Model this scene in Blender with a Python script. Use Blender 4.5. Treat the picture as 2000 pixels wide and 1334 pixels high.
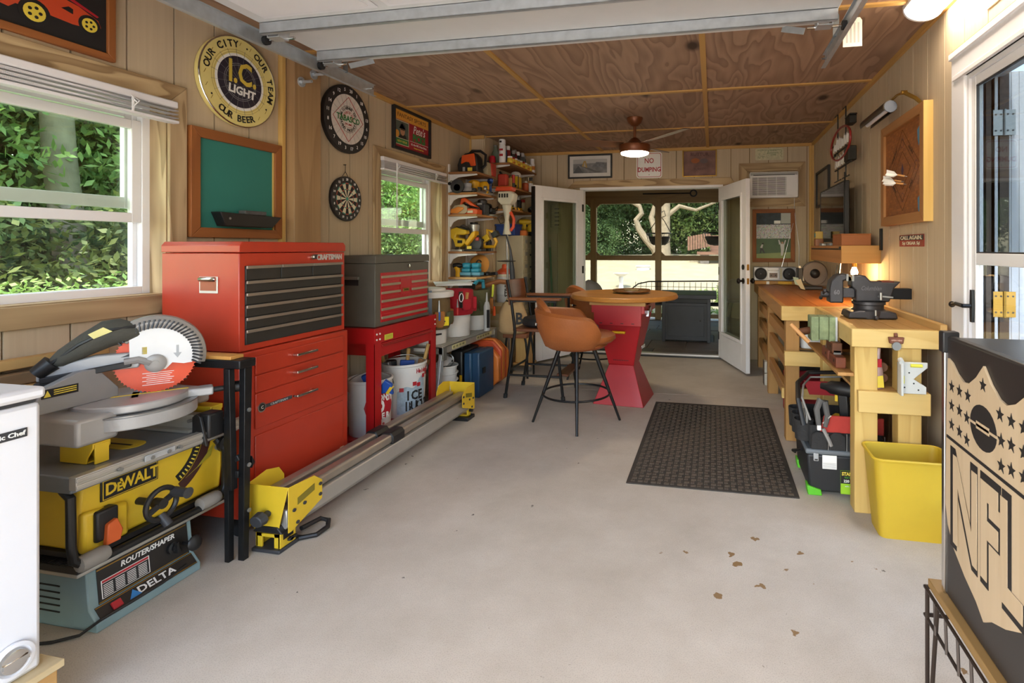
import bpy, bmesh, math, random
from mathutils import Vector, Matrix
for o in list(bpy.data.objects): bpy.data.objects.remove(o)
C=bpy.context.scene.collection
rad=math.radians; rnd=random.Random(7)
# ---------------------------------------------------------------- camera, sky, sun, exposure
cam=bpy.data.cameras.new('camera'); cam.sensor_width=36; cam.lens=18.72
cam.shift_x=-0.09075; cam.shift_y=-0.092; cam.clip_start=.05; cam.clip_end=300
co=bpy.data.objects.new('camera',cam); C.objects.link(co)
co.location=(0,0,1.3); co.rotation_euler=(rad(90),0,rad(11.469)); bpy.context.scene.camera=co
sc=bpy.context.scene
sc.view_settings.view_transform='Standard'; sc.view_settings.look='None'; sc.view_settings.gamma=1; sc.view_settings.use_curve_mapping=False
sc.view_settings.exposure=1.18
w=bpy.data.worlds.new('sky'); sc.world=w; w.use_nodes=True
nt=w.node_tree; bg=nt.nodes['Background']; sk=nt.nodes.new('ShaderNodeTexSky'); sk.sky_type='NISHITA'
sk.sun_disc=False; sk.sun_elevation=rad(52); sk.sun_rotation=rad(208); sk.air_density=1.2; sk.dust_density=1.5; sk.ozone_density=.6
nt.links.new(sk.outputs[0],bg.inputs[0]); bg.inputs[1].default_value=.6
def lamp(kind,name,loc,energy,col=(1,1,1),rot=(0,0,0),**k):
    l=bpy.data.lights.new(name,kind); l.energy=energy; l.color=col
    for a,b in k.items(): setattr(l,a,b)
    o=bpy.data.objects.new(name,l); C.objects.link(o); o.location=loc; o.rotation_euler=rot; return o
lamp('SUN','sun',(-6,-12,20),4.6,(1,.975,.94),(rad(30),0,rad(-6)),angle=rad(1.5))
# a light portal in the garage opening guides the sky light in
pt=lamp('AREA','garage_opening_portal',(-.75,-.62,1.1),1,rot=(rad(-90),0,0),shape='RECTANGLE',size=3.0,size_y=2.2); pt.data.cycles.is_portal=True
# ---------------------------------------------------------------- helpers
def lin(h):
    h=h.lstrip('#'); c=[int(h[i:i+2],16)/255 for i in (0,2,4)]
    return tuple(x/12.92 if x<=.04045 else ((x+.055)/1.055)**2.4 for x in c)+(1,)
MATS={}
def nodes(name):
    m=bpy.data.materials.new(name); m.use_nodes=True; t=m.node_tree; b=t.nodes['Principled BSDF']; return m,t,b
def lk(t,a,b): t.links.new(a,b)
def nd(t,typ,**k):
    n=t.nodes.new('ShaderNode'+typ)
    for a,v in k.items():
        if a.startswith('i_'): n.inputs[int(a[2:])].default_value=v
        else: setattr(n,a,v)
    return n
def coords(t,scale=(1,1,1),rndoff=False):
    tc=nd(t,'TexCoord'); mp=nd(t,'Mapping'); mp.inputs['Scale'].default_value=scale
    lk(t,tc.outputs['Object'],mp.inputs[0])
    if rndoff:
        oi=nd(t,'ObjectInfo'); ml=nd(t,'Math',operation='MULTIPLY',i_1=37.); lk(t,oi.outputs['Random'],ml.inputs[0]); lk(t,ml.outputs[0],mp.inputs['Location'])
    return mp.outputs[0]
def mixc(t,f,a,b,mode='MIX'):
    m=nd(t,'Mix',data_type='RGBA',blend_type=mode)
    for s,v in ((0,f),(6,a),(7,b)):
        if hasattr(v,'links'): lk(t,v,m.inputs[s])
        else: m.inputs[s].default_value=v
    return m.outputs[2]
def bumpit(t,b,h,strength,dist=.01):
    n=nd(t,'Bump'); n.inputs['Strength'].default_value=strength; n.inputs['Distance'].default_value=dist
    lk(t,h,n.inputs['Height']); lk(t,n.outputs[0],b.inputs['Normal'])
def M(name,col,rough=.5,metal=0,var=.08,vs=9,bump=0,bs=60,coat=0,emit=0):
    """plain material: colour with slight procedural mottling and wear"""
    if name in MATS: return MATS[name]
    m,t,b=nodes(name); c=lin(col); b.inputs['Roughness'].default_value=rough; b.inputs['Metallic'].default_value=metal
    if coat: b.inputs['Coat Weight'].default_value=coat; b.inputs['Coat Roughness'].default_value=.15
    v=coords(t); n=nd(t,'TexNoise'); n.inputs['Scale'].default_value=vs; n.inputs['Detail'].default_value=5; lk(t,v,n.inputs[0])
    d=tuple(x*(1-2.2*var) for x in c[:3])+(1,); l=tuple(min(1,x*(1+1.2*var)+.01*var) for x in c[:3])+(1,)
    lk(t,mixc(t,n.outputs[0],d,l),b.inputs['Base Color'])
    if bump:
        n2=nd(t,'TexNoise'); n2.inputs['Scale'].default_value=bs; n2.inputs['Detail'].default_value=3; lk(t,v,n2.inputs[0]); bumpit(t,b,n2.outputs[0],bump)
    if emit:
        b.inputs['Emission Color'].default_value=c; b.inputs['Emission Strength'].default_value=emit
    MATS[name]=m; return m
def wood(name,light,dark,axis='x',scale=2.2,rings=9,stretch=9,rough=.6,contrast=.8,streak=.35,knots=0):
    """flat sawn grain: contour rings of a stretched noise, plus fine streaks"""
    if name in MATS: return MATS[name]
    m,t,b=nodes(name); b.inputs['Roughness'].default_value=rough
    s=[1,1,1]; s['xyz'.index(axis)]=1/stretch
    v=coords(t,s,True); n=nd(t,'TexNoise'); n.inputs['Scale'].default_value=scale; n.inputs['Detail'].default_value=2.; n.inputs['Distortion'].default_value=.3; lk(t,v,n.inputs[0])
    k=nd(t,'Math',operation='MULTIPLY',i_1=float(rings)); lk(t,n.outputs[0],k.inputs[0]); fr=nd(t,'Math',operation='FRACT'); lk(t,k.outputs[0],fr.inputs[0])
    r=nd(t,'ValToRGB'); e=r.color_ramp.elements; e[0].position=0; e[0].color=(0,0,0,1); e[1].position=.75; e[1].color=(1,1,1,1); x=r.color_ramp.elements.new(.93); x.color=(.85,.85,.85,1); x=r.color_ramp.elements.new(1.); x.color=(0,0,0,1)
    lk(t,fr.outputs[0],r.inputs[0])
    s2=[60,60,60]; s2['xyz'.index(axis)]=1.6
    v2=coords(t,s2,True); n2=nd(t,'TexNoise'); n2.inputs['Scale'].default_value=1.; n2.inputs['Detail'].default_value=2; lk(t,v2,n2.inputs[0])
    L=lin(light); D=lin(dark); MID=tuple(L[i]*(1-contrast)+D[i]*contrast for i in range(3))+(1,)
    c1=mixc(t,r.outputs[0],MID,L); c2=mixc(t,streak,c1,mixc(t,n2.outputs[0],D,L))
    n3=nd(t,'TexNoise'); n3.inputs['Scale'].default_value=1.3; lk(t,coords(t,(1,1,1),True),n3.inputs[0])
    tone=mixc(t,n3.outputs[0],mixc(t,.18,c2,D),c2)
    if knots:
        vo=nd(t,'TexVoronoi'); vo.inputs['Scale'].default_value=knots; vo.inputs['Randomness'].default_value=1
        s3=[1,1,1]; s3['xyz'.index(axis)]=.5
        lk(t,coords(t,s3,True),vo.inputs[0]); kr=nd(t,'ValToRGB'); kr.color_ramp.elements[0].position=.05; kr.color_ramp.elements[0].color=(1,1,1,1); kr.color_ramp.elements[1].position=.12; kr.color_ramp.elements[1].color=(0,0,0,1)
        lk(t,vo.outputs['Distance'],kr.inputs[0]); tone=mixc(t,kr.outputs[0],tone,tuple(x*.45 for x in D[:3])+(1,))
    lk(t,tone,b.inputs['Base Color']); bumpit(t,b,n2.outputs[0],.12,.004); MATS[name]=m; return m
def glass(name,col='#e8f0ea',fac=.1,rough=.02):
    if name in MATS: return MATS[name]
    m,t,b=nodes(name); tr=nd(t,'BsdfTransparent'); tr.inputs[0].default_value=lin(col); gl=nd(t,'BsdfGlossy'); gl.inputs['Roughness'].default_value=rough
    fz=nd(t,'LayerWeight'); fz.inputs[0].default_value=.5; pw=nd(t,'Math',operation='POWER',i_1=4.); lk(t,fz.outputs['Facing'],pw.inputs[0]); ad=nd(t,'Math',operation='MULTIPLY_ADD',i_1=.9,i_2=fac+.03); lk(t,pw.outputs[0],ad.inputs[0])
    mx=nd(t,'MixShader'); lk(t,ad.outputs[0],mx.inputs[0]); lk(t,tr.outputs[0],mx.inputs[1]); lk(t,gl.outputs[0],mx.inputs[2]); lk(t,mx.outputs[0],t.nodes['Material Output'].inputs[0]); MATS[name]=m; return m
class MB:
    def __init__(s): s.v=[]; s.f=[]
    def add(s,vs,fs):
        o=len(s.v); s.v+=[tuple(v) for v in vs]; s.f+=[tuple(i+o for i in f) for f in fs]; return s
    def box(s,x0,x1,y0,y1,z0,z1,M4=None):
        v=[(x,y,z) for z in (z0,z1) for y in (y0,y1) for x in (x0,x1)]
        if M4 is not None: v=[M4@Vector(p) for p in v]
        return s.add(v,[(0,2,3,1),(4,5,7,6),(0,1,5,4),(2,6,7,3),(0,4,6,2),(1,3,7,5)])
    def beam(s,p0,p1,w,h,up=(0,0,1)):
        """rectangular bar from p0 to p1, w across, h along up"""
        p0=Vector(p0);p1=Vector(p1);d=(p1-p0).normalized();u=Vector(up);r=d.cross(u)
        if r.length<1e-4: r=d.cross(Vector((0,1,0)))
        r.normalize();u=r.cross(d).normalized()
        v=[p+r*a*w/2+u*b*h/2 for p in (p0,p1) for b in (-1,1) for a in (-1,1)]
        return s.add(v,[(0,1,3,2),(4,6,7,5),(0,4,5,1),(2,3,7,6),(0,2,6,4),(1,5,7,3)])
    def rings(s,rs,closed=False,cap=True):
        n=len(rs[0]); o=len(s.v)
        for r in rs: s.v+=[tuple(p) for p in r]
        k=len(rs)
        for i in range(k if closed else k-1):
            a=o+i*n; b=o+((i+1)%k)*n
            for j in range(n): s.f.append((a+j,a+(j+1)%n,b+(j+1)%n,b+j))
        if cap and not closed: s.f.append(tuple(o+j for j in range(n))[::-1]); s.f.append(tuple(o+(k-1)*n+j for j in range(n)))
        return s
    def cyl(s,p0,p1,r0,r1=None,n=14,cap=True):
        p0=Vector(p0);p1=Vector(p1); r1=r0 if r1 is None else r1; d=(p1-p0).normalized()
        a=d.orthogonal().normalized(); b=d.cross(a)
        ang=[2*math.pi*i/n for i in range(n)]
        return s.rings([[p+(a*math.cos(t)+b*math.sin(t))*r for t in ang] for p,r in ((p0,r0),(p1,r1))],cap=cap)
    def lathe(s,prof,c=(0,0,0),axis='z',n=24,cap=True,sc=(1,1)):
        rs=[]
        for r,h in prof:
            ring=[]
            for i in range(n):
                t=2*math.pi*i/n; a=r*math.cos(t)*sc[0]; b=r*math.sin(t)*sc[1]
                p={'z':(a,b,h),'y':(b,h,a),'x':(h,a,b)}[axis]; ring.append((c[0]+p[0],c[1]+p[1],c[2]+p[2]))
            rs.append(ring)
        return s.rings(rs,cap=cap)
    def tube(s,pts,r,n=8,closed=False,cap=True):
        P=[Vector(p) for p in pts]; k=len(P); rs=[]; prev=None
        for i,p in enumerate(P):
            if closed: d=(P[(i+1)%k]-P[i-1]).normalized()
            else: d=(P[min(i+1,k-1)]-P[max(i-1,0)]).normalized()
            a=(prev-d*prev.dot(d)) if prev is not None else d.orthogonal()
            if a.length<1e-5: a=d.orthogonal()
            a.normalize(); prev=a; b=d.cross(a); rr=r[i] if isinstance(r,(list,tuple)) else r
            rs.append([p+(a*math.cos(2*math.pi*j/n)+b*math.sin(2*math.pi*j/n))*rr for j in range(n)])
        return s.rings(rs,closed=closed,cap=cap)
    def prism(s,poly,a,b,plane='xz'):
        """polygon in a plane, extruded from a to b along the third axis"""
        f={'xz':lambda u,v,h:(u,h,v),'xy':lambda u,v,h:(u,v,h),'yz':lambda u,v,h:(h,u,v)}[plane]
        n=len(poly); v=[f(u,w,a) for u,w in poly]+[f(u,w,b) for u,w in poly]
        return s.add(v,[tuple(range(n))[::-1],tuple(range(n,2*n))]+[(i,(i+1)%n,n+(i+1)%n,n+i) for i in range(n)])
    def ball(s,c,r,n=12,m=8):
        r=(r,r,r) if not isinstance(r,(list,tuple)) else r
        rs=[[(c[0]+r[0]*math.sin(p)*math.cos(2*math.pi*i/n),c[1]+r[1]*math.sin(p)*math.sin(2*math.pi*i/n),c[2]+r[2]*math.cos(p)) for i in range(n)] for p in [math.pi*(j+.15 if j==0 else (j-.15 if j==m else j))/m for j in range(m+1)]]
        return s.rings(rs)
    def torus(s,c,R,r,axis='z',n=28,m=8,a0=0,a1=2*math.pi):
        full=abs(a1-a0-2*math.pi)<1e-6; k=n if full else n+1; pts=[]
        for i in range(k):
            t=a0+(a1-a0)*i/n; a,b=R*math.cos(t),R*math.sin(t)
            p={'z':(a,b,0),'y':(a,0,b),'x':(0,a,b)}[axis]; pts.append((c[0]+p[0],c[1]+p[1],c[2]+p[2]))
        return s.tube(pts,r,m,closed=full)
    def xf(s,M4): s.v=[tuple(M4@Vector(v)) for v in s.v]; return s
    def mesh(s,name,sharp=35):
        me=bpy.data.meshes.new(name); me.from_pydata(s.v,[],s.f)
        b=bmesh.new(); b.from_mesh(me); bmesh.ops.recalc_face_normals(b,faces=b.faces); b.to_mesh(me); b.free()
        me.polygons.foreach_set('use_smooth',[True]*len(me.polygons)); me.set_sharp_from_angle(angle=rad(sharp)); return me
    def build(s,name,mat,parent=None,bevel=0,sharp=35,label=None,kind=None):
        me=s.mesh(name,sharp); me.materials.append(mat); o=bpy.data.objects.new(name,me); C.objects.link(o); o.parent=parent
        if bevel:
            b=o.modifiers.new('bevel','BEVEL'); b.width=bevel; b.segments=2; b.limit_method='ANGLE'; b.angle_limit=rad(40)
        if label: o['label']=label
        if kind: o['kind']=kind
        return o
def tag(o,label,cat,group=None,kind=None):
    o['label']=label; o['category']=cat
    if group: o['group']=group
    if kind: o['kind']=kind
    return o
def thing(name,label,cat,loc=(0,0,0),rz=0,group=None,rx=0,ry=0):
    o=bpy.data.objects.new(name,None); C.objects.link(o); o.empty_display_size=.05; o.location=loc; o.rotation_euler=(rad(rx),rad(ry),rad(rz)); return tag(o,label,cat,group)
def struct(o): o['kind']='structure'; return o
def bx(name,mat,parent,x0,x1,y0,y1,z0,z1,bevel=0,label=None): return MB().box(x0,x1,y0,y1,z0,z1).build(name,mat,parent,bevel,label=label)
def dup(root,loc,rz=None,label=None,group=None):
    r=root.copy(); C.objects.link(r); r.location=loc
    if rz is not None: r.rotation_euler=(root.rotation_euler[0],root.rotation_euler[1],rad(rz))
    if label: r['label']=label
    if group: r['group']=group
    for ch in list(root.children):
        c=ch.copy(); C.objects.link(c); c.parent=r
        for g in list(ch.children): d=g.copy(); C.objects.link(d); d.parent=c
    return r
def textmesh(s,size,ext=.0006,bold=0,align='CENTER',shear=0):
    cu=bpy.data.curves.new('t','FONT'); cu.body=s; cu.size=size; cu.extrude=ext; cu.offset=bold; cu.align_x=align; cu.align_y='CENTER'; cu.shear=shear; cu.resolution_u=2
    o=bpy.data.objects.new('t',cu); me=bpy.data.meshes.new_from_object(o); bpy.data.objects.remove(o); bpy.data.curves.remove(cu); return me
FR=Matrix.Rotation(rad(90),4,'X')   # text plane -> faces local -y
def text(s,size,mat,parent,x,y,z,name='lettering',sx=1,bold=0,align='CENTER',shear=0,rot=0,M4=None,ext=.0006,label=None):
    me=textmesh(s,size,ext,bold,align,shear); me.transform((M4 or Matrix.Identity(4))@Matrix.Translation((x,y,z))@FR@Matrix.Rotation(rad(rot),4,'Z')@Matrix.Diagonal((sx,1,1,1)))
    me.materials.clear(); me.materials.append(mat); o=bpy.data.objects.new(name,me); C.objects.link(o); o.parent=parent
    if label: o['label']=label
    return o
def arctext(s,size,R,a0,a1,mat,parent,c=(0,0,0),inward=False,bold=0,name='lettering',sx=1,upright=False):
    """letters on an arc in the local xz plane; angles clockwise from top"""
    b=bmesh.new(); s=list(s); n=len(s)
    for i,ch in enumerate(s):
        if ch==' ': continue
        a=rad(a0+(a1-a0)*(i/(n-1) if n>1 else .5)); me=textmesh(ch,size,.0006,bold)
        rot=0 if upright else (-a if not inward else math.pi-a)
        me.transform(Matrix.Translation((c[0]+R*math.sin(a),c[1],c[2]+R*math.cos(a)))@FR@Matrix.Rotation(rot,4,'Z')@Matrix.Diagonal((sx,1,1,1))); b.from_mesh(me); bpy.data.meshes.remove(me)
    me=bpy.data.meshes.new(name); b.to_mesh(me); b.free(); me.materials.append(mat); o=bpy.data.objects.new(name,me); C.objects.link(o); o.parent=parent; o['kind']='stuff'; return o
def disc(r0,r1,a0=0,a1=360,n=32,y=0,c=(0,0)):
    """flat ring sector in local xz, facing -y (thin)"""
    m=MB(); k=max(2,int(n*(a1-a0)/360)); P=[rad(a0+(a1-a0)*i/k) for i in range(k+1)]
    for i in range(k):
        q=[(c[0]+r*math.sin(t),y,c[1]+r*math.cos(t)) for r,t in ((r0,P[i]),(r1,P[i]),(r1,P[i+1]),(r0,P[i+1]))]; m.add(q,[(0,1,2,3)])
    return m
# ---------------------------------------------------------------- materials shared
WHITE=M('white_paint','#e9e8ea',.45,var=.03); VINYL=M('white_vinyl','#f0f0f2',.35,var=.02); BLACK=M('black_plastic','#1c1b1c',.45,var=.15); BLKM=M('black_metal','#1a1a1b',.4,.3,var=.12)
STEEL=M('steel','#9a9a98',.38,.7,var=.12); CHROME=M('chrome','#d8d6d2',.15,1,var=.03); GALV=M('galvanised','#c3c9ce',.4,.6,var=.14,vs=22); ALU=M('aluminium','#c0bcb4',.36,.6,var=.08); CASTAL=M('cast_aluminium','#b3b2b2',.45,.35,var=.1,bump=.1)
RED=M('red_enamel','#b01a1c',.33,var=.06,coat=.3); ORRED=M('warm_red_enamel','#b0341f',.35,var=.06,coat=.25); YEL=M('yellow_plastic','#dfba2c',.42,var=.07); DYEL=M('tool_yellow','#e3ad14',.45,var=.1); GREY=M('grey_plastic','#5d5f62',.5,var=.1); DGREY=M('dark_grey','#35363a',.5,var=.1); LGREY=M('light_grey','#a9aaab',.5,var=.06)
ORANGE=M('orange_plastic','#e0561c',.42,var=.08); BLUE=M('tool_blue','#1f4fa5',.42,var=.1); TEAL=M('tool_teal','#2b8fa6',.45,var=.1); RUB=M('rubber','#232325',.75,var=.12); BRASS=M('brass','#b08d45',.3,.9,var=.1); CREAM=M('cream','#d8d0b8',.55,var=.06); INK=M('black_ink','#161415',.6,var=.02); WINK=M('white_ink','#f2f0ec',.55,var=.02); RINK=M('red_ink','#b3202a',.5,var=.03); GINK=M('green_ink','#2e7a3c',.55,var=.03); YINK=M('yellow_ink','#e8cf4a',.5,var=.04)
PINE=wood('pine_board','#d9b071','#a8743a','x',contrast=.6); PINEZ=wood('pine_post','#d8b06c','#9a6c2e','z',contrast=.55); PINEY=wood('pine_rail','#dcb878','#b07f40','y',contrast=.5)
CAS_H=wood('casing_wood','#cdb388','#704f2b','x',scale=6.5,rings=6,stretch=7,contrast=.8,streak=.2); CAS_V=wood('casing_wood_upright','#cab089','#76582f','z',scale=6.5,rings=6,stretch=7,contrast=.75,streak=.25)
YTRIM=wood('yellow_trim','#cda25c','#a97a3a','x',contrast=.35); YTRIMY=wood('yellow_trim_long','#cda25c','#a97a3a','y',contrast=.35); YTRIMZ=wood('yellow_trim_upright','#d9b36a','#b48a45','z',contrast=.35)
OAK=wood('red_oak','#a5642f','#6e3a17','x',contrast=.5); OAKZ=wood('red_oak_upright','#a5642f','#6e3a17','z',contrast=.5)
SHELFW=wood('shelf_board','#a5713f','#6b3f1f','x',contrast=.4); WALNUT=wood('walnut','#6a3f24','#3d2212','x',contrast=.5); RUSTIC=wood('rough_timber','#b8966a','#7f5a38','z',scale=4,rings=5,contrast=.5,streak=.45,knots=2)
# ---------------------------------------------------------------- room shell
XL,XR,YB,ZC,YF=-2.53,1.11,6.37,2.48,-.6
SID=wood('siding','#cdbb9e','#a48f73','z',scale=5,rings=4,stretch=16,rough=.75,contrast=.22,streak=.5)
def minus(u0,u1,z0,z1,holes):
    us=sorted({u0,u1}|{min(max(h[i],u0),u1) for h in holes for i in (0,1)}); zs=sorted({z0,z1}|{min(max(h[i],z0),z1) for h in holes for i in (2,3)}); out=[]
    for a,b in zip(us,us[1:]):
        run=None
        for c,d in zip(zs,zs[1:]):
            solid=not any(h[0]<=(a+b)/2<=h[1] and h[2]<=(c+d)/2<=h[3] for h in holes)
            if solid: run=[c,d] if run is None else [run[0],d]
            elif run: out.append((a,b,*run)); run=None
        if run: out.append((a,b,*run))
    return out
def sided_wall(name,u0,u1,holes,off,place,thick=.12,pitch=.21):
    """backing wall with grooved siding boards in front; place(u0,u1,d0,d1,z0,z1)->box args, d measured from the face backwards"""
    m=MB()
    for r in minus(u0,u1,0,ZC,holes): m.box(*place(r[0],r[1],.011,thick,r[2],r[3]))
    w_=struct(m.build(name,M('groove_brown','#8f7550',.8)))
    k=math.ceil((u0-off)/pitch); es=[u0]+[off+i*pitch for i in range(k,k+60) if u0+.02<off+i*pitch<u1-.02]+[u1]
    for a,b in zip(es,es[1:]):
        m=MB()
        for r in minus(a+.004,b-.004,0,ZC,[h for h in holes if h[0]<b and h[1]>a]): m.box(*place(r[0],r[1],0,.011,r[2],r[3]))
        if m.v: m.build('siding_board',SID,w_)
    return w_
W1=(1.15,2.055,1.08,1.99); W2=(3.69,4.625,.98,1.99)
pl=lambda a,b,d,e,c,f:(XL-e,XL-d,a,b,c,f)
wl=sided_wall('wall_left',YF,YB,[W1,W2],1.88,pl)
RD=(1.72,2.627,0,2.07)
pr_=lambda a,b,d,e,c,f:(XR+d,XR+e,a,b,c,f)
wr=sided_wall('wall_right',YF,YB,[RD],2.881,pr_)
BD=(-1.60,.115,0,2.03); BAC=(.41,.925,1.86,2.155)
pb=lambda a,b,d,e,c,f:(a,b,YB+d,YB+e,c,f)
wb=sided_wall('wall_back',XL-.12,XR+.12,[BD,BAC],-2.106,pb)
# front wall around the garage opening (behind the camera)
m=MB()
for r in minus(XL-.12,XR+.12,0,ZC,[(-2.2,.62,0,2.2)]): m.box(r[0],r[1],YF-.12,YF,r[2],r[3])
struct(m.build('wall_front',SID))
# stepped out chase in the far left corner
m=MB().box(XL-.0,-2.377,5.27,YB,0,ZC); ch=struct(m.build('wall_chase',M('groove_brown','#8f7550')))
bx('siding_board',SID,ch,XL+.012,-2.377,5.259,5.27,0,ZC-.03)
for a in (5.27,5.48,5.69,5.90,6.11): bx('siding_board',SID,ch,-2.377,-2.366,a,min(a+.202,YB),0,ZC)
bx('corner_trim',YTRIMZ,ch,XL,XL+.018,5.245,5.259,.0,ZC-.03); bx('corner_trim',YTRIM,ch,XL,-2.366,5.245,5.259,ZC-.035,ZC)
# ceiling: plywood sheets and battens
PLY=wood('plywood','#b5947a','#5f4130','y',scale=4.2,rings=11,stretch=5.5,rough=.7,contrast=.55,streak=.2,knots=2.2)
ce=struct(bx('ceiling',M('groove_brown','#8f7550'),None,XL-.12,XR+.12,YF-.12,YB+.12,ZC+.012,ZC+.08))
cx=[XL,-1.325,-.06,XR]; cy=[YF,.33,1.56,2.79,4.05,5.31,YB]
for a,b in zip(cx,cx[1:]):
    for c,d in zip(cy,cy[1:]): bx('plywood_sheet',PLY,ce,a+.002,b-.002,c+.002,d-.002,ZC,ZC+.012)
for y in cy[1:-1]:
    for a,b in zip(cx,cx[1:]): bx('batten',YTRIM,ce,a+.016,b-.016,y-.017,y+.017,ZC-.010,ZC)
for x in cx[1:-1]: bx('batten',YTRIMY,ce,x-.017,x+.017,YF,YB,ZC-.011,ZC)
t1=struct(bx('trim_1',YTRIMY,None,XL,XL+.018,YF,5.245,ZC-.034,ZC)); t2=struct(bx('trim_2',YTRIMY,None,XR-.018,XR,YF,YB,ZC-.034,ZC)); t3=struct(bx('trim_3',YTRIM,None,-2.36,XR-.018,YB-.016,YB,ZC-.034,ZC))
struct(bx('trim_4',YTRIMZ,None,XR-.045,XR-.004,YB-.016,YB,0,ZC-.034)); struct(bx('trim_5',YTRIMZ,None,XR-.018,XR,YB-.05,YB-.016,0,ZC-.034))
struct(bx('trim_6',PINEY,None,XR-.03,XR,2.75,3.72,.845,.895,.003))   # rail along the bench
# rough post on the left wall, with its bolts
po=struct(bx('post',RUSTIC,None,XL-.002,XL+.075,2.754,2.974,0,ZC-.034,.004)); bx('post_trim',YTRIMZ,po,XL,XL+.03,2.712,2.735,0,ZC-.034); bx('post_board',CAS_V,po,XL,XL+.02,2.735,2.754,0,ZC-.034,.003)
for y,z in ((2.806,2.305),(2.908,2.382)):
    m=MB().cyl((XL+.073,y,z),(XL+.082,y,z),.03,n=18).cyl((XL+.082,y,z),(XL+.094,y,z),.017,n=6).cyl((XL+.094,y,z),(XL+.15,y,z),.0095,n=10); m.build('bolt',GALV,po)
# concrete floor in two slabs with a control joint
m_,t,b=nodes('concrete'); b.inputs['Roughness'].default_value=.82
v=coords(t); n1=nd(t,'TexNoise'); n1.inputs['Scale'].default_value=1.1; n1.inputs['Detail'].default_value=8; n1.inputs['Roughness'].default_value=.65; lk(t,v,n1.inputs[0])
c=mixc(t,n1.outputs[0],lin('#b2a797'),lin('#d6cec2'))
n2=nd(t,'TexNoise'); n2.inputs['Scale'].default_value=260; n2.inputs['Detail'].default_value=3; lk(t,v,n2.inputs[0]); r2=nd(t,'ValToRGB'); r2.color_ramp.elements[0].position=.36; r2.color_ramp.elements[1].position=.5; lk(t,n2.outputs[0],r2.inputs[0])
c=mixc(t,r2.outputs[0],mixc(t,.35,c,lin('#8d8478')),c)
def spots(c,scale,rad_,col,lowy,hiy,dens,soft=.8,amt=.8):
    vo=nd(t,'TexVoronoi'); vo.inputs['Scale'].default_value=scale; nz=nd(t,'TexNoise'); nz.inputs['Scale'].default_value=40; lk(t,v,nz.inputs[0]); lk(t,mixc(t,.04,v,nz.outputs[1]),vo.inputs[0])
    rr=nd(t,'MapRange',interpolation_type='SMOOTHSTEP'); rr.inputs[1].default_value=rad_*soft; rr.inputs[2].default_value=rad_; rr.inputs[3].default_value=1; rr.inputs[4].default_value=0; lk(t,vo.outputs['Distance'],rr.inputs[0]); sp=nd(t,'SeparateColor'); lk(t,vo.outputs['Color'],sp.inputs[0]); g=nd(t,'Math',operation='LESS_THAN',i_1=dens); lk(t,sp.outputs[0],g.inputs[0])
    sx=nd(t,'SeparateXYZ'); lk(t,v,sx.inputs[0]); y1=nd(t,'Math',operation='LESS_THAN',i_1=hiy); lk(t,sx.outputs[1],y1.inputs[0]); x1=nd(t,'Math',operation='GREATER_THAN',i_1=lowy); lk(t,sx.outputs[0],x1.inputs[0])
    q=rr.outputs[0]
    for o_ in (g,y1,x1):
        k=nd(t,'Math',operation='MULTIPLY'); lk(t,q,k.inputs[0]); lk(t,o_.outputs[0],k.inputs[1]); q=k.outputs[0]
    k=nd(t,'Math',operation='MULTIPLY',i_1=amt); lk(t,q,k.inputs[0]); return mixc(t,k.outputs[0],c,lin(col))
c=spots(c,11,.19,'#7d5717',-.25,2.5,.42,.85,.9); c=spots(c,8,.06,'#2c2420',-2.5,5,.4); c=spots(c,30,.09,'#6b5a44',-2.5,6,.12,.5,.6); c=spots(c,2.6,.38,'#a8946f',-2.5,4.5,.25,.1,.35); c=spots(c,5,.25,'#8f7a52',.1,3.0,.1,.3,.5)
n4=nd(t,'TexNoise'); n4.inputs['Scale'].default_value=3.5; n4.inputs['Detail'].default_value=10; n4.inputs['Roughness'].default_value=.7; lk(t,v,n4.inputs[0]); r4=nd(t,'ValToRGB'); r4.color_ramp.elements[0].position=.3; r4.color_ramp.elements[1].position=.62; lk(t,n4.outputs[0],r4.inputs[0]); c=mixc(t,r4.outputs[0],mixc(t,.3,c,lin('#8f8370')),c)
lk(t,c,b.inputs['Base Color']); bumpit(t,b,n2.outputs[0],.06,.002); CONC=m_
fl=struct(bx('floor',M('joint_sand','#cfc3ae',.9),None,XL-.12,XR+.12,YF-.2,YB-.02,-.15,-.006))
bx('slab',CONC,fl,XL-.12,XR+.12,YF-.2,4.738,-.006,0); bx('slab',CONC,fl,XL-.12,XR+.12,4.744,YB-.02,-.006,0)
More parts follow.
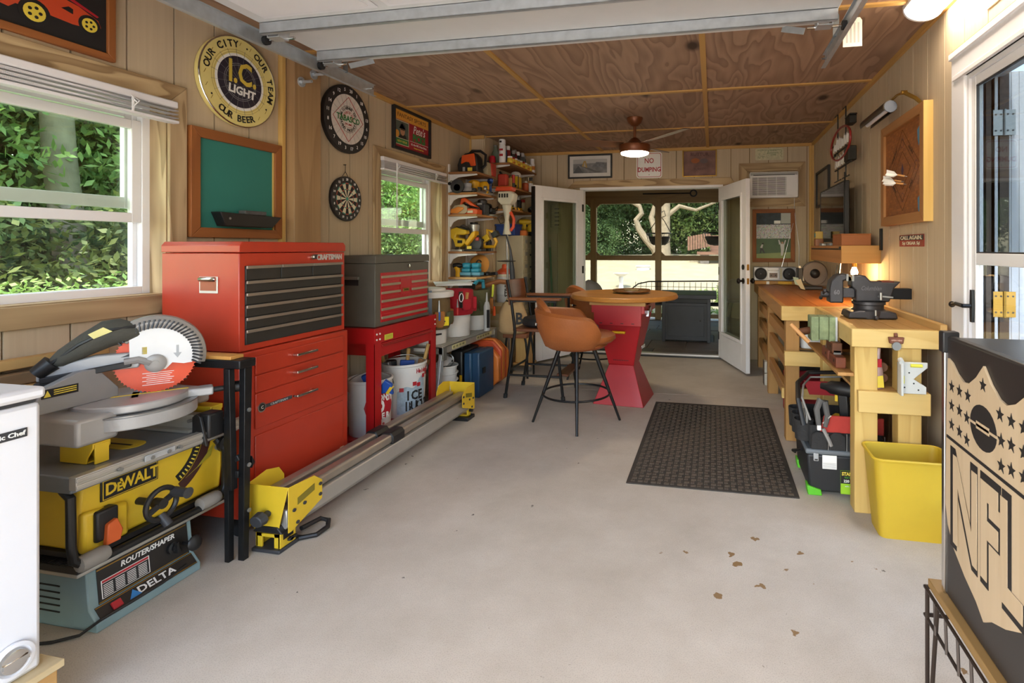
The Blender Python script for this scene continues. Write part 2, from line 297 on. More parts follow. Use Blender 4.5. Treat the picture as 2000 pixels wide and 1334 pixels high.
# ---------------------------------------------------------------- windows on the left wall
GLS=glass('window_glass','#f3f7f2',.02); GLS2=glass('hazy_glass','#eef5ea',.03)
SLAT=M('blind_white','#e9e7ea',.5,var=.03)
def window(name,y0,y1,z0,z1,meet,casing=.085,depth=.095,cz=None):
    """single hung window with its lower sash pushed up; local x runs along the wall"""
    W=bpy.data.objects.new(name,None); C.objects.link(W); struct(W); W.location=(XL,y0,z0); W.rotation_euler=(0,0,rad(90)); w=y1-y0; h=z1-z0; k=casing
    m=[MB() for _ in range(4)]
    m[0].prism([(-k,h+k),(w+k,h+k),(w,h),(0,h)],-.018,0); m[1].prism([(-k,-k),(0,0),(w,0),(w+k,-k)],-.018,0); m[2].prism([(-k,-k),(-k,h+k),(0,h),(0,0)],-.018,0); m[3].prism([(w+k,-k),(w,0),(w,h),(w+k,h+k)],-.018,0)
    for i in range(4): m[i].build('casing',CAS_H if i<2 else CAS_V,W,.003)
    bx('jamb',CAS_V,W,-.018,.004,0,depth+.06,-.01,h); bx('jamb',CAS_V,W,w-.004,w+.018,0,depth+.06,-.01,h); bx('jamb',CAS_H,W,-.018,w+.018,0,depth+.06,h-.004,h+.018); bx('stool',CAS_H,W,-.018,w+.018,0,depth+.06,-.018,.004)
    d=depth; q=.038; f=MB(); f.box(0,q,d,d+.07,0,h).box(w-q,w,d,d+.07,0,h).box(q,w-q,d,d+.07,h-q,h).box(q,w-q,d,d+.07,0,q); f.box(w-q-.02,w-q,d+.03,d+.06,q,h-q).box(q,q+.02,d+.03,d+.06,q,h-q); f.build('window_frame',VINYL,W,.003)
    def sash(a,za,zb,r,name,g):
        s=MB(); s.box(q,q+r,a,a+.028,za,zb).box(w-q-r,w-q,a,a+.028,za,zb).box(q+r,w-q-r,a,a+.028,zb-r,zb).box(q+r,w-q-r,a,a+.028,za,za+r*1.05); so=s.build(name,VINYL,W,.003)
        bx('pane',g,so,q+r,w-q-r,a+.012,a+.016,za+r,zb-r)
    sash(d+.004,meet-z0,h-.10,.042,'raised_sash',GLS); sash(d+.036,meet-z0+.065,h-q,.05,'upper_sash',GLS2)
    bx('insect_screen',glass('screen','#e6e9e4',.0,.5),W,q,w-q,d+.064,d+.066,q,meet-z0+.05)
    return W
window('window_1',*W1,1.415); window('window_2',*W2,1.42)
def blind(label,y0,y1,ztop,zbot,n,wand=None):
    B=thing('mini_blind',label,'blind',(XL,y0,zbot),90); w=y1-y0; h=ztop-zbot
    MB().box(0,w,-.045,-.004,h-.034,h).build('head_rail',SLAT,B,.006); MB().box(0,w,-.05,-.006,0,.014).build('bottom_rail',SLAT,B,.003)
    for i in range(n):
        z=.018+(h-.058)*i/(n-1); MB().box(.004,w-.004,-.049,-.007,z,z+.0022,Matrix.Rotation(rad((i%3-1)*.4),4,'Y')).build('slat',SLAT,B)
    for x in (.18*w,.78*w): MB().box(x-.004,x+.004,-.053,-.049,.01,h-.03).tube([(x,-.055,.03),(x+.02,-.06,.06),(x-.015,-.06,.075),(x+.01,-.058,.05)],.003,6).build('cord',VINYL,B)
    if wand: MB().cyl((wand,-.055,h-.03),(wand,-.055,h-.55),.005,n=6).build('tilt_wand',VINYL,B)
blind('white mini blind pulled up in the big left window',1.13,2.075,1.99,1.885,9); blind('white mini blind with hanging wand in the small window beside the shelves',3.68,4.68,2.005,1.90,9,.16)
# ---------------------------------------------------------------- french doors in the back wall
DGL=glass('door_glass','#dfe5dc',.06)
D=bpy.data.objects.new('door_1',None); C.objects.link(D); struct(D)
bx('jamb',WHITE,D,-1.60,-1.568,YB-.03,YB+.13,0,2.03); bx('jamb',WHITE,D,.083,.115,YB-.03,YB+.13,0,2.03); bx('jamb',WHITE,D,-1.568,.083,YB-.03,YB+.13,2.0,2.03)
bx('threshold',ALU,D,-1.568,.083,YB-.03,YB+.13,.0,.022); bx('threshold_strip',WHITE,D,-1.568,.083,YB-.02,YB+.0,.022,.035); bx('sill',BLACK,D,-1.60,.115,YB-.05,YB-.03,0,.018)
m=MB().prism([(-1.76,2.03),(-1.66,2.115),(.205,2.115),(.255,2.03)],YB-.018,YB); m.build('header_casing',CAS_H,D,.003)
def leaf(hx,hy,ang,w,mir):
    P=bpy.data.objects.new('door_leaf',None); C.objects.link(P); P.parent=D; P.location=(hx,hy,.028); P.rotation_euler=(0,0,rad(ang)); h=1.965; s=.125; b=.30; tp=.15
    m=MB().box(0,s,-.022,.022,0,h).box(w-s,w,-.022,.022,0,h).box(s,w-s,-.022,.022,0,b).box(s,w-s,-.022,.022,h-tp,h); m.build('leaf_frame',WHITE,P,.003)
    m=MB()
    for y0,y1 in ((-.034,-.022),(.022,.034)):
        m.box(s-.02,s+.012,y0,y1,b-.02,h-tp+.02).box(w-s-.012,w-s+.02,y0,y1,b-.02,h-tp+.02).box(s+.012,w-s-.012,y0,y1,b-.02,b+.012).box(s+.012,w-s-.012,y0,y1,h-tp-.012,h-tp+.02)
    m.build('lite_moulding',WHITE,P,.004); bx('pane',DGL,P,s,w-s,-.006,.006,b,h-tp)
    m=MB()
    for z in (.25,1.0,1.75): m.cyl((.0,mir*.026,z-.045),(0,mir*.026,z+.045),.009,n=10).box(0,.03,-.0235,.0235,z-.045,z+.045)
    m.build('hinge',BLKM,P)
    return P
# the left leaf swings in against the shelves, the right one beside the bench
a=math.degrees(math.atan2(5.63-6.34,-1.955+1.565)); lf1=leaf(-1.568,YB-.03,a,.81,-1)
a=math.degrees(math.atan2(5.503-6.34,.354-.083)); lf2=leaf(.083,YB-.03,a,.85,1)
m=MB().box(.795,.8115,-.024,.024,.02,1.95); m.build('weatherstrip',BLACK,lf1)
# knobs and deadbolt on the right leaf
w=.85; m=MB()
for s in (-1,1):
    m.cyl((w-.065,s*.022,.93),(w-.065,s*.03,.93),.03,n=16).cyl((w-.065,s*.03,.93),(w-.065,s*.06,.93),.011,n=10).ball((w-.065,s*.075,.93),(.029,.02,.029)); m.cyl((w-.065,s*.022,1.07),(w-.065,s*.032,1.07),.027,n=16)
m.build('knob',M('oil_rubbed_bronze','#2a2320',.35,.8),lf2)
m=MB().box(w-.001,w+.0015,-.012,.012,.90,.96).box(w-.001,w+.0015,-.012,.012,1.04,1.10); m.build('latch_plate',BRASS,lf2)
# ---------------------------------------------------------------- storm door on the right wall
S=bpy.data.objects.new('door_2',None); C.objects.link(S); struct(S); S.location=(XR,2.627,0); S.rotation_euler=(0,0,rad(-90)); w=RD[1]-RD[0]
m=MB().prism([(-.126,0),(-.126,2.19),(w+.126,2.19),(w+.126,0),(w,0),(w,2.06),(0,2.06),(0,0)],-.022,0); m.build('casing',WHITE,S,.004)
m=MB().box(-.13,w+.13,-.034,0,2.165,2.195).box(-.1,w+.1,-.030,0,2.06,2.085); m.build('casing_cap',WHITE,S,.004); bx('wood_shim',YTRIM,S,-.15,w+.15,-.012,0,2.195,2.215); bx('wood_shim',YTRIMZ,S,-.142,-.126,-.012,0,0,2.2)
bx('jamb',WHITE,S,0,.02,-.01,.12,0,2.06); bx('jamb',WHITE,S,w-.02,w,-.01,.12,0,2.06); bx('jamb',WHITE,S,0.02,w-.02,-.01,.12,2.04,2.06)
m=MB().box(.02,.06,.0,.03,.02,2.04).box(w-.06,w-.02,0,.03,.02,2.04).box(.06,w-.06,0,.03,2.0,2.04).box(.06,w-.06,0,.03,1.225,1.275).box(.06,w-.06,0,.03,.02,.2); sd=m.build('storm_leaf',VINYL,S,.003)
bx('pane',glass('storm_glass','#c4c8c8',.02),sd,.06,w-.06,.012,.016,1.275,2.0); bx('pane',glass('storm_glass_low','#f0f1f0',.02),sd,.06,w-.06,.012,.016,.2,1.225); m=MB().box(.06,.064,.002,.012,1.275,2.0).box(.06,w-.06,.002,.012,1.994,2.0).box(.06,w-.06,.002,.012,1.275,1.281); m.build('glazing_bead',DGREY,sd)
m=MB().prism([(.033,-.07),(.05,-.07),(.053,0),(.05,.07),(.033,.07),(.03,0)],-.012,0).cyl((.042,-.012,-.0),(.042,-.045,0),.009,n=8).tube([(.042,-.043,0),(-.01,-.05,.004),(-.055,-.046,-.004)],[.009,.008,.010],8).ball((-.06,-.045,-.004),.014); m.xf(Matrix.Translation((0,0,1.045))); m.build('lever_handle',BLKM,sd)
# deep jamb behind the glass, with dark weather strips and the hinges of the inner door
JG=M('jamb_grey_white','#cdcdcf',.6,var=.05); bx('deep_jamb',JG,S,-.03,.02,.031,.26,0,2.06)
for d0,d1 in ((.056,.076),(.109,.145)): bx('weather_strip',M('dark_brown','#4b3a2c',.6),S,.02,.024,d0,d1,0,2.06)
for d0 in (.09,.155,.185,.215): bx('jamb_bead',JG,S,.02,.0225,d0,d0+.012,0,2.06)
for z,mt in ((1.84,STEEL),(1.053,BRASS)):
    mh=MB().box(.024,.028,.082,.122,z-.055,z+.055).box(.024,.028,.128,.168,z-.055,z+.055).cyl((.029,.125,z-.057),(.029,.125,z+.057),.006,n=8); mh.build('hinge',mt,S)
    for dd in (.092,.112,.138,.158):
        for dz in (-.035,.035): MB().cyl((.028,dd,z+dz),(.0295,dd,z+dz),.004,n=8).build('hinge_screw',DGREY,S)
# ---------------------------------------------------------------- left side, near the camera
# (things against the left wall: local x runs deeper into the room, local -y faces the room)
f=thing('chest_freezer','white mini chest freezer with black badge, in the left foreground','freezer',(-1.80,.57,.155),90)
MB().box(0,.552,0,.55,0,.725).build('body',M('freezer_white','#e6e7ec',.35,var=.015),f,.012); MB().box(-.004,.556,-.012,.55,.735,.767).build('lid',M('freezer_white','#e6e7ec'),f,.01); bx('gasket',DGREY,f,.01,.54,.004,.54,.725,.735)
MB().box(.425,.519,-.003,0,.640,.664).build('badge',DGREY,f,.001); text('Magic Chef',.0165,WINK,f,.472,-.0035,.652,bold=.0004,sx=1.12)
m=MB().lathe([(.045,-.003),(.045,-.01),(.036,-.012),(.03,-.004)],(.487,0,.062),'y',24,cap=False); m.build('drain_ring',M('freezer_white','#e6e7ec'),f); MB().lathe([(.031,-.003),(.028,-.014),(.012,-.018),(.001,-.016)],(.487,0,.062),'y',20).box(.46,.514,-.02,-.012,.056,.068).build('drain_cap',CHROME,f)
dl=thing('plywood_dolly','low plywood dolly with timber blocks under the white freezer','dolly',(-1.80,.57,0),90); MB().box(-.02,.585,-.03,.57,.135,.155).build('deck',wood('raw_ply','#d8c49c','#b39560','x'),dl,.002)
for x,y in ((.5,-.02),(.5,.48),(.02,-.02),(.02,.48)): bx('block',PINE,dl,x,x+.075,y,y+.075,.045,.135,.003); MB().cyl((x+.037,y+.01,.023),(x+.037,y+.06,.023),.0225).build('caster',RUB,dl)
# router table
SLATEB=M('teal_grey_steel','#7f979b',.5,var=.1); R_=thing('router_table','low blue grey router and shaper table on the floor under the yellow saw','router table',(-2.03,1.40,0),90)
MB().prism([(0,0),(0,.03),(.035,.07),(.05,.2),(.46,.2),(.46,0)],.015,.385,'yz').build('steel_base',SLATEB,R_,.004)
def on(o,loc,ang,ax='X'): o.matrix_local=Matrix.Translation(loc)@Matrix.Rotation(rad(ang),4,ax); return o
PB=M('panel_black','#231f1d',.4,var=.1)
fp=on(bx('front_panel',PB,R_,.045,.365,-.003,0,.0,.124),(0,.0355,.073),-6.6)
for z in (.002,.112): bx('gold_line',BRASS,fp,.045,.36,-.0036,-.003,z,z+.004)
text('ROUTER/SHAPER',.026,WINK,fp,.215,-.0045,.095,bold=.0005,sx=.98,shear=.18); 
lbl=bx('label_frame',WINK,fp,.055,.215,-.0035,-.003,.012,.074); bx('label_head',RINK,fp,.058,.212,-.0038,-.0035,.064,.072); bx('label_body',INK,fp,.058,.212,-.0038,-.0035,.014,.0625)
m=MB()
for i in range(4):
    for j in range(7): m.box(.061+i*.038,.061+i*.038+.03,-.0041,-.0038,.018+j*.006,.018+j*.006+.0024)
m.build('label_print',WINK,fp,kind='stuff')
MB().lathe([(.022,0),(.022,-.012),(.012,-.014),(.012,-.022)],(.30,-.003,.055),'y',20).box(.296,.304,-.034,-.022,.035,.075).build('speed_knob',BLACK,fp); MB().cyl((.345,-.003,.05),(.345,-.05,.05),.007).ball((.345,-.06,.05),(.03,.012,.03),10,6).build('clamp_knob',BLACK,fp)
lp=on(bx('lower_panel',PB,R_,.03,.37,-.003,0,.003,.051),(0,0,.03),-41)
for z in (.005,.046): bx('gold_line',BRASS,lp,.03,.37,-.0036,-.003,z,z+.003)
text('DELTA',.034,WINK,lp,.225,-.0037,.027,bold=.0006,sx=1.35); MB().prism([(.125,.014),(.165,.014),(.145,.042)],-.0045,-.003).build('triangle_mark',M('delta_blue','#2f7fc4',.5),lp); MB().box(.07,.10,-.012,-.003,.012,.038).build('rocker_switch',RINK,lp,.002)
MB().box(-.02,.53,.033,.46,.2,.213).build('table_edge',ALU,R_,.003); top=bx('ribbed_top',BLACK,R_,-.02,.53,.033,.46,.213,.236,.002)
m=MB()
for i in range(34): m.box(-.015,.525,.037+i*.0125,.043+i*.0125,.236,.2385)
m.build('table_rib',DGREY,R_,kind='stuff'); m=MB()
for i in range(5): m.box(.0125,.015,.16,.25,.05+i*.022,.054+i*.022)
m.build('vent_slot',INK,R_,kind='stuff')
cd=thing('power_cord','black power cord trailing from the router table to the floor','cord',(0,0,0)); MB().tube([(-2.0,1.70,.07),(-1.99,1.6,.062),(-2.0,1.5,.055),(-2.02,1.42,.045),(-2.06,1.385,.012),(-2.12,1.35,.006),(-2.25,1.30,.005),(-2.35,1.2,.005)],.005,7).build('cable',BLACK,cd)
# table saw on the router table
S_=thing('table_saw','yellow jobsite table saw with tubular cage on the router table','table saw',(-2.03,1.34,.2385),90); z0=.2385
MB().prism([(.07,.03),(.58,.03),(.59,.12),(.59,.262),(.06,.262),(.05,.14)],.05,.46).build('housing',YEL,S_,.012); MB().prism([(.055,.03),(.2,.03),(.2,.15),(.055,.17)],.03,.06).build('housing_bulge',YEL,S_,.012)
bx('base_pan',BLACK,S_,.06,.59,.03,.46,.012,.03); MB().box(.0,.62,.0,.47,.262,.317).build('table',M('table_grey','#7d8184',.38,.3,var=.1),S_,.005)
MB().box(-.005,.645,-.03,0,.278,.322).box(-.005,.645,-.034,-.03,.283,.296).box(-.005,.645,-.034,-.03,.304,.318).build('fence_rail',ALU,S_,.002); bx('scale_tape',YINK,S_,.0,.64,.001,.008,.317,.3176)
MB().box(.2,.31,-.04,-.034,.291,.313).build('rail_bracket',LGREY,S_,.003)
for x in (.12,.225,.285,.33): MB().cyl((x,-.034,.30),(x,-.044,.30),.007,n=8).build('rail_bolt',STEEL,S_)
MB().prism([(.27+.045*math.cos(a),.12+.045*math.sin(a)) for a in [rad(180+15*i) for i in range(13)]]+[(.315,.38),(.225,.38)],.3172,.3185,'xy').build('throat_plate',YEL,S_); bx('blade_slot',INK,S_,.262,.272,.11,.36,.3185,.319)
tb=M('worn_black_tube','#2a2a2b',.4,.5,var=.25); 
MB().tube([(.02,.06,.26),(.0,.0,.25),(-.005,-.01,.10),(.0,-.012,.05),(.03,-.012,.018),(.08,-.012,.013),(.5,-.012,.012),(.53,-.01,.02),(.55,-.005,.06),(.555,0,.2),(.54,.03,.25)],.0135,10).build('tube_frame',tb,S_)
for x in (.055,.47): MB().lathe([(.014,-.045),(.025,-.04),(.027,-.02),(.027,.03),(.022,.042),(.014,.045)],(x,-.012,.0285),'x',12).build('foot_grip',M('grey_grip','#8b8680',.6),S_)
MB().tube([(.02,.44,.26),(-.005,.47,.2),(-.005,.47,.04),(.04,.47,.014),(.5,.47,.014),(.545,.47,.05),(.55,.46,.25)],.0135,8).build('tube_frame',tb,S_)
pl_=bx('name_plate',INK,S_,.118,.312,.044,.05,.178,.252,.002); bx('plate_border',YEL,S_,.123,.307,.0428,.044,.182,.248); bx('plate_field',INK,S_,.1255,.3045,.0418,.0428,.1845,.2455); text('D',.056,YEL,S_,.148,.0410,.214,bold=.0015,sx=.92); text('E',.042,YEL,S_,.1755,.0410,.2085,bold=.0015,sx=.85); text('WALT',.056,YEL,S_,.243,.0410,.214,bold=.0015,sx=.84)
# angled bevel quadrant
def arcpts(cx_,cz,r,a0,a1,n=10): return [(cx_+r*math.sin(rad(a0+(a1-a0)*i/n)),cz+r*math.cos(rad(a0+(a1-a0)*i/n))) for i in range(n+1)]
MB().prism(arcpts(.30,.30,.235,88,152)+arcpts(.30,.30,.20,152,88),.046,.05).build('bevel_slot',M('slot_maroon','#43211c',.6),S_); MB().prism(arcpts(.30,.30,.195,92,150)+arcpts(.30,.30,.165,150,92),.047,.05).build('bevel_scale',INK,S_); m=MB()
for i in range(12): q=arcpts(.30,.30,.19,95+i*4.6,96.5+i*4.6,1)+arcpts(.30,.30,.175,96.5+i*4.6,95+i*4.6,1); m.prism(q,.0455,.047)
m.build('scale_mark',YINK,S_,kind='stuff'); MB().prism([(.42,.135),(.53,.185),(.54,.225),(.47,.16)],.0445,.05).build('warning_label',M('label_olive','#a89b2e',.5),S_)
w_=MB().torus((.245,-.055,.125),.055,.0095,'y',26,8); w_.tube([(.195,-.055,.105),(.295,-.055,.145)],.011,7).lathe([(.018,-.01),(.018,.03)],(.245,-.055,.125),'y',14); w_.cyl((.245,-.02,.125),(.245,.06,.125),.013); w_.build('crank_wheel',BLACK,S_); MB().lathe([(.012,-.05),(.018,-.045),(.016,-.1),(.02,-.11),(.001,-.112)],(.29,-.012,.15),'y',14).build('crank_grip',DGREY,S_)
MB().cyl((.245,-.05,.085),(.255,-.075,.045),.013,.016).build('lock_lever',DGREY,S_); MB().lathe([(.033,-.01),(.033,-.028),(.024,-.032),(.02,-.022),(.001,-.022)],(.565,.03,.225),'y',20).build('lock_knob',BLACK,S_); MB().cyl((.54,.02,.215),(.565,.03,.225),.014).build('knob_stem',STEEL,S_)
bx('switch_box',BLACK,S_,.085,.155,.015,.06,.055,.16,.008); MB().prism([(.105,.04),(.15,.04),(.158,.075),(.14,.12),(.11,.11)],-.0,.02).build('paddle_switch',M('paddle_orange','#d9622a',.5),S_,.004)
# rip fence lying across the saw table, with its locking head
fe=thing('rip_fence','silver rip fence with black locking head clamped on the saw rail','rip fence',(-2.03,1.80,.2385+.319),90); MB().box(-.02,.025,.02,.44,.0,.062).build('fence_bar',ALU,fe,.003); bx('fence_lip',ALU,fe,-.05,-.02,.02,.44,.0,.01)
MB().box(-.02,.05,-.045,.02,-.03,.07).build('lock_head',BLACK,fe,.008); MB().prism([(-.05,-.055),(-.02,.06),(.0,.075),(.02,.06),(.02,-.02)],.0,.012,'yz').xf(Matrix.Translation((-.035,0,.0))).build('lock_plate',BLACK,fe,.003); MB().box(.05,.085,-.05,-.03,-.03,.03).build('lock_handle',BLACK,fe,.005)
for i,y0 in enumerate((.03,)): MB().cyl((-.03,y0-.0,.045),(-.042,y0,.045),.007,n=8).build('screw',STEEL,fe)
# mitre saw standing on the table saw
K=thing('mitre_saw','silver sliding mitre saw with orange blade and dust bag on the table saw','mitre saw',(-2.17,1.63,.557),90)
# yellow bench feet
for x in (-.2,.235):
    m=MB().prism([(-.09+.02,.07),(-.09+.02,.055),(-.045,.02),(-.04,0),(.075,0),(.075,.07)],x,x+.006,'yz'); m.prism([(-.07,.07),(-.07,.055),(-.045,.02),(-.04,0),(.075,0),(.075,.07)],x+.05,x+.056,'yz'); m.box(x+.006,x+.05,-.04,.075,0,.006).box(x,x+.056,-.07,.075,.066,.072).box(x+.006,x+.05,-.072,-.066,.0,.068); m.xf(Matrix.Translation((0,-.03,0))); m.build('bench_foot',YEL,K,.002)
MB().box(-.25,-.12,-.105,.13,.072,.165).build('base_end',CASTAL,K,.012); MB().box(.17,.27,-.06,.13,.085,.15).build('base_end',CASTAL,K,.012)
MB().prism([(.2*math.sin(rad(a)),-.2*math.cos(rad(a))) for a in range(-75,76,10)]+[(.19,.12),(-.19,.12)],.098,.145,'xy').build('base_arc',CASTAL,K,.004); MB().prism([(.203*math.sin(rad(a)),-.203*math.cos(rad(a))) for a in range(-70,71,7)]+[(.18*math.sin(rad(a)),-.18*math.cos(rad(a))) for a in range(70,-71,-7)],.145,.149,'xy').build('mitre_scale',STEEL,K)
MB().lathe([(.01,.149),(.165,.149),(.172,.155),(.172,.176),(.168,.18),(.01,.18)],n=40).build('turntable',M('cast_table','#bdbbba',.38,.4,var=.08),K)
# fence along the back with warning label
m=MB().prism([(-.27,.15),(-.27,.20),(-.25,.235),(-.15,.27),(-.09,.27),(-.02,.185),(-.02,.15)],-.0,.028); m.xf(Matrix.Translation((0,.035,.03))); m.build('fence',M('fence_grey','#9a9999',.5,.3,var=.1),K,.003)
m=MB().prism([(.06,.15),(.07,.2),(.12,.25),(.24,.25),(.25,.15)],0,.028); m.xf(Matrix.Translation((0,.035,.03))); m.build('fence',M('fence_grey','#8d8c8c'),K,.003)
bx('warning_label',INK,K,-.258,-.152,.033,.035,.232,.262); MB().prism([(-.252,.236),(-.232,.236),(-.242,.258)],.032,.033).build('warning_triangle',YINK,K); m=MB()
for i in range(3): m.box(-.224,-.158,.0322,.033,.24+i*.007,.243+i*.007)
m.build('label_print',YINK,K,kind='stuff')
# the head swings with the turntable: 50 degrees to the right; local u points to the front of the cut
H=Matrix.Rotation(rad(50),4,'Z')
def hb(m,name,mat,bev=0,parent=K): m.xf(H@Matrix.Diagonal((-1,1,1,1))); return m.build(name,mat,parent,bev)
# lever arm: u = -y direction before rotation
hb(MB().box(-.03,.03,-.25,-.12,.145,.178),'mitre_arm',CASTAL,.006); hb(MB().cyl((0,-.25,.16),(0,-.31,.16),.011).lathe([(.012,-.30),(.022,-.305),(.024,-.34),(.02,-.345)],(0,0,.16),'y',16),'mitre_knob',BLACK)
hb(MB().box(-.05,.05,-.02,.0,.145,.18).box(-.003,.003,-.17,.13,.1803,.1825),'kerf_plate',YEL)
bc=(.0,-.07,.305)   # blade centre
def yz(r,a0,a1,n): return [(bc[1]+r*math.sin(rad(a0+(a1-a0)*i/n)),bc[2]+r*math.cos(rad(a0+(a1-a0)*i/n))) for i in range(n+1)]
teeth=[]; 
for i in range(60): a=i*6; teeth+=[yz(.127,a,a,1)[0],yz(.121,a+1.5,a+1.5,1)[0],yz(.122,a+5,a+5,1)[0]]
hb(MB().prism(teeth,-.0012,.0012,'yz'),'blade',M('blade_orange','#d8471d',.38,.2,var=.12,coat=.3),0)
# printed lines on the blade
m=MB()
for i in range(7): m.box(.0012,.0018,-.125+.006*(i%3),-.03-.012*(i%2),.255-i*.0075,.2572-i*.0075)
hb(m,'blade_print',WINK)
# upper guard: ring shroud plus pale lower guard disc
G=M('guard_grey','#9a9590',.45,.3,var=.1); m=MB()
o_=[];rs=[]
for a in range(-55,112,8):
    s_,c_=math.sin(rad(a)),math.cos(rad(a)); rs.append([(x,bc[1]-r*s_,bc[2]+.015+r*c_) for x,r in ((.022,.1),(.03,.135),(.012,.158),(-.03,.158),(-.03,.1))])
m.rings(rs); hb(m,'upper_guard',G,.003)
m=MB()
for a in range(-60,108,6):
    s_,c_=math.sin(rad(a)),math.cos(rad(a)); s2,c2=math.sin(rad(a+5)),math.cos(rad(a+5)); m.tube([(.031,bc[1]-.112*s_,bc[2]+.015+.112*c_),(.026,bc[1]-.145*s2,bc[2]+.015+.145*c2)],.0035,5)
hb(m,'guard_slot',DGREY).__setitem__('kind','stuff')
gp=[(bc[1]-.115*math.sin(rad(a)),bc[2]+.012+.115*math.cos(rad(a))) for a in range(-42,112,7)]
hb(MB().prism(gp+[(bc[1]-.085,bc[2]-.02),(bc[1]-.05,bc[2]-.012),(bc[1]-.03,bc[2]-.035),(bc[1]+.01,bc[2]-.03),(bc[1]+.035,bc[2]-.0),(bc[1]+.075,bc[2]+.01)],.022,.026,'yz'),'lower_guard',M('guard_white','#e2e0de',.4),0)
hb(MB().prism([(bc[1]-.07,bc[2]+.055),(bc[1]-.062,bc[2]+.055),(bc[1]-.062,bc[2]+.025),(bc[1]-.053,bc[2]+.025),(bc[1]-.066,bc[2]+.005),(bc[1]-.079,bc[2]+.025),(bc[1]-.07,bc[2]+.025)],.026,.0268,'yz'),'arrow_mark',LGREY)
hb(MB().lathe([(.034,.024),(.034,.034),(.028,.038),(.012,.038),(.012,.042),(.001,.042)],(0,bc[1],bc[2]-.008),'x',22),'arbor_cap',G); hb(MB().tube([(.03,bc[1]+.015,bc[2]-.005),(.03,bc[1]+.05,bc[2]+.012),(.03,bc[1]+.09,bc[2]+.008)],.013,8),'guard_link',G)
# arms to the rear, lever and black handle
hb(MB().prism([(bc[1]+.04,.315),(bc[1]+.06,.345),(.10,.345),(.19,.325),(.25,.30),(.25,.27),(.10,.285),(bc[1]+.05,.285)],-.02,.022,'yz'),'head_arm',CASTAL,.005); hb(MB().beam((.03,.0,.305),(.03,.24,.275),.012,.022),'guard_lever',BLACK,.003); hb(MB().prism([(.16,.29),(.25,.27),(.33,.19),(.31,.185),(.235,.25),(.16,.265)],.005,.03,'yz'),'carry_handle',BLACK,.006); hb(MB().cyl((.02,.25,.30),(.02,.21,.335),.024,.03),'rear_knob',BLACK)
hb(MB().box(-.04,.035,.10,.2,.15,.29),'pivot_housing',CASTAL,.012); hb(MB().lathe([(.05,-.16),(.06,-.15),(.06,-.05),(.05,-.03)],(0,bc[1]+.02,bc[2]+.02),'x',18),'motor',BLACK); hb(MB().prism([(bc[1]+.035,.36),(bc[1]+.1,.33),(bc[1]+.03,.335)],.0225,.025,'yz'),'arm_patch',DGREY); hb(MB().box(.0225,.026,bc[1]+.025,bc[1]+.04,.335,.362),'arm_sticker',YINK)
# dust bag behind the guard
rs=[]
for i,(y,z,w,h) in enumerate([(-.02,.425,.03,.028),(.02,.43,.05,.045),(.07,.42,.06,.048),(.13,.385,.058,.04),(.19,.345,.045,.03),(.22,.325,.02,.015)]):
    rs.append([(w*math.cos(a),y+.3*h*math.sin(a),z+h*math.sin(a)) for a in [rad(20*k) for k in range(18)]])
bag=hb(MB().rings(rs),'dust_bag',M('bag_cloth','#4c4a42',.9,var=.15,bump=.4,bs=30)); hb(MB().tube([(.03,-.01,.445),(.055,.06,.44),(.055,.14,.395),(.03,.21,.335)],.006,6),'bag_zip',BLACK); hb(MB().prism([(.05,.435),(.10,.412),(.115,.43),(.075,.452)],.058,.0605,'yz'),'bag_logo',M('label_pale_yellow','#e5d98c',.6))
# ---------------------------------------------------------------- folding workbench behind the saws
W=thing('folding_workbench','black steel folding workbench standing between the saws and the red cabinet','workbench',(-1.905,1.885,0),90)
LEG=M('scuffed_black','#242426',.38,.5,var=.3,vs=25)
def channel(p0,p1,w=.035,name='leg'): return MB().beam(p0,p1,w,.022,(0,1,0)).build(name,LEG,W,.003)
MB().prism([(-.022,0),(.004,0),(.022,.81),(-.015,.81)],-.0,.028).build('leg',LEG,W,.002); MB().prism([(-.045,.0),(-.02,0),(-.02,.80),(-.05,.80)],.048,.07).build('leg',LEG,W,.002)
MB().prism([(-.05,.30),(-.02,.30),(-.035,.80),(-.06,.80)],.03,.05).build('brace',LEG,W,.002); MB().box(-.05,.03,-.01,.24,.80,.835).build('top_bracket',LEG,W,.004); MB().box(-.045,.02,.04,.235,.835,.85).build('jaw_board',wood('beech_jaw','#d29a50','#a8702c','y'),W,.003); MB().beam((-.02,.02,.36),(-.03,.06,.36),.02,.03).build('cross_bar',LEG,W,.003); MB().beam((-.02,.02,.43),(-.03,.06,.41),.02,.025).build('cross_bar',LEG,W,.003)
for z in (.2,.39,.62): MB().cyl((.004,-.004,z),(.004,.002,z),.009,n=8).build('bolt',STEEL,W)
MB().prism([(.02,.37),(.035,.39),(.02,.42)],.0,.02).build('pivot_tab',LEG,W)
# lumber lying along the wall behind the saws
for i,(z,x0,t_,l) in enumerate([(.855,0,.04,'uppermost long pine stick lying against the wall behind the mitre saw'),(.80,.02,.045,'weathered middle stick in the lumber behind the mitre saw'),(.755,.0,.045,'lowest pine stick in the lumber behind the mitre saw')]):
    L=MB().box(-2.53+.005,-2.53+.045+.02*i,.5,1.78-.03*i,z,z+t_-.003).build('lumber_stick',PINEY if i!=1 else wood('weathered_stick','#b29871','#83684a','y'),None,.003); tag(L,l,'lumber')
rk=bx('lumber_bracket',STEEL,None,-2.53,-2.44,1.2,1.23,.735,.754); tag(rk,'small steel bracket holding the lumber behind the saws','bracket'); rk=bx('lumber_bracket',STEEL,None,-2.53,-2.44,.7,.73,.735,.754); tag(rk,'steel bracket holding the near end of the lumber','bracket')
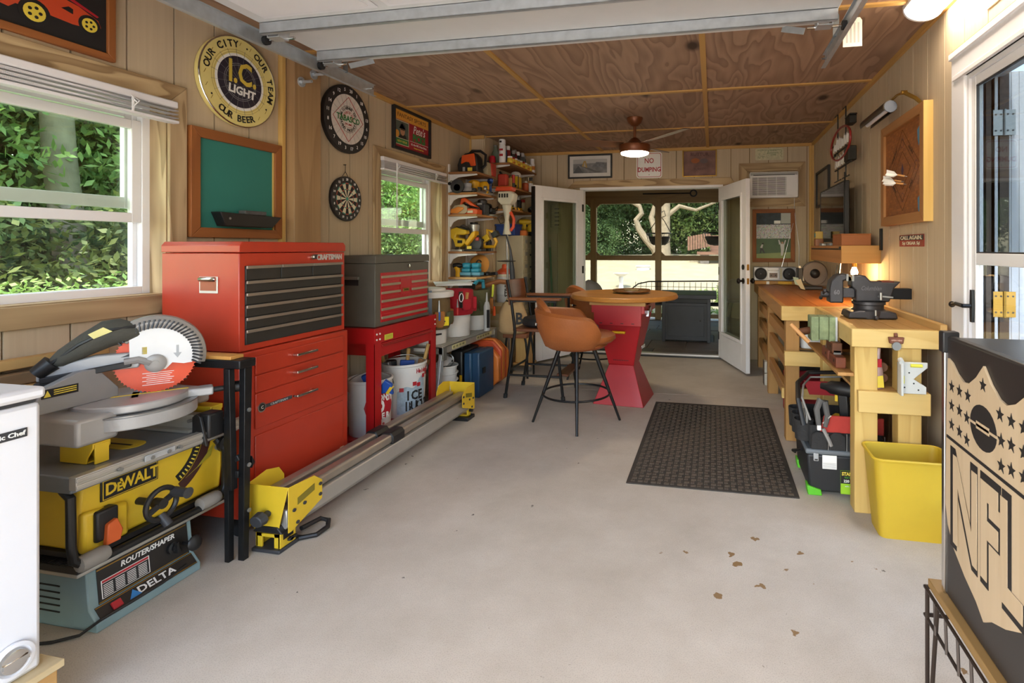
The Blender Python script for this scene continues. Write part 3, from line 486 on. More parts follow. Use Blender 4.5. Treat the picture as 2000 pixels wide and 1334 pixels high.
# ---------------------------------------------------------------- red cabinet and chests
def cushion(x0,x1,z0,z1,y0,y1): return MB().box(x0,x1,y0,y1,z0,z1)
A=thing('roll_cabinet','orange red steel roller cabinet with three drawers and long emblem','tool cabinet',(-2.035,1.972,0),90); w=.705
MB().box(0,w,.0,.46,.10,.832).build('body',ORRED,A,.006)
for x in (.06,w-.06):
    for y in (.06,.40): MB().cyl((x-.015,y,.04),(x+.015,y,.04),.04,n=16).build('caster',RUB,A); bx('caster_fork',BLKM,A,x-.02,x+.02,y-.02,y+.02,.05,.10)
for z0,z1 in ((.722,.805),(.64,.717),(.475,.635)):
    d=MB().box(.075,w-.045,-.008,.0,z0,z1).build('drawer',ORRED,A,.003); zz=z0+(z1-z0)*.58
    MB().beam((.29,-.032,zz),(.43,-.032,zz),.012,.012).box(.29,.302,-.03,-.008,zz-.005,zz+.005).box(.418,.43,-.03,-.008,zz-.005,zz+.005).build('handle',CHROME,d,.002)
MB().box(.075,w-.045,-.006,.0,.12,.445).build('lower_panel',ORRED,A,.003); bx('rating_plate',M('plate_cream','#d9c9a6',.5),A,w-.075,w-.045,-.008,-.006,.15,.19)
MB().cyl((.105,-.008,.567),(.105,-.012,.567),.022,n=20).build('emblem_ring',CHROME,A); MB().cyl((.105,-.012,.567),(.105,-.0135,.567),.017,n=20).build('emblem_disc',INK,A); bx('emblem_bar',DGREY,A,.125,.285,-.011,-.008,.558,.575,.002); text('CRAFTSMAN',.015,LGREY,A,.205,-.0115,.5665,bold=.0002,sx=1.2); text('C',.02,WINK,A,.105,-.0138,.567)
B=thing('top_chest','orange red steel top chest with black drawers on the roller cabinet','tool chest',(-2.05,1.983,.834),90); w=.686
MB().box(0,w,.0,.42,.0,.44).build('body',ORRED,B,.004); MB().prism([(-.003,.443),(-.003,.475),(.012,.492),(w-.012,.492),(w+.003,.475),(w+.003,.443)],-.004,.42).build('lid',ORRED,B,.003)
bx('drawer_recess',INK,B,.028,w-.03,-.002,.001,.028,.382)
DRK=M('drawer_black','#2a2927',.42,var=.15); STR=M('drawer_pull','#a39b90',.32,.7,var=.08)
rows=[(.383,.318),(.315,.263),(.26,.208),(.205,.153),(.15,.098),(.095,.03)]
def drawer(parent,x0,x1,zt,zb,md=DRK,h=.014,fy=-.006): d=MB().box(x0,x1,fy,0,zb,zt-.004).build('drawer',md,parent,.002); MB().box(x0-.002,x1+.002,fy-.009,fy,zt-h,zt).build('pull_strip',STR,d,.002)
for a,b in ((.03,.225),(.23,.43),(.435,w-.032)): drawer(B,a,b,*rows[0])
for r in rows[1:]: drawer(B,.03,w-.032,*r)
text('CRAFTSMAN',.04,M('badge_silver','#cfccc8',.3,.4),B,.565,-.0015,.412,bold=.0014,sx=.84,ext=.0015); MB().lathe([(.013,0),(.013,-.012),(.008,-.014),(.008,-.009)],(.43,0,.415),'y',16).build('lock',CHROME,B); bx('lock_plate',DGREY,B,.445,.475,-.002,0,.405,.428)
# side handle recess facing the camera (local -x side)
MB().box(-.004,0,.11,.21,.26,.335).build('side_plate',M('handle_cream','#dcd7cd',.4),B,.003); MB().box(-.006,-.003,.118,.202,.272,.312).build('side_recess',M('recess_tan','#a55a3c',.5),B); MB().lathe([(.008,.115),(.011,.12),(.011,.2),(.008,.205)],(-.008,0,.323),'y',10).build('side_grip',CHROME,B)
G_=thing('grey_tool_chest','olive grey machinist chest with red drawers on the red stand','tool chest',(-2.10,3.02,.79),90); GRN=M('olive_grey','#59554c',.5,var=.1,vs=14); w=.65
MB().box(0,w,0,.31,.0,.405).build('body',GRN,G_,.004); MB().prism([(-.002,.407),(-.002,.445),(.006,.457),(w-.006,.457),(w+.002,.445),(w+.002,.407)],-.003,.31).build('lid',GRN,G_,.003); bx('drawer_recess',RED,G_,.055,w-.025,-.002,.001,.025,.345)
RD2=M('drawer_red','#b3151f',.38,var=.08); PUL=M('pull_beige','#a8977f',.4,.4)
def gd(x0,x1,zt,zb): d=MB().box(x0,x1,-.005,0,zb,zt).build('drawer',RD2,G_,.0015); MB().box(x0-.002,x1+.002,-.012,-.005,zt-.034,zt-.018).build('pull_strip',PUL,d,.0015)
gd(.058,.40,.343,.296); gd(.058,.265,.292,.244); gd(.058,.265,.24,.19); gd(.41,w-.028,.343,.296); gd(.41,w-.028,.292,.244); gd(.41,w-.028,.24,.19); bx('badge_panel',RD2,G_,.27,.40,-.006,0,.19,.292)
for a,b in ((.186,.137),(.133,.083),(.079,.027)): gd(.058,w-.028,a,b)
MB().box(.3,.375,-.008,-.006,.205,.228).build('badge',BRASS,G_,.002); text('CRAFTSMAN',.009,INK,G_,.3375,-.0085,.2165); MB().lathe([(.012,-.003),(.012,-.012),(.004,-.013)],(.37,0,.38),'y',12).build('lock',CHROME,G_)
bx('side_recess',INK,G_,-.003,.0,.12,.215,.265,.30); MB().box(-.018,0,.11,.215,.302,.322).build('side_handle',M('pull_steel','#8b877e',.4,.6),G_,.003)
T_=thing('tool_stand','red steel stand with a wide drawer under the grey chest','stand',(-2.08,2.985,0),90); w=.755
def angle(x,y,sx,sy): return MB().box(min(x,x+sx*.07),max(x,x+sx*.07),min(y,y+sy*.003),max(y,y+sy*.003),0,.785).box(min(x,x+sx*.003),max(x,x+sx*.003),min(y,y+sy*.06),max(y,y+sy*.06),0,.785)
for x,sx in ((0,1),(w,-1)):
    for y,sy in ((0,1),(.36,-1)): angle(x,y,sx,sy).build('leg',RED,T_)
bx('top_tray',RED,T_,.0,w,.0,.36,.775,.787); bx('apron',RED,T_,.0,w,-.003,.0,.69,.787); bx('apron',RED,T_,-.003,0,0,.36,.69,.787); bx('apron',RED,T_,w,w+.003,0,.36,.69,.787); bx('shelf',RED,T_,.0,w,.0,.36,.06,.075)
dr=MB().box(.075,w-.06,.004,.34,.60,.685).build('drawer',RED,T_,.003); MB().prism([(-.012,.668),(.004,.678),(.004,.672),(-.006,.662)],.075,w-.06,'yz').build('pull_lip',M('lip_red','#a02c28',.4),dr)
for x in (.018,.05,w-.02):
    for z in (.715,.75): MB().cyl((x,-.003,z),(x,-.006,z),.006,n=8).build('rivet',WINK,T_)
bx('warning_label',M('label_lime','#d3d84b',.5),T_,.10,.19,-.0045,-.003,.70,.735); m=MB()
for i in range(3): m.box(.108,.182,-.005,-.0045,.706+i*.009,.710+i*.009)
m.build('label_print',M('label_olive','#a89b2e'),T_,kind='stuff')
# ---------------------------------------------------------------- folded saw stand on the floor
V=thing('saw_stand','folded aluminium mitre saw stand with yellow ends lying along the floor','saw stand',(-1.865,1.945,0),90); L_=1.80; V.scale=(1,1,.86)   # local x runs along the stand
MB().prism([(-.055,.085),(.05,.085),(.075,.155),(.075,.20),(-.075,.20),(-.08,.12)],.02,L_-.02,'yz').build('beam',ALU,V,.006)
for y,nm in ((-.03,'slide'),(.07,'slide')): MB().box(.06,L_-.06,y-.032,y+.032,.205,.262).build(nm,M('worn_alu','#a99e90',.35,.6,var=.12),V,.014)
bx('beam_groove',DGREY,V,.1,L_-.1,-.0745,-.07,.150,.154); bx('beam_groove',DGREY,V,.1,L_-.1,-.0575,-.053,.100,.104)
for x0,sx in ((.0,1),(L_,-1)):
    m=MB().prism([(-.10,.325),(.105,.325),(.07,.10),(-.05,.10)],min(x0,x0+sx*.004),max(x0,x0+sx*.004),'yz'); m.prism([(x0,.325),(x0+sx*.15,.315),(x0+sx*.2,.27),(x0+sx*.2,.17),(x0+sx*.02,.10),(x0,.10)],-.102,-.098).prism([(x0,.325),(x0+sx*.1,.35),(x0+sx*.17,.33),(x0+sx*.2,.28),(x0+sx*.2,.17),(x0,.10)],.101,.105); m.build('end_bracket',YEL,V,.002)
    MB().prism([(x0+sx*.05,.215),(x0+sx*.15,.24),(x0+sx*.15,.275),(x0+sx*.05,.25)],-.1035,-.102).build('decal',M('decal_olive','#7d701e',.5),V)
    for a,b in ((.03,.2),(.09,.205),(.185,.255),(.185,.2),(.05,.13)): MB().cyl((x0+sx*a,-.102,b),(x0+sx*a,-.107,b),.009,n=8).build('bolt',DGREY,V)
SH=Matrix.Translation((.10,0,0)); SH2=Matrix.Translation((.02,0,0))
MB().cyl((0,.0,.19),(-.05,-.0,.185),.016).cyl((-.05,0,.185),(-.085,.0,.18),.035,.03,9).xf(SH2).build('clamp_knob',DGREY,V,.004); MB().prism([(-.05,.115),(.05,.115),(.03,.175),(-.0,.19),(-.03,.175)],-.09,-.01,'yz').xf(SH).build('knob_base',BLACK,V,.004)
MB().prism([(-.075,.092),(.075,.092),(.05,.125),(-.05,.125)],-.105,.0,'yz').xf(SH).build('foot_cap',BLACK,V,.004)
m=MB().box(-.10,-.09,-.06,.06,.085,.095).box(-.10,-.015,-.062,-.05,.018,.095).box(-.10,-.015,.05,.062,.018,.095).box(-.10,-.09,-.06,.06,.07,.092).box(-.02,-.012,-.06,.06,.07,.092).box(-.10,-.09,-.06,-.03,.018,.09).box(-.10,-.09,.03,.06,.018,.09); m.xf(SH); m.build('foot_frame',YEL,V,.002); MB().box(-.085,-.03,-.0635,-.062,.055,.09).xf(SH).build('foot_label',INK,V)
MB().box(-.115,.02,-.07,.07,.0,.018).xf(SH).build('foot_plate',DGREY,V,.004); MB().tube([(-.0,-.065,.012),(.04,-.12,.012),(.10,-.13,.02),(.13,-.11,.035),(.12,-.075,.045),(.02,-.06,.05)],.012,8).xf(SH).build('foot_loop',BLACK,V); MB().cyl((-.06,-.07,.05),(-.06,-.085,.05),.01).box(-.075,-.03,-.085,-.072,.045,.058).xf(SH).build('foot_latch',BLACK,V,.002)
MB().box(L_-.06,L_+.06,-.075,.085,.0,.03).build('foot_plate',BLACK,V,.004); MB().box(L_-.02,L_+.02,-.06,-.045,.03,.13).box(L_-.02,L_+.02,.045,.06,.03,.13).box(L_-.02,L_+.02,-.06,.06,.03,.04).build('foot_frame',YEL,V,.002); MB().cyl((L_,-.06,.08),(L_,-.085,.08),.014,n=8).build('foot_knob',BLACK,V)
for y in (-.03,.07): MB().prism([(y-.042,.20),(y-.042,.25),(y-.025,.274),(y+.025,.274),(y+.042,.25),(y+.042,.20)],.80,.92,'yz').build('slide_clamp',BLACK,V,.006)
# ---------------------------------------------------------------- buckets under the red stand
BW=M('bucket_white','#e0dedb',.5,var=.07,vs=6); BPL=M('bucket_plastic','#dcdad6',.45,var=.04)
def bucket(name,label,x,y,z,r=.15,h=.37,mat=BW,bail=True,taper=.9,rz=0,group=None):
    b=thing(name,label,'bucket',(x,y,z),rz,group); MB().lathe([(r*taper-.004,.004),(r*taper,0),(r-.002,h-.02),(r+.004,h-.016),(r+.004,h),(r-.006,h),(r*taper-.006,.012),(.001,.012)],n=32).build('shell',mat,b)
    if bail:
        m=MB().torus((0,0,0),r+.006,.003,'z',24,6,0,math.pi); m.xf(Matrix.Translation((0,0,h-.06))@Matrix.Rotation(rad(-50),4,'X')@Matrix.Rotation(math.pi,4,'Z')); m.build('bail',STEEL,b)
        for s in (-1,1): MB().lathe([(.02,0),(.02,.006),(.008,.008)],(s*(r-.004),0,h-.06),'x',12).build('ear',STEEL,b)
    return b
def onbucket(b,s,size,mat,r,z,a0,a1,bold=.001,sx=1): # lettering wrapped round a bucket
    n=len(s); bm=bmesh.new()
    for i,ch in enumerate(s):
        if ch==' ': continue
        a=rad(a0+(a1-a0)*(i/(n-1) if n>1 else .5)); me=textmesh(ch,size,.0008,bold); me.transform(Matrix.Rotation(a,4,'Z')@Matrix.Translation((0,-r,z))@FR@Matrix.Diagonal((sx,1,1,1))); bm.from_mesh(me); bpy.data.meshes.remove(me)
    me=bpy.data.meshes.new('lettering'); bm.to_mesh(me); bm.free(); me.materials.append(mat); o=bpy.data.objects.new('lettering',me); C.objects.link(o); o.parent=b; return o
def patch(b,name,mat,r,z0,z1,a0,a1,n=10,f=None):
    """curved printed patch on a bucket; f(t)->(z0,z1) shapes it"""
    m=MB()
    for i in range(n):
        q=[]
        for k in (i,i+1):
            t=k/n; a=rad(a0+(a1-a0)*t); zz=f(t) if f else (z0,z1); q.append([(r*math.sin(a),-r*math.cos(a),zz[0]),(r*math.sin(a),-r*math.cos(a),zz[1])])
        m.add([q[0][0],q[1][0],q[1][1],q[0][1]],[(0,1,2,3)])
    return m.build(name,mat,b)
# local -y of the buckets is turned towards the camera
b1=bucket('beer_bucket','white metal bucket with round red beer emblem holding blue clamps',-2.235,3.16,.077,.140,.36,rz=36)
patch(b1,'emblem',RINK,.1385,0,0,-16,70,18,lambda t:(.19-.085*math.sqrt(max(0,1-(2*t-1)**2)),.19+.085*math.sqrt(max(0,1-(2*t-1)**2)))); patch(b1,'emblem_eye',WINK,.1395,0,0,16,38,10,lambda t:(.19-.04*math.sqrt(max(0,1-(2*t-1)**2)),.19+.04*math.sqrt(max(0,1-(2*t-1)**2))))
patch(b1,'emblem_core',RINK,.140,0,0,23,31,8,lambda t:(.19-.015*math.sqrt(max(0,1-(2*t-1)**2)),.19+.015*math.sqrt(max(0,1-(2*t-1)**2))))
onbucket(b1,'IRON',.055,WINK,.1395,.245,-4,40,.002,.8); onbucket(b1,'CITY',.05,WINK,.1395,.235,46,66,.002,.5); onbucket(b1,'BEER',.05,WINK,.1395,.125,4,48,.002,.9); onbucket(b1,'The',.035,RINK,.134,.075,10,36,.0005); onbucket(b1,'Drinkers',.028,RINK,.132,.045,8,60,.0005)
b2=bucket('ice_bucket','white metal ice bucket with blue ice print and wooden handles inside',-2.245,3.57,.077,.160,.38,rz=33)
patch(b2,'ice_print',M('ice_blue','#a9bccb',.5,var=.25,vs=30),.1545,0,0,-18,62,16,lambda t:(.03,.19+.05*math.sin(t*9)*t+.09*t)); onbucket(b2,'ICE',.09,INK,.156,.155,10,44,.003,.8); onbucket(b2,'BUCKET',.09,INK,.1535,.08,10,88,.003,.8); onbucket(b2,'Heidelberg',.045,RINK,.159,.325,36,100,.001,.8)
for z,a in ((.19,-12),(.225,22),(.215,34),(.27,52),(.285,66)): patch(b2,'beer_can',RINK,.157,z,z+.028,a,a+11,4)
# contents: clamps and hammers
for i,(x,y,rx,ry,l) in enumerate([(-2.30,3.13,-10,14,'steep blue and yellow bar clamp in the beer bucket'),(-2.235,3.10,12,35,'tilted blue and yellow bar clamp in the beer bucket'),(-2.17,3.2,14,-20,'blue clamp at the right rim of the beer bucket')]):
    c_=thing('bar_clamp',l,'clamp',(x,y,.20),20,'clamps in the beer bucket',rx,ry); MB().box(-.004,.004,-.008,.008,-.08,.26).build('bar',STEEL,c_); MB().prism([(-.02,.17),(.045,.23),(.075,.235),(.03,.29),(-.02,.29)],-.014,.014).build('jaw',BLUE,c_,.004); MB().box(.03,.05,-.016,.016,.22,.275).build('jaw_pad',YEL,c_,.003); MB().prism([(-.02,.10),(-.02,.17),(.03,.14),(.08,.06),(.065,.05)],-.012,.012).build('trigger_handle',BLUE,c_,.004)
for i,(x,y,rx,ry,l) in enumerate([(-2.31,3.52,5,-8,'wooden handled club hammer, leftmost in the ice bucket'),(-2.24,3.55,-4,6,'wooden handled hammer in the middle of the ice bucket'),(-2.20,3.62,8,12,'wooden handled mallet at the right of the ice bucket')]):
    h_=thing('hammer',l,'hammer',(x,y,.12),40*i,'hammers in the ice bucket',rx,ry); MB().cyl((0,0,0),(0,0,.40+.03*i),.011,.014,8).build('handle',PINEZ,h_); MB().box(-.05,.05,-.018,.018,.30,.345).build('head',(STEEL,BLUE,M('mallet_wood','#a5764a',.6))[i],h_,.006)
mg=thing('paint_mug','dark ribbed jar lying on top of the hammers in the ice bucket','jar',(-2.33,3.54,.40)); MB().lathe([(.035,0),(.04,.01),(.04,.06),(.036,.065),(.001,.06)],n=14).build('jar_body',DGREY,mg)
for i,(x,rx,l) in enumerate([(-2.16,7,'dark grey rubber slab leaning nearest the red cabinet'),(-2.13,11,'dark grey rubber slab leaning behind the first one')]):
    s_=MB().box(-.13,-.02,0,.025,0,.46-.05*i).build('rubber_slab',M('slab_rubber','#4a4745',.9,var=.2,bump=.5,bs=25),None,.004); s_.location=(x-.05,2.78+.05*i,0.004); s_.rotation_euler=(rad(-rx),0,rad(8)); tag(s_,l,'rubber slab','rubber slabs beside the red cabinet')
# ---------------------------------------------------------------- aluminium work platform with buckets on it, cases under it
P=thing('work_platform','low aluminium work platform with yellow labels carrying the tool buckets','platform',(-2.09,3.86,0),90)
MB().box(0,1.07,0,.40,.50,.512).box(0,1.07,0,.012,.452,.51).box(0,1.07,.388,.40,.452,.51).box(0,.012,0,.4,.452,.51).box(1.058,1.07,0,.4,.452,.51).build('deck',ALU,P,.003)
m=MB()
for i in range(12): m.box(.015,1.055,.02+i*.031,.03+i*.031,.512,.515)
m.build('deck_rib',ALU,P,kind='stuff')
for a,b in ((.16,.40),(.62,.95)): bx('label',M('label_straw','#d8d29a',.5),P,a,b,-.001,0,.465,.497); m=MB(); [m.box(a+.01+.055*i,a+.05+.055*i,-.0018,-.001,.472,.49) for i in range(int((b-a)/.056))]; m.build('label_print',M('print_grey','#8f8a68',.6),P,kind='stuff')
bx('label',WINK,P,-.001,0,.08,.25,.47,.495)
for x,sx in ((.03,-1),(1.04,1)):
    for y in (.02,.38): MB().beam((x,y,.47),(x+sx*.10,y,.02),.025,.05).build('leg',GALV if x<.5 else ALU,P,.003); bx('leg_foot',RUB,P,x+sx*.10-.03,x+sx*.10+.03,y-.02,y+.02,0,.025); MB().box(x-.03,x+.03,y-.016-.01,y+.016,.40,.505).build('hinge_plate',M('hinge_grey','#8a8a84',.4,.6),P,.003)
m=MB()
for i in range(5): m.beam((1.055+.011*i,-.008,.40-.05*i),(1.062+.011*i,-.008,.37-.05*i),.02,.004,(0,1,0))
m.build('leg_decal',BLUE,P,kind='stuff'); MB().beam((-.065,.02,.05),(-.065,.38,.05),.02,.02).build('leg_brace',ALU,P); MB().beam((1.13,.02,.05),(1.13,.38,.05),.02,.02).build('leg_brace',ALU,P)
ZP=.515
CANV=M('brown_canvas','#6e5a3a',.9,var=.15,bump=.5,bs=40); LEATH=M('tan_pocket','#a86c34',.75,var=.15,bump=.3); REDC=M('red_canvas','#b01527',.8,var=.12,bump=.4,bs=30); OLIV=M('olive_canvas','#5b5a3c',.9,var=.12,bump=.4)
def organiser(b,mat,pm,r,h,npk,z0,skirt=.0):
    m=MB().lathe([(r+.006,z0),(r+.02,z0+.03),(r+.014,h-.01),(r+.006,h+.008),(r-.008,h+.008),(r-.014,h-.05)],n=28,cap=False); m.build('organiser_wrap',mat,b)
    for i in range(npk):
        a=rad(-150+300*i/(npk-1) if npk>1 else 0); zz=z0+.02+.02*(i%2); hh=.10+.03*((i+1)%2); m=MB().prism([(-.042,hh),(-.045,.03),(-.025,0),(.025,0),(.045,.03),(.042,hh)],-.03,.012); m.xf(Matrix.Rotation(a,4,'Z')@Matrix.Translation((0,-r-.012,zz))); m.build('pocket',pm[i%len(pm)],b,.008)
k1=bucket('tool_bucket','white bucket in a brown canvas tool organiser nearest the grey chest',-2.28,4.01,ZP,.14,.37,BPL,False,rz=32); organiser(k1,CANV,[LEATH,LEATH,OLIV],.142,.37,8,.12); patch(k1,'print_band',INK,.1305,.075,.09,-20,40,8)
k2=bucket('tool_bucket','white bucket in a red canvas tool organiser on the platform',-2.26,4.41,ZP,.138,.40,BPL,False,rz=30); organiser(k2,REDC,[REDC],.14,.40,6,.19)
k3=bucket('tool_bucket','white bucket in an olive organiser at the far end of the platform',-2.27,4.80,ZP,.138,.37,BPL,False,rz=28); organiser(k3,OLIV,[LEATH,OLIV],.14,.37,6,.14)
# tools sticking out of the organisers
def tool(name,label,cat,x,y,z,parts,rx=0,ry=0,rz=0,group='hand tools in the bucket organisers'):
    t_=thing(name,label,cat,(x,y,z),rz,group,rx,ry)
    for nm,mb,mt in parts: mb.build(nm,mt,t_)
def rod(l,r,r2=None): return MB().cyl((0,0,0),(0,0,l),r,r2,9)
BH=M('handle_blue','#2d68b8',.4)
for i,(dx,dy) in enumerate(((.04,-.165),(.09,-.14))): tool('pliers',['blue handled pliers, left pair on the brown bucket','blue handled pliers, right pair on the brown bucket'][i],'pliers',-2.28+.14-.03*i,4.02-.12+.05*i,ZP+.20,[('grip',rod(.07,.011),BH),('jaw',MB().cyl((0,0,.07),(0,0,.16),.012,.006,8),STEEL)])
tool('folding_square','grey steel square standing in the brown bucket organiser','square',-2.21,3.87,ZP+.2,[('blade',MB().box(-.02,.02,-.003,.003,0,.24),M('blued_steel','#5d6875',.4,.6))],rz=30)
tool('tape_measure','yellow tape measure clipped on the brown bucket organiser','tape measure',-2.125,3.945,ZP+.19,[('case',MB().box(-.035,.035,-.02,.02,-.035,.035),M('bright_yellow','#ecd21f',.45)),('screw',MB().cyl((0,-.02,0),(0,-.023,0),.006),DGREY)],rz=50)
tool('snips','red handled snips in the brown bucket organiser','snips',-2.10,4.13,ZP+.22,[('grip',rod(.06,.012),RED),('blade',MB().cyl((0,0,.06),(0,0,.13),.01,.003,6),STEEL)])
tool('carabiner','white carabiner ring hanging on the bucket lid rim','carabiner',-2.08,4.16,ZP+.36,[('ring',MB().torus((0,0,0),.035,.004,'x',18,6),WHITE)])
tool('wood_chisel','wooden chisel handle in the red bucket organiser','chisel',-2.13,4.34,ZP+.26,[('handle',rod(.13,.013,.015),M('beech','#c58f55',.5)),('ferrule',MB().cyl((0,0,0),(0,0,.012),.016),BRASS)],ry=8)
tool('wire_brush','dark wire brush in the red bucket organiser','brush',-2.14,4.29,ZP+.26,[('back',MB().box(-.014,.014,-.01,.01,0,.14),M('dark_brown','#4b3a2c')),('bristles',MB().box(-.012,.012,-.02,-.01,0,.12),BLACK)],ry=-4)
tool('caulk_tube','grey adhesive tube standing on its nozzle beside the far bucket','tube',-2.085,4.69,ZP+.0,[('tube_body',MB().lathe([(.03,0),(.03,.23),(.018,.27),(.001,.27)],n=16),M('tube_grey','#b5b4b2',.4)),('nozzle',MB().cyl((0,0,.27),(0,0,.36),.012,.005,8),M('tube_grey','#b5b4b2')),('print',MB().box(-.014,.014,-.0312,-.029,.03,.2),INK)],rz=45)
tool('marker','fluorescent yellow marker in the far bucket organiser','marker',-2.12,4.90,ZP+.3,[('pen',rod(.12,.011),M('fluoro','#d9e04a',.4))],ry=4)
tool('screwdriver','orange handled screwdriver hanging on the far bucket organiser','screwdriver',-2.09,4.87,ZP+.12,[('grip',rod(.09,.016,.012),ORANGE),('shaft',MB().cyl((0,0,.09),(0,0,.2),.004,n=6),STEEL)])
tool('hand_saw','teal and black cordless saw laid across the far bucket','saw',-2.27,4.72,ZP+.385,[('body',MB().box(-.12,.04,-.03,.03,0,.05),BLACK),('grip',MB().tube([(.04,0,.03),(.10,0,.08),(.17,0,.07),(.18,0,.0)],.018,8),TEAL)],rz=70)
tool('leather_belt','brown leather tool belt lying behind the far bucket','belt',-2.2,4.98,ZP+.39,[('strap',MB().tube([(-.2,0,-.05),(-.1,0,.0),(.0,.02,.02),(.12,.02,.05),(.2,.0,.04)],.025,8),M('belt_leather','#8d5a32',.7,var=.15))],rz=35)
ld=thing('bucket_lid','white plastic seat lid with tray on the brown tool bucket','lid',(-2.28,4.02,ZP+.379)); MB().lathe([(.15,0),(.18,.0),(.185,.035),(.178,.045),(.10,.05),(.001,.05)],n=32).build('lid_rim',BPL,ld); MB().lathe([(.12,.05),(.115,.07),(.05,.078),(.001,.074)],n=28).build('lid_dome',BPL,ld); m=MB()
for i in range(6): a=rad(-70+i*7); m.box(-.002,.002,-.1865,-.183,.006,.03,Matrix.Rotation(a,4,'Z'))
m.build('lid_vent',INK,ld,kind='stuff')
l2=thing('tray_lid','flat white plastic tray lying over the red tool bucket','tray',(-2.25,4.30,ZP+.455),32); MB().box(-.13,.17,-.12,.12,0,.018).box(-.14,.18,-.13,.13,.018,.024).build('tray_plate',BPL,l2,.006)
# nested buckets, cases
nb=thing('nested_buckets','stack of nested white buckets under the platform','bucket',(-2.215,4.12,0)); 
for i in range(4): MB().lathe([(.09,.0+.06*i),(.105+.0*i,.12+.06*i),(.115,.125+.06*i),(.115,.135+.06*i),(.1,.13+.06*i),(.085,.02+.06*i)],n=24,cap=(i==0)).build('bucket_shell',BPL,nb)
lt=thing('wire_bundle','bundle of grey wire and sheet scraps in the nested buckets','wire',(-2.21,4.12,.30)); MB().torus((0,0,.06),.06,.008,'x',16,5).torus((.02,.01,.05),.055,.006,'y',16,5).build('coil',STEEL,lt); MB().add([(-.07,-.05,0),(.05,-.06,.02),(.06,.04,.06),(-.05,.05,.09)],[(0,1,2,3)]).build('scrap',WHITE,lt)
bk=thing('black_tool_case','black plastic tool case standing under the platform','case',(-2.185,4.28,0)); MB().box(-.055,.055,.0,.34,.005,.40).build('shell',BLACK,bk,.015); MB().box(-.058,.058,.05,.29,.1,.3).build('rib_panel',DGREY,bk,.006); MB().tube([(0,.1,.4),(0,.11,.43),(0,.23,.43),(0,.24,.4)],.01,7).build('handle',BLACK,bk); bx('latch',DYEL,bk,.03,.052,-.004,0,.1,.19)
bl=thing('blue_tool_case','dark blue metal tool case standing in front of the orange case','case',(-2.045,4.275,0)); NV=M('case_blue','#1f4364',.4,var=.12); MB().box(-.07,-.002,.0,.31,.0,.385).build('half_shell',NV,bl,.012); MB().box(.002,.075,.0,.31,.0,.39).build('half_shell',NV,bl,.012); bx('latch',BLKM,bl,.075,.085,.06,.11,.2,.25); MB().beam((.0,.0,.02),(.0,.0,.38),.01,.01).build('seam',M('case_edge','#456c8c',.4,.4),bl)
og=thing('orange_case','big rounded orange plastic case with moulded ribs under the platform','case',(-2.02,4.60,0)); og.scale=(1,.68,.94); OC=M('case_orange','#d9762a',.45,var=.1); 
for i,(y0,y1,h,wd) in enumerate(((.0,.09,.40,.34),(.095,.14,.455,.37),(.145,.235,.47,.38),(.24,.29,.455,.37),(.295,.38,.43,.35))):
    q=.075; pr=[(-wd+.09+q,0.01),(.09-q,.01),(.09,q),(.09,h-q*1.3),(.09-q*1.2,h),(-wd+.09+q,h),(-wd+.09,h-q),(-wd+.09,q)]; MB().prism(pr,y0,y1).build('shell_section',OC if i%2==0 else M('case_red_orange','#c04a22',.45,var=.1),og,.015)
m=textmesh('DU',.09,.0008,.002); m.transform(Matrix.Translation((-.1,.19,.4705))@Matrix.Rotation(rad(70),4,'Z')); m.materials.clear(); m.materials.append(M('faded_black','#3b2d22',.7)); o=bpy.data.objects.new('lettering',m); C.objects.link(o); o.parent=og
# ---------------------------------------------------------------- canvas bag on a small stool, timber dolly behind
st=thing('small_stool','low brown wooden stool with bent black legs behind the platform','stool',(-1.95,5.09,0)); MB().box(-.10,.15,-.1,.13,.40,.44).build('seat',wood('stool_wood','#8f5530','#5e3318','x'),st,.006)
for x in (-.07,.12):
    for y in (-.07,.1): MB().tube([(x,y,.40),(x*1.1,y,.35),(x*1.25,y*1.1,.2),(x*1.25,y*1.1,0)],.011,7).build('leg',BLKM,st)
cb=thing('canvas_bag','tan canvas bag stencilled with a black letter B behind the bar chair','bag',(-1.955,5.05,.441),18); rs=[]
for z,a,b_,o in ((0,.12,.07,0),(.03,.155,.085,0),(.12,.15,.085,.0),(.22,.13,.07,-.01),(.29,.10,.05,-.01),(.33,.075,.035,0),(.345,.08,.04,0)):
    rs.append([(o+a*math.copysign(abs(math.cos(t))**.7,math.cos(t))*(1+.05*math.sin(5*t+z*20)),b_*math.copysign(abs(math.sin(t))**.7,math.sin(t))*(1+.08*math.sin(3*t+z*14)),z) for t in [2*math.pi*k/28 for k in range(28)]])
MB().rings(rs).build('sack',M('tan_canvas','#b99a6f',.9,var=.12,bump=.6,bs=14),cb,sharp=70); text('B',.16,INK,cb,.055,-.096,.15,bold=.004,sx=.85,ext=.004); MB().torus((0,0,.325),.075,.008,'z',20,6).build('draw_cord',BLACK,cb)
tm=thing('timber_dolly','block of square timber on steel casters at the foot of the cabinet','dolly',(-1.97,5.40,0)); MB().box(-.08,.07,-.06,.08,.08,.42).build('timber',PINEZ,tm,.004); bx('base_plate',PINE,tm,-.1,.1,-.1,.1,.06,.08); 
for x in (-.09,.09): MB().cyl((x-.012,-.09,.03),(x+.012,-.09,.03),.03).build('caster',STEEL,tm); bx('caster_fork',CHROME,tm,x-.018,x+.018,-.11,-.07,.035,.06)
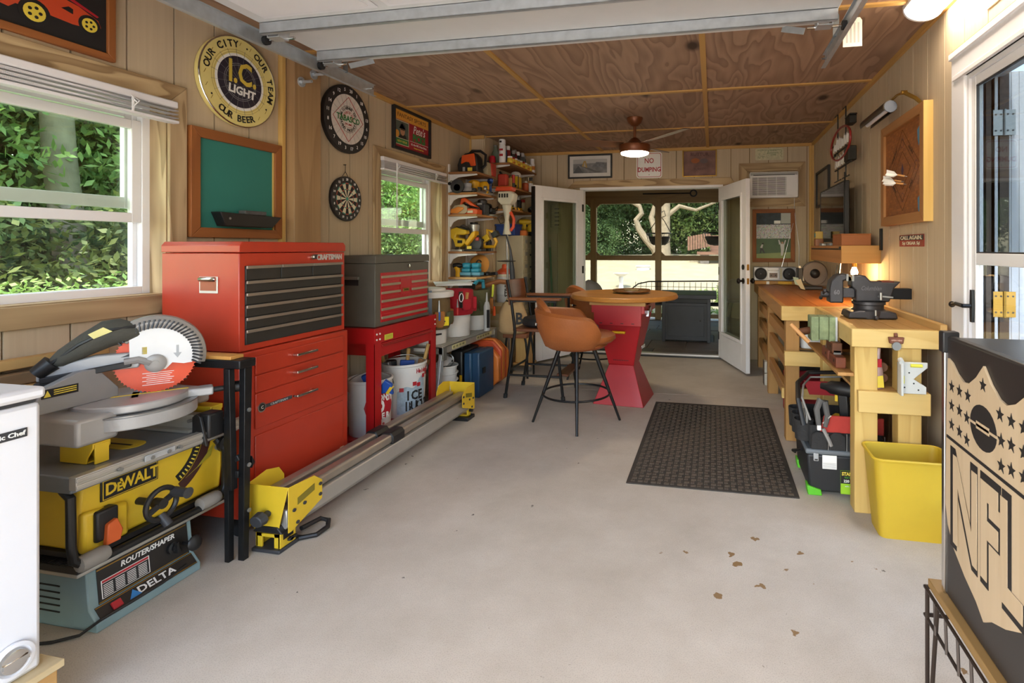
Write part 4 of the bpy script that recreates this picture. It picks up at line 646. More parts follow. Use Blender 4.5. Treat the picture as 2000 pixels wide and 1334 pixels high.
# ---------------------------------------------------------------- things hung on the left wall
def frame4(P,w,h,fw,mat,d=.022,matv=None,bev=.003,name='frame',x0=0,z0=0):
    for i,pg in enumerate(([(0,0),(fw,fw),(w-fw,fw),(w,0)],[(0,h),(w,h),(w-fw,h-fw),(fw,h-fw)],[(0,0),(0,h),(fw,h-fw),(fw,fw)],[(w,0),(w-fw,fw),(w-fw,h-fw),(w,h)])): MB().prism([(a+x0,b+z0) for a,b in pg],-d,-.001).build(name,mat if i<2 else (matv or mat),P,bev)
def poly(P,pts,y,mat,name='print',th=.0006): return MB().prism(pts,y-th,y).build(name,mat,P)
def circ(cx_,cz,r,n=20,a0=0,a1=360,ry=None): return [(cx_+r*math.cos(rad(a0+(a1-a0)*i/n)),cz+(ry or r)*math.sin(rad(a0+(a1-a0)*i/n))) for i in range(n+(0 if a1-a0==360 else 1))]
p=thing('car_picture','framed picture of an orange sports car on black above the big window','picture',(XL,1.17,2.09),90); frame4(p,.65,.36,.03,OAK,.024,OAKZ); bx('backing',M('velvet_black','#1a1718',.7),p,.03,.62,-.012,-.002,.03,.33)
poly(p,[(.03,.13),(.30,.09),(.32,.11),(.42,.11),(.50,.105),(.595,.115),(.6,.13),(.59,.155),(.52,.185),(.44,.2),(.36,.25),(.28,.27),(.03,.27)],-.012,M('car_orange','#cf4a26',.5)); poly(p,[(.36,.225),(.43,.19),(.38,.24)],-.0127,INK); poly(p,[(.46,.155),(.50,.145),(.50,.165),(.485,.17)],-.0127,INK); poly(p,[(.48,.2),(.585,.165),(.592,.172),(.49,.21)],-.0127,RINK)
for cx_,r,wz in ((.376,.05,.10),(.558,.04,.124)): poly(p,circ(cx_,wz,r),-.0127,INK); poly(p,circ(cx_,wz,r*.7),-.0134,YINK,'wheel'); [poly(p,circ(cx_+r*.36*math.cos(k*1.257),wz+r*.36*math.sin(k*1.257),r*.13,8),-.0141,INK) for k in range(5)]
poly(p,[(.42,.295),(.62,.26),(.62,.265),(.42,.30)],-.0127,M('car_orange','#cf4a26'))
# beer brand dartboard
b=thing('beer_dartboard','round yellow and navy beer brand dartboard on the left wall','dartboard',(XL,2.421,2.188),90); NAVY=M('navy_ink','#2a2433',.5,var=.1,vs=40)
MB().lathe([(.234,-.003),(.238,-.02),(.238,-.03),(.236,-.034),(.001,-.034)],(0,0,0),'y',48).build('board',M('board_yellow','#ead98a',.45),b); MB().torus((0,-.033,0),.236,.004,'y',48,6).build('rim',CHROME,b)
for r0,r1,mt,y,nm in ((.168,.170,M('gold_line','#b99a45',.5),-.0345,'ring'),(.156,.158,M('gold_line','#b99a45'),-.0345,'ring'),(.134,.150,WINK,-.0345,'ring'),(0,.136,NAVY,-.0352,'field'),(.088,.090,LGREY,-.0358,'ring'),(.097,.099,LGREY,-.0358,'ring')): disc(r0,r1,n=48,y=y).build(nm,mt,b)
m=MB()
for i in range(20):
    t=rad(18*i+9); m.tube([(.02*math.sin(t),-.0362,.02*math.cos(t)),(.175*math.sin(t),-.0362,.175*math.cos(t))],.0007,4)
m.build('wire',STEEL,b,kind='stuff'); m=MB()
for i in range(20): t=rad(18*i); m.tube([(.205*math.sin(t)-.006,-.036,.205*math.cos(t)-.01),(.205*math.sin(t)+.004,-.036,.205*math.cos(t)+.01)],.001,4)
m.build('wire_number',BRASS,b,kind='stuff')
arctext('OUR CITY',.05,.198,-78,-8,INK,b,(0,-.0355,0),bold=.001); arctext('OUR TEAM',.05,.198,32,104,INK,b,(0,-.0355,0),bold=.001); arctext('OUR BEER',.05,.198,214,158,INK,b,(0,-.0355,0),True,bold=.001)
for a in (12,122,238): poly(b,circ(.198*math.sin(rad(a)),.198*math.cos(rad(a)),.006,4),-.0352,INK,'dot')
text('I.C.',.165,M('logo_yellow','#d9bd4a',.5),b,.012,-.037,.042,bold=.004,sx=.78); text('LIGHT',.06,WINK,b,.01,-.0372,-.05,bold=.002,sx=1.0,rot=-4); MB().cyl((.03,0,.262),(.03,-.03,.262),.003,n=6).build('nail',BLKM,b)
# chalkboard with tray
c=thing('chalkboard','green chalkboard in an oak frame above the red tool chest','chalkboard',(XL,2.15,1.35),90); frame4(c,.562,.55,.05,OAK,.03,OAKZ); bx('slate',M('chalk_green','#2f7d72',.75,var=.06,vs=4),c,.05,.512,-.012,-.002,.05,.50); bx('gold_edge',YTRIMZ,c,.505,.512,-.02,-.012,.05,.5)
t=thing('chalk_tray','black chalk tray with eraser ledge fixed low on the chalkboard','tray',(XL,2.30,1.41),90); MB().prism([(0,.0),(-.035,.072),(.36,.062),(.295,.0)],-.075,-.014).build('tray_body',BLACK,t,.003); MB().cyl((.02,-.075,.04),(.02,-.078,.04),.006).build('screw',STEEL,t)
e=MB().box(-.07,.07,-.022,.022,0,.022).build('felt_eraser',M('felt_grey','#5d5a58',.95,var=.25,vs=30),None,.003); e.location=(XL+.045,2.49,1.477); e.rotation_euler=(0,0,rad(90)); tag(e,'grey felt eraser lying on the chalk tray','eraser')
# pepper sauce dartboard
NUM=[20,1,18,4,13,6,10,15,2,17,3,19,7,16,8,11,14,9,12,5]
def numbers(b,R_,size,y,mat,off=0,bold=.0004):
    bm=bmesh.new()
    for i,nn in enumerate(NUM):
        a=rad(18*i+off); me=textmesh(str(nn),size,.0005,bold); me.transform(Matrix.Translation((R_*math.sin(a),y,R_*math.cos(a)))@FR); bm.from_mesh(me); bpy.data.meshes.remove(me)
    me=bpy.data.meshes.new('numbers'); bm.to_mesh(me); bm.free(); me.materials.append(mat); o=bpy.data.objects.new('numbers',me); C.objects.link(o); o.parent=b; o['kind']='stuff'
d=thing('sauce_dartboard','round black rimmed pepper sauce dartboard right of the timber post','dartboard',(XL,3.284,2.191),90); MB().lathe([(.232,-.003),(.236,-.02),(.236,-.034),(.232,-.037),(.001,-.037)],(0,0,0),'y',48).build('board',M('board_black','#211d1e',.55),d)
disc(0,.172,n=48,y=-.0376).build('field',M('board_cream','#ddd6ce',.6,var=.05,vs=40),d); m=MB()
for i in range(20): t=rad(18*i+9); m.tube([(.06*math.sin(t),-.0384,.06*math.cos(t)),(.172*math.sin(t),-.0384,.172*math.cos(t))],.0006,4)
m.build('wire',STEEL,d,kind='stuff'); numbers(d,.203,.032,-.0378,WINK,8)
q=.155; m=MB()
for a,b_ in (((0,q),(q,0)),((q,0),(0,-q)),((0,-q),(-q,0)),((-q,0),(0,q))): m.beam((a[0],-.0388,a[1]),(b_[0],-.0388,b_[1]),.001,.0045,(0,1,0))
m.build('diamond',RINK,d); disc(.09,.0925,n=40,y=-.0388).build('ring',INK,d); disc(.056,.058,n=36,y=-.0388).build('ring',RINK,d); disc(.04,.042,n=32,y=-.0388).build('ring',RINK,d)
arctext('McILHENNY CO.',.026,.076,-72,72,INK,d,(0,-.0388,0),bold=.0003); arctext('BRAND PRODUCTS',.026,.076,258,102,INK,d,(0,-.0388,0),True,bold=.0003); text('TABASCO',.056,GINK,d,0,-.0392,.002,bold=.0012,sx=.95)
arctext('FAVORITE RED',.014,.048,-70,70,RINK,d,(0,-.0388,0)); text('EST. 1868',.016,RINK,d,0,-.039,-.035); MB().cyl((.02,0,.255),(.02,-.02,.255),.003,n=6).build('nail',BLKM,d)
# small classic dartboard
s=thing('classic_dartboard','small black and cream dartboard hung below the pepper sauce board','dartboard',(XL,3.284,1.638),90); MB().lathe([(.152,-.003),(.156,-.015),(.156,-.025),(.153,-.028),(.001,-.028)],(0,0,0),'y',44).build('board',M('board_black','#211d1e'),s); numbers(s,.134,.022,-.0286,WINK,0)
BLK2=M('segment_black','#1b1919',.7); CRM2=M('segment_cream','#e2d8bd',.7); GRN2=M('segment_green','#3f9a86',.6); RED2=M('segment_red','#b4553f',.6)
for i in range(20):
    a0,a1=18*i-9,18*i+9; ev=i%2==0
    for r0,r1,mt in ((.012,.062,BLK2 if ev else CRM2),(.062,.069,RED2 if ev else GRN2),(.069,.104,BLK2 if ev else CRM2),(.104,.111,RED2 if ev else GRN2)): disc(r0,r1,a0,a1,n=80,y=-.0286).build('segment',mt,s)
disc(0,.012,n=20,y=-.0288).build('bull',GRN2,s); MB().tube([(-.03,-.014,.155),(0,-.014,.19),(0,-.014,.235)],.002,5).tube([(.03,-.014,.155),(0,-.014,.19)],.002,5).cyl((0,0,.238),(0,-.02,.238),.003,n=6).build('hanging_wire',BLKM,s)
# fantasy sports poster
f=thing('sports_poster','black framed red and orange fantasy sports poster above the small window','poster',(XL,3.846,2.10),90); frame4(f,.572,.35,.022,BLACK,.03); bx('sheet',M('poster_red','#a01f2c',.5,var=.05),f,.022,.55,-.01,-.002,.022,.328); poly(f,[(.022,.25),(.55,.25),(.55,.328),(.022,.328)],-.0105,M('poster_orange','#e0a03f',.5)); text('FANTASY SPORTS',.048,M('poster_brown','#5a3a1c',.5),f,.286,-.0115,.288,sx=1.15)
poly(f,[(.035,.045),(.235,.045),(.235,.245),(.035,.245)],-.0112,M('poster_cream','#d8cbb0',.6)); poly(f,[(.042,.10),(.228,.10),(.228,.238),(.042,.238)],-.0118,M('photo_green','#59645a',.6,var=.3,vs=25)); poly(f,[(.042,.05),(.228,.05),(.228,.095),(.042,.095)],-.0118,GINK); text('NEW ISSUE',.026,YINK,f,.135,-.0125,.072,sx=1.1)
poly(f,[(.08,.10),(.20,.10),(.19,.125),(.155,.14),(.11,.13)],-.0122,INK); poly(f,circ(.14,.165,.034,16,ry=.042),-.0126,M('skin_tan','#b98a68',.6)); poly(f,circ(.14,.185,.042,12,0,180,.04)+[(.09,.178),(.185,.178)][::-1],-.013,NAVY); poly(f,[(.112,.168),(.168,.168),(.168,.176),(.112,.176)],-.0133,INK); poly(f,circ(.06,.13,.03,16),-.0135,M('poster_orange','#e0a03f'))
text("Pete's",.095,WINK,f,.395,-.0115,.205,sx=.85,shear=.25); text('PICKS',.085,GINK,f,.395,-.0115,.135,bold=.004,sx=.92); poly(f,[(.25,.10),(.545,.10),(.545,.1025),(.25,.1025)],-.0112,WINK); text("It's the NFL Peter Bros.",.026,WINK,f,.395,-.0115,.078,sx=1.0); text('Fantasy Football Cup',.018,YINK,f,.39,-.0115,.052)
# ---------------------------------------------------------------- shelves in the far left corner
SW=M('bracket_white','#e4e2e0',.45)
def shelf(label,x0,x1,y0,y1,z,brk=True,mt=SHELFW,group=None,th=.02):
    s=thing('wall_shelf',label,'shelf',(x0,y0,z),0,group); MB().box(0,x1-x0,0,y1-y0,-th,0).build('board',mt,s,.002)
    if brk:
        for y in (.03,y1-y0-.06): MB().prism([(0,-th),(x1-x0-.01,-th),(x1-x0-.01,-th-.012),(.09,-th-.03),(.04,-th-.055),(.012,-th-.10),(0,-th-.10)],y,y+.012).build('bracket',SW,s,.0015)
    return s
YE=5.245; g1='shelves on the left wall'
HON=wood('shelf_pine','#c08a52','#8a5a30','x',contrast=.4)
for z,l,mt in ((2.03,'uppermost dark board shelf carrying the chainsaw',SHELFW),(1.83,'second shelf from the top with jumbled drills',HON),(1.62,'middle shelf carrying the orange belt sander',HON),(1.26,'fourth shelf down with yellow cordless saws',SHELFW),(1.01,'lowest shelf with blue sanders beside the window',PINE)): shelf(l,XL+.012,-2.222,4.76,YE,z,True,mt,g1)
for y in (4.79,5.17):
    st=bx('shelf_standard',SW,None,XL,XL+.014,y-.012,y+.012,.85,2.11); tag(st,'white slotted shelf upright beside the small window casing' if y<5 else 'white slotted shelf upright near the corner chase','shelf upright')
g2='shelves on the corner chase'
for z,l in ((2.20,'top corner shelf crowded with spray cans and yellow jars'),(1.95,'second corner shelf with red can and yellow sprayer'),(1.71,'third corner shelf with small cans and yellow clamps')): shelf(l,-2.366,-2.11,5.32,6.2,z,True,SHELFW if z>2 else HON,g2)
fc=thing('filing_cabinet','tall beige metal cabinet with a column of small drawers','cabinet',(-2.36,5.55,0)); BG=M('cabinet_beige','#b7ae93',.5,var=.06); MB().box(0,.315,0,.65,0,1.43).build('body',BG,fc,.004)
for i in range(10):
    z=.06+.136*i; dr=bx('drawer',M('drawer_beige','#a89f85',.5),fc,.315,.323,.02,.31,z,z+.126,.003); bx('label_holder',STEEL,dr,.323,.326,.05,.13,z+.06,z+.1); MB().box(.323,.335,.2,.26,z+.055,z+.075).build('pull',BLKM,dr,.002); bx('drawer',M('drawer_beige','#a89f85'),fc,.315,.323,.35,.64,z,z+.126,.003)
SILV=M('tool_silver','#b9b8b4',.35,.6)
# top left shelf: chainsaw, beige box, red can
def it(name,label,cat,x,y,z,parts,rz=0,rx=0,ry=0,group=None,sc=1):
    t_=thing(name,label,cat,(x,y,z),rz,group,rx,ry); t_.scale=(sc*(1.15 if x<-2.2 and y<5.25 else 1),)*3
    for q in parts: q[1].build(q[0],q[2],t_,q[3] if len(q)>3 else 0)
    return t_
it('chainsaw','orange and black chainsaw standing on the uppermost shelf','chainsaw',-2.36,4.93,2.031,[('housing',MB().prism([(-.09,0),(-.1,.07),(-.08,.13),(-.03,.17),(.04,.18),(.08,.14),(.09,0)],-.06,.06),BLACK,.01),('cover',MB().prism([(-.06,.075),(-.05,.15),(.06,.165),(.075,.06),(.03,.055),(.015,.09),(-.02,.095)],-.075,-.055),ORANGE,.006),('label',MB().box(.0,.04,-.068,-.06,.015,.045),YINK),('label',MB().box(-.045,-.025,-.068,-.06,.015,.05),LGREY),('handle',MB().tube([(-.02,.0,.17),(-.01,.04,.205),(.06,.06,.205),(.11,.06,.17),(.11,.05,.08),(.09,.03,.05)],.012,8),BLACK),('guide_bar',MB().box(-.003,.003,.06,.3,.03,.09),SILV)],0,0,0)
it('beige_box','beige tapered paper box on the uppermost shelf','box',-2.295,5.08,2.031,[('box',MB().prism([(-.06,0),(.06,0),(.05,.115),(-.03,.115)],-.04,.04),M('paper_beige','#b9ad8d',.8,var=.15,vs=30),.003)])
it('red_can','red jerry can at the far end of the uppermost shelf','can',-2.275,5.19,2.031,[('body',MB().box(-.045,.045,-.05,.05,0,.12),M('can_red','#b83a28',.5,var=.1),.012),('cap',MB().cyl((-.02,0,.12),(-.02,0,.145),.014),INK),('rib',MB().box(-.047,.047,-.052,-.045,.03,.04),M('can_red','#b83a28'))])
# second shelf: drills and odd tools
def drill(name,label,cat,x,y,z,c1,c2,rz,rx=0,sc=1,group='cordless tools on the left shelves'):
    return it(name,label,cat,x,y,z,[('motor_body',MB().lathe([(.02,-.09),(.03,-.085),(.034,-.02),(.03,.03),(.018,.05),(.014,.075),(.001,.08)],(0,0,.17),'x',14),c1),('grip',MB().prism([(-.05,.15),(-.005,.15),(-.015,.04),(-.06,.04)],-.017,.017),c1,.006),('battery',MB().box(-.085,.02,-.03,.03,0,.045),c2,.006),('trigger',MB().box(-.005,.008,-.008,.008,.11,.14),c2)],rz,rx,0,group,sc)
z=1.831
it('work_light','small silver work light standing at the near end of the second shelf','lamp',-2.49,4.81,z,[('case',MB().box(-.035,.035,-.02,.02,0,.11),SILV,.012),('face',MB().box(-.024,.024,-.024,-.02,.012,.09),M('lens_pale','#d3d7da',.3)),('lens',MB().cyl((0,-.024,.08),(0,-.03,.08),.014),INK)],0,0,-15)
it('angle_grinder','black angle grinder lying on the second shelf','grinder',-2.42,4.83,z,[('body',MB().lathe([(.03,-.07),(.036,0),(.03,.06),(.02,.08)],(0,0,.04),'y',14),BLACK),('disc_guard',MB().lathe([(.06,0),(.06,.012)],(0,-.07,.05),'y',18),DGREY),('label',MB().box(-.037,-.03,-.03,.0,.03,.05),YINK)])
it('palm_sander','grey palm sander on the second shelf','sander',-2.345,4.83,z,[('body',MB().lathe([(.04,0),(.042,.03),(.03,.05),(.034,.08),(.001,.09)],n=14),M('sander_grey','#9c9c9e',.5)),('pad',MB().box(-.045,.045,-.04,.04,0,.012),INK)])
it('yellow_cup','yellow sanding cup on the second shelf behind the palm sander','cup',-2.36,5.0,z,[('cup',MB().lathe([(.03,0),(.045,.06),(.05,.11),(.03,.125),(.001,.125)],n=16),DYEL)])
it('yellow_cup','yellow domed battery cap farther along the second shelf','cup',-2.28,5.06,z,[('cup',MB().lathe([(.035,0),(.045,.06),(.045,.09),(.03,.115),(.001,.12)],n=16),DYEL)])
for i in range(4): it('clamp_bar','steel clamp bar lying in the jumble on the second shelf','clamp',-2.27+.01*i,4.97+.03*i,z+.012*i,[('bar',MB().box(-.008,.008,-.16,.16,0,.012),SILV),('jaw',MB().box(-.014,.014,-.16,-.12,.0,.03),DGREY,.003)],-20+12*i,0,0,'clamp bars on the second shelf')
drill('cordless_drill','navy and black cordless drill at the far end of the second shelf','drill',-2.26,5.17,z,BLUE,BLACK,-60,0,.8); drill('cordless_drill','black cordless drill lying between the bars on the second shelf','drill',-2.40,5.12,z,BLACK,DGREY,-20,0,.6)
# middle shelf: belt sander, black jigsaw kit
z=1.621
it('belt_sander','big orange belt sander on the middle shelf','sander',-2.40,4.87,z,[('base',MB().prism([(-.13,0),(-.13,.03),(-.09,.055),(.1,.05),(.14,.04),(.14,0)],-.05,.05),M('sander_orange','#d9551d',.45),.006),('belt',MB().prism([(-.08,.005),(-.1,.03),(-.06,.075),(.02,.085),(.05,.06),(.05,.02),(.03,.005)],-.062,-.045),M('belt_tan','#b9a68a',.9)),('side_cover',MB().prism([(-.1,.01),(-.09,.04),(-.03,.065),(.02,.06),(.025,.045),(-.03,.008)],-.07,-.06),M('cover_orange','#e58a2b',.45),.004),('handle',MB().prism([(-.04,.075),(-.025,.14),(.01,.145),(.13,.06),(.13,.035),(.1,.05),(.01,.11),(-.015,.1),(-.02,.07)],-.018,.018),ORANGE,.006),('label',MB().box(.05,.1,-.0515,-.05,.012,.032),CREAM),('strap',MB().tube([(-.09,0,.075),(0,0,.09),(.1,-.02,.06),(.14,-.03,.05)],.008,6),BLACK)],0)
it('plunge_router','black plunge router on the middle shelf right of the belt sander','router',-2.28,5.02,z,[('body',MB().box(-.045,.045,-.05,.05,0,.10),DGREY,.01),('top',MB().lathe([(.04,.1),(.042,.13),(.03,.14),(.001,.14)],n=16),BLACK),('badge',MB().box(-.025,.02,-.052,-.05,.09,.105),LGREY)])
it('jig_saw','black jigsaw with cable on the middle shelf','jigsaw',-2.275,5.16,z,[('body',MB().box(-.05,.05,-.05,.06,.02,.075),BLACK,.012),('grip',MB().tube([(.0,-.05,.07),(0,-.03,.105),(0,.04,.10),(0,.06,.06)],.013,7),BLACK),('sole',MB().box(-.05,.05,-.08,.08,0,.01),SILV),('cable',MB().tube([(0,.06,.05),(.06,.07,.09),(.08,.0,.05),(.05,-.07,.03),(.08,-.1,.02)],.005,6),BLACK)])
# fourth shelf: yellow saws
z=1.261
it('jig_saw','large yellow jigsaw at the near end of the fourth shelf','jigsaw',-2.43,4.88,z,[('body',MB().prism([(-.09,.10),(-.075,.15),(-.03,.165),(.04,.145),(.045,.12),(.02,.11),(-.03,.115),(-.035,.095),(.03,.085),(.04,.06),(.0,.03),(-.04,.03),(-.055,.08)],-.03,.03),YEL,.008),('top_grip',MB().prism([(-.07,.145),(-.03,.172),(.05,.155),(.05,.145),(-.03,.155)],-.025,.025),BLACK,.004),('battery_end',MB().prism([(.03,.055),(.085,.13),(.11,.14),(.105,.1),(.05,.035)],-.035,.035),DYEL,.006),('blade_block',MB().box(-.08,-.04,-.02,.02,.02,.09),M('alloy_brown','#7d7268',.4,.5),.004),('sole',MB().box(-.10,.02,-.045,.045,0,.012),SILV),('label',MB().box(-.02,.015,-.0315,-.03,.055,.075),INK)],0,sc=1.25)
it('circular_saw','black battery circular saw body on the fourth shelf','saw',-2.31,4.92,z,[('body',MB().lathe([(.03,-.04),(.07,-.03),(.075,0),(.06,.035),(.03,.04)],(0,0,.07),'y',20),DGREY),('foot',MB().box(-.09,.08,-.05,.05,0,.02),BLACK,.004),('label',MB().box(-.05,-.01,-.06,-.05,.02,.045),YINK),('button',MB().box(.02,.05,-.045,-.03,.09,.12),RED,.004)])
it('reciprocating_saw','yellow reciprocating saw tilted up on the fourth shelf','saw',-2.27,5.05,z+.10,[('body',MB().prism([(-.14,-.02),(-.14,.03),(.06,.045),(.06,-.01)],-.025,.025),YEL,.008),('loop_handle',MB().tube([(.05,0,.03),(.07,0,.075),(.10,0,.05),(.095,0,-.06),(.06,0,-.085),(-.02,0,-.045),(-.02,0,-.01)],.014,8),DYEL),('battery',MB().box(.09,.15,-.028,.028,-.02,.03),BLACK,.005),('label',MB().box(-.04,.01,-.0265,-.025,.0,.02),INK)],0,0,-28)
it('caulk_gun','black vacuum nozzle leaning at the far end of the fourth shelf','nozzle',-2.27,5.17,z,[('tube',MB().tube([(0,0,0),(0,0,.08),(-.02,0,.13)],[.035,.03,.02],10),M('nozzle_black','#2d2a2e',.4)),('edge',MB().tube([(.03,-.02,.0),(.035,-.02,.08),(.01,-.02,.14)],.004,6),SILV)])
it('vacuum_hose','grey ribbed hose bent over the back of the fourth shelf','hose',-2.49,5.0,z,[('hose',MB().tube([(-.02,-.06,0),(-.02,-.06,.14),(.0,-.05,.2),(.03,-.04,.22),(.06,-.03,.2),(.09,-.02,.14)],.016,9),M('hose_grey','#4c4642',.7))])
it('steel_reel','small silver reel behind the yellow jigsaw','reel',-2.40,5.08,z,[('reel',MB().lathe([(.04,0),(.045,.01),(.045,.2),(.05,.2),(.05,.235),(.03,.24),(.001,.24)],n=16),SILV),('cap',MB().cyl((0,0,.24),(0,0,.255),.035),INK)])
# lowest shelf: blue sanders
z=1.011
it('stubby_drill','yellow and black stubby drill at the near end of the lowest shelf','drill',-2.455,4.84,z,[('grip',MB().tube([(0,0,0),(0,0,.05),(-.01,0,.085)],[.022,.02,.026],9),DYEL),('head',MB().lathe([(.02,-.04),(.025,0),(.015,.04)],(0,0,.095),'x',10),BLACK)])
for i,(x,y) in enumerate(((-2.38,4.88),(-2.29,4.9))): it('finishing_sander',['teal finishing sander nearest the window on the lowest shelf','teal finishing sander farther along the lowest shelf'][i],'sander',x,y,z,[('pad',MB().box(-.055,.055,-.04,.04,.0,.012),BLACK),('clamp',MB().box(-.055,.055,-.042,.042,.012,.04),M('sander_blue_grey','#5d97ab',.45),.004),('body',MB().box(-.04,.04,-.032,.032,.04,.075),TEAL,.01),('knob',MB().box(-.035,.04,-.036,.036,.075,.125),TEAL,.016)],0,0,0,'teal sanders on the lowest shelf',.95)
it('polishing_bonnet','tan polishing bonnet leaning behind the sanders','bonnet',-2.33,5.02,z,[('bonnet',MB().lathe([(.001,-.02),(.06,-.015),(.08,0),(.06,.015),(.001,.02)],(0,0,.08),'y',20),M('bonnet_tan','#c98a3f',.9,var=.15))],0,-15,0,None,1.2)
it('black_cable','coil of black cable lying over the sanders on the lowest shelf','cable',-2.30,4.98,z,[('coil',MB().torus((0,0,.07),.07,.006,'x',16,6).torus((.02,.03,.03),.06,.006,'z',16,6),BLACK)])
for i in range(3): it('locking_pliers','dark locking pliers in the heap at the far end of the lowest shelf','pliers',-2.27+.02*i,5.08+.04*i,z,[('jaw',MB().box(-.012,.012,-.08,-.02,0.004,.03),DGREY,.004),('handle',MB().tube([(0,-.02,.012),(.02,.04,.012),(.015,.09,.012)],.008,6),BLACK),('handle',MB().tube([(0,-.02,.02),(-.02,.04,.02),(-.015,.09,.02)],.008,6),STEEL)],40*i-30,0,0,'pliers on the lowest shelf')
# corner shelves: cans and jars
zt=2.201; cols=[('#4d6aa8','blue'),('#8d2a2c','dark red'),('#2a3b33','dark green'),('#44464a','charcoal'),('#8b1f2b','crimson'),('#30343a','black'),('#5b5d63','grey'),('#6c7278','silver grey'),('#3f4a56','slate')]
def can(label,x,y,z,r,h,mc,cap,group,cr=.8): return it('spray_can',label,'can',x,y,z,[('can',MB().lathe([(r*.9,0),(r,.006),(r,h*.72),(r*.8,h*.78),(.001,h*.78)],n=16),mc),('cap',MB().lathe([(r*cr,h*.78),(r*cr,h*.97),(r*cr*.8,h),(.001,h)],n=14),cap)],group=group)
w=can('tall white spray can standing first on the top corner shelf',-2.21,5.37,zt,.036,.255,WHITE,WHITE,None,1.0); bx('print',RINK,w,-.02,.02,-.0372,-.034,.13,.15); bx('print',RINK,w,-.02,.02,-.0372,-.034,.07,.095); bx('print',INK,w,-.018,.006,-.0372,-.034,.215,.235)
it('red_tumbler','shiny red plastic tumbler at the near end of the top corner shelf','tumbler',-2.32,5.36,zt,[('cup',MB().lathe([(.035,0),(.037,.01),(.03,.07),(.02,.08),(.001,.08)],n=16),M('gloss_red','#c5122d',.25,coat=.4))])
it('glass_jug','clear glass jug against the wall on the top corner shelf','jug',-2.33,5.47,zt,[('jug',MB().lathe([(.04,0),(.045,.02),(.045,.12),(.02,.17),(.02,.2),(.001,.2)],n=16),M('green_glass','#7d8a7c',.15,var=.1)),('lid',MB().cyl((0,0,.2),(0,0,.215),.022),STEEL)])
for i in range(9):
    y=5.40+i*.078; j=it('yellow_jar','small yellow jar, %s in the front row of the top corner shelf'%['first','second','third','fourth','fifth','sixth','seventh','eighth','ninth'][i],'jar',-2.145,y+.02,zt,[('jar',MB().lathe([(.026,0),(.03,.005),(.03,.055),(.024,.062)],n=14),M('jar_yellow','#e0b93a',.35,var=.15,vs=40)),('band',MB().lathe([(.0305,.012),(.0305,.03)],n=14,cap=False),(YINK,M('jar_amber','#c9792a',.5))[i%2]),('lid',MB().lathe([(.027,.062),(.027,.078),(.001,.079)],n=14),(WHITE,RED,WHITE,SILV)[i%4])],group='yellow jars on the top corner shelf')
for i in range(9):
    y=5.46+i*.075; can('%s spray can in the back row of the top corner shelf'%cols[i][1],-2.225+.012*(i%2),y,zt,.030,.19+.012*((i*5)%3),M('can_'+cols[i][1].replace(' ','_'),cols[i][0],.35,.2),(M('cap_grey','#8a8d92',.4),WHITE,BLACK,M('cap_silver','#b6b8bb',.4))[i%4],'spray cans on the top corner shelf')
it('capped_bottle','white capped bottle at the far end of the top corner shelf','bottle',-2.14,6.13,zt,[('bottle',MB().lathe([(.03,0),(.033,.01),(.033,.1),(.028,.11)],n=14),WHITE),('label',MB().lathe([(.0335,.03),(.0335,.075)],n=14,cap=False),M('jar_amber','#c9792a')),('lid',MB().lathe([(.028,.11),(.028,.165),(.001,.168)],n=14),WHITE)])
z=1.951
it('gas_can','red plastic fuel can on the second corner shelf','can',-2.20,5.37,z,[('body',MB().box(-.05,.05,-.04,.04,0,.13),M('can_red','#b83a28'),.012),('spout',MB().cyl((-.02,0,.13),(-.04,0,.16),.014,.01),INK)])
it('wood_block','pale wood block between the red can and the red tube','block',-2.16,5.46,z,[('block',MB().box(-.02,.02,-.02,.02,0,.10),PINEZ,.003)])
it('red_tube','red tube with dark foot on the second corner shelf','tube',-2.14,5.51,z,[('tube',MB().cyl((0,0,.05),(0,0,.14),.018),RED),('foot',MB().cyl((0,0,0),(0,0,.05),.02),BLACK)])
it('yellow_sprayer','yellow sprayer bottle with a crumpled white cloth on its top','sprayer',-2.17,5.66,z,[('bottle',MB().box(-.05,.05,-.06,.06,.01,.14),M('sprayer_yellow','#e8c02c',.4),.012),('frame',MB().tube([(-.055,-.065,0),(-.055,-.065,.145),(.055,-.065,.145),(.055,-.065,0)],.005,6),BLACK),('cloth',MB().ball((0,0,.16),(.06,.06,.04),12,6),M('rag_white','#dcdad8',.9,bump=.8,bs=20)),('valve',MB().cyl((.02,-.065,.03),(.02,-.09,.03),.016),BLACK)])
it('orange_jar','orange labelled jar on the second corner shelf','jar',-2.15,5.92,z,[('jar',MB().lathe([(.035,0),(.038,.01),(.038,.09),(.03,.1)],n=14),M('label_orange','#c25a30',.5)),('lid',MB().cyl((0,0,.1),(0,0,.12),.03),SILV)])
cup=it('brush_cup','white cup full of paint brushes at the end of the second corner shelf','cup',-2.14,6.05,z,[('cup',MB().lathe([(.03,0),(.035,.11),(.03,.11),(.026,.01)],n=16),WHITE)])
for i in range(6): a=i*1.05; it('paint_brush','paint brush standing in the white cup on the corner shelf','brush',-2.14+.012*math.cos(a),6.05+.012*math.sin(a),z+.02,[('handle',MB().cyl((0,0,0),(.01*math.cos(a),.01*math.sin(a),.12),.004,n=6),PINEZ),('bristle',MB().cyl((.01*math.cos(a),.01*math.sin(a),.12),(.014*math.cos(a),.014*math.sin(a),.16),.008,.01,8),(DGREY,CREAM,BLACK)[i%3])],group='brushes in the white cup')
z=1.711
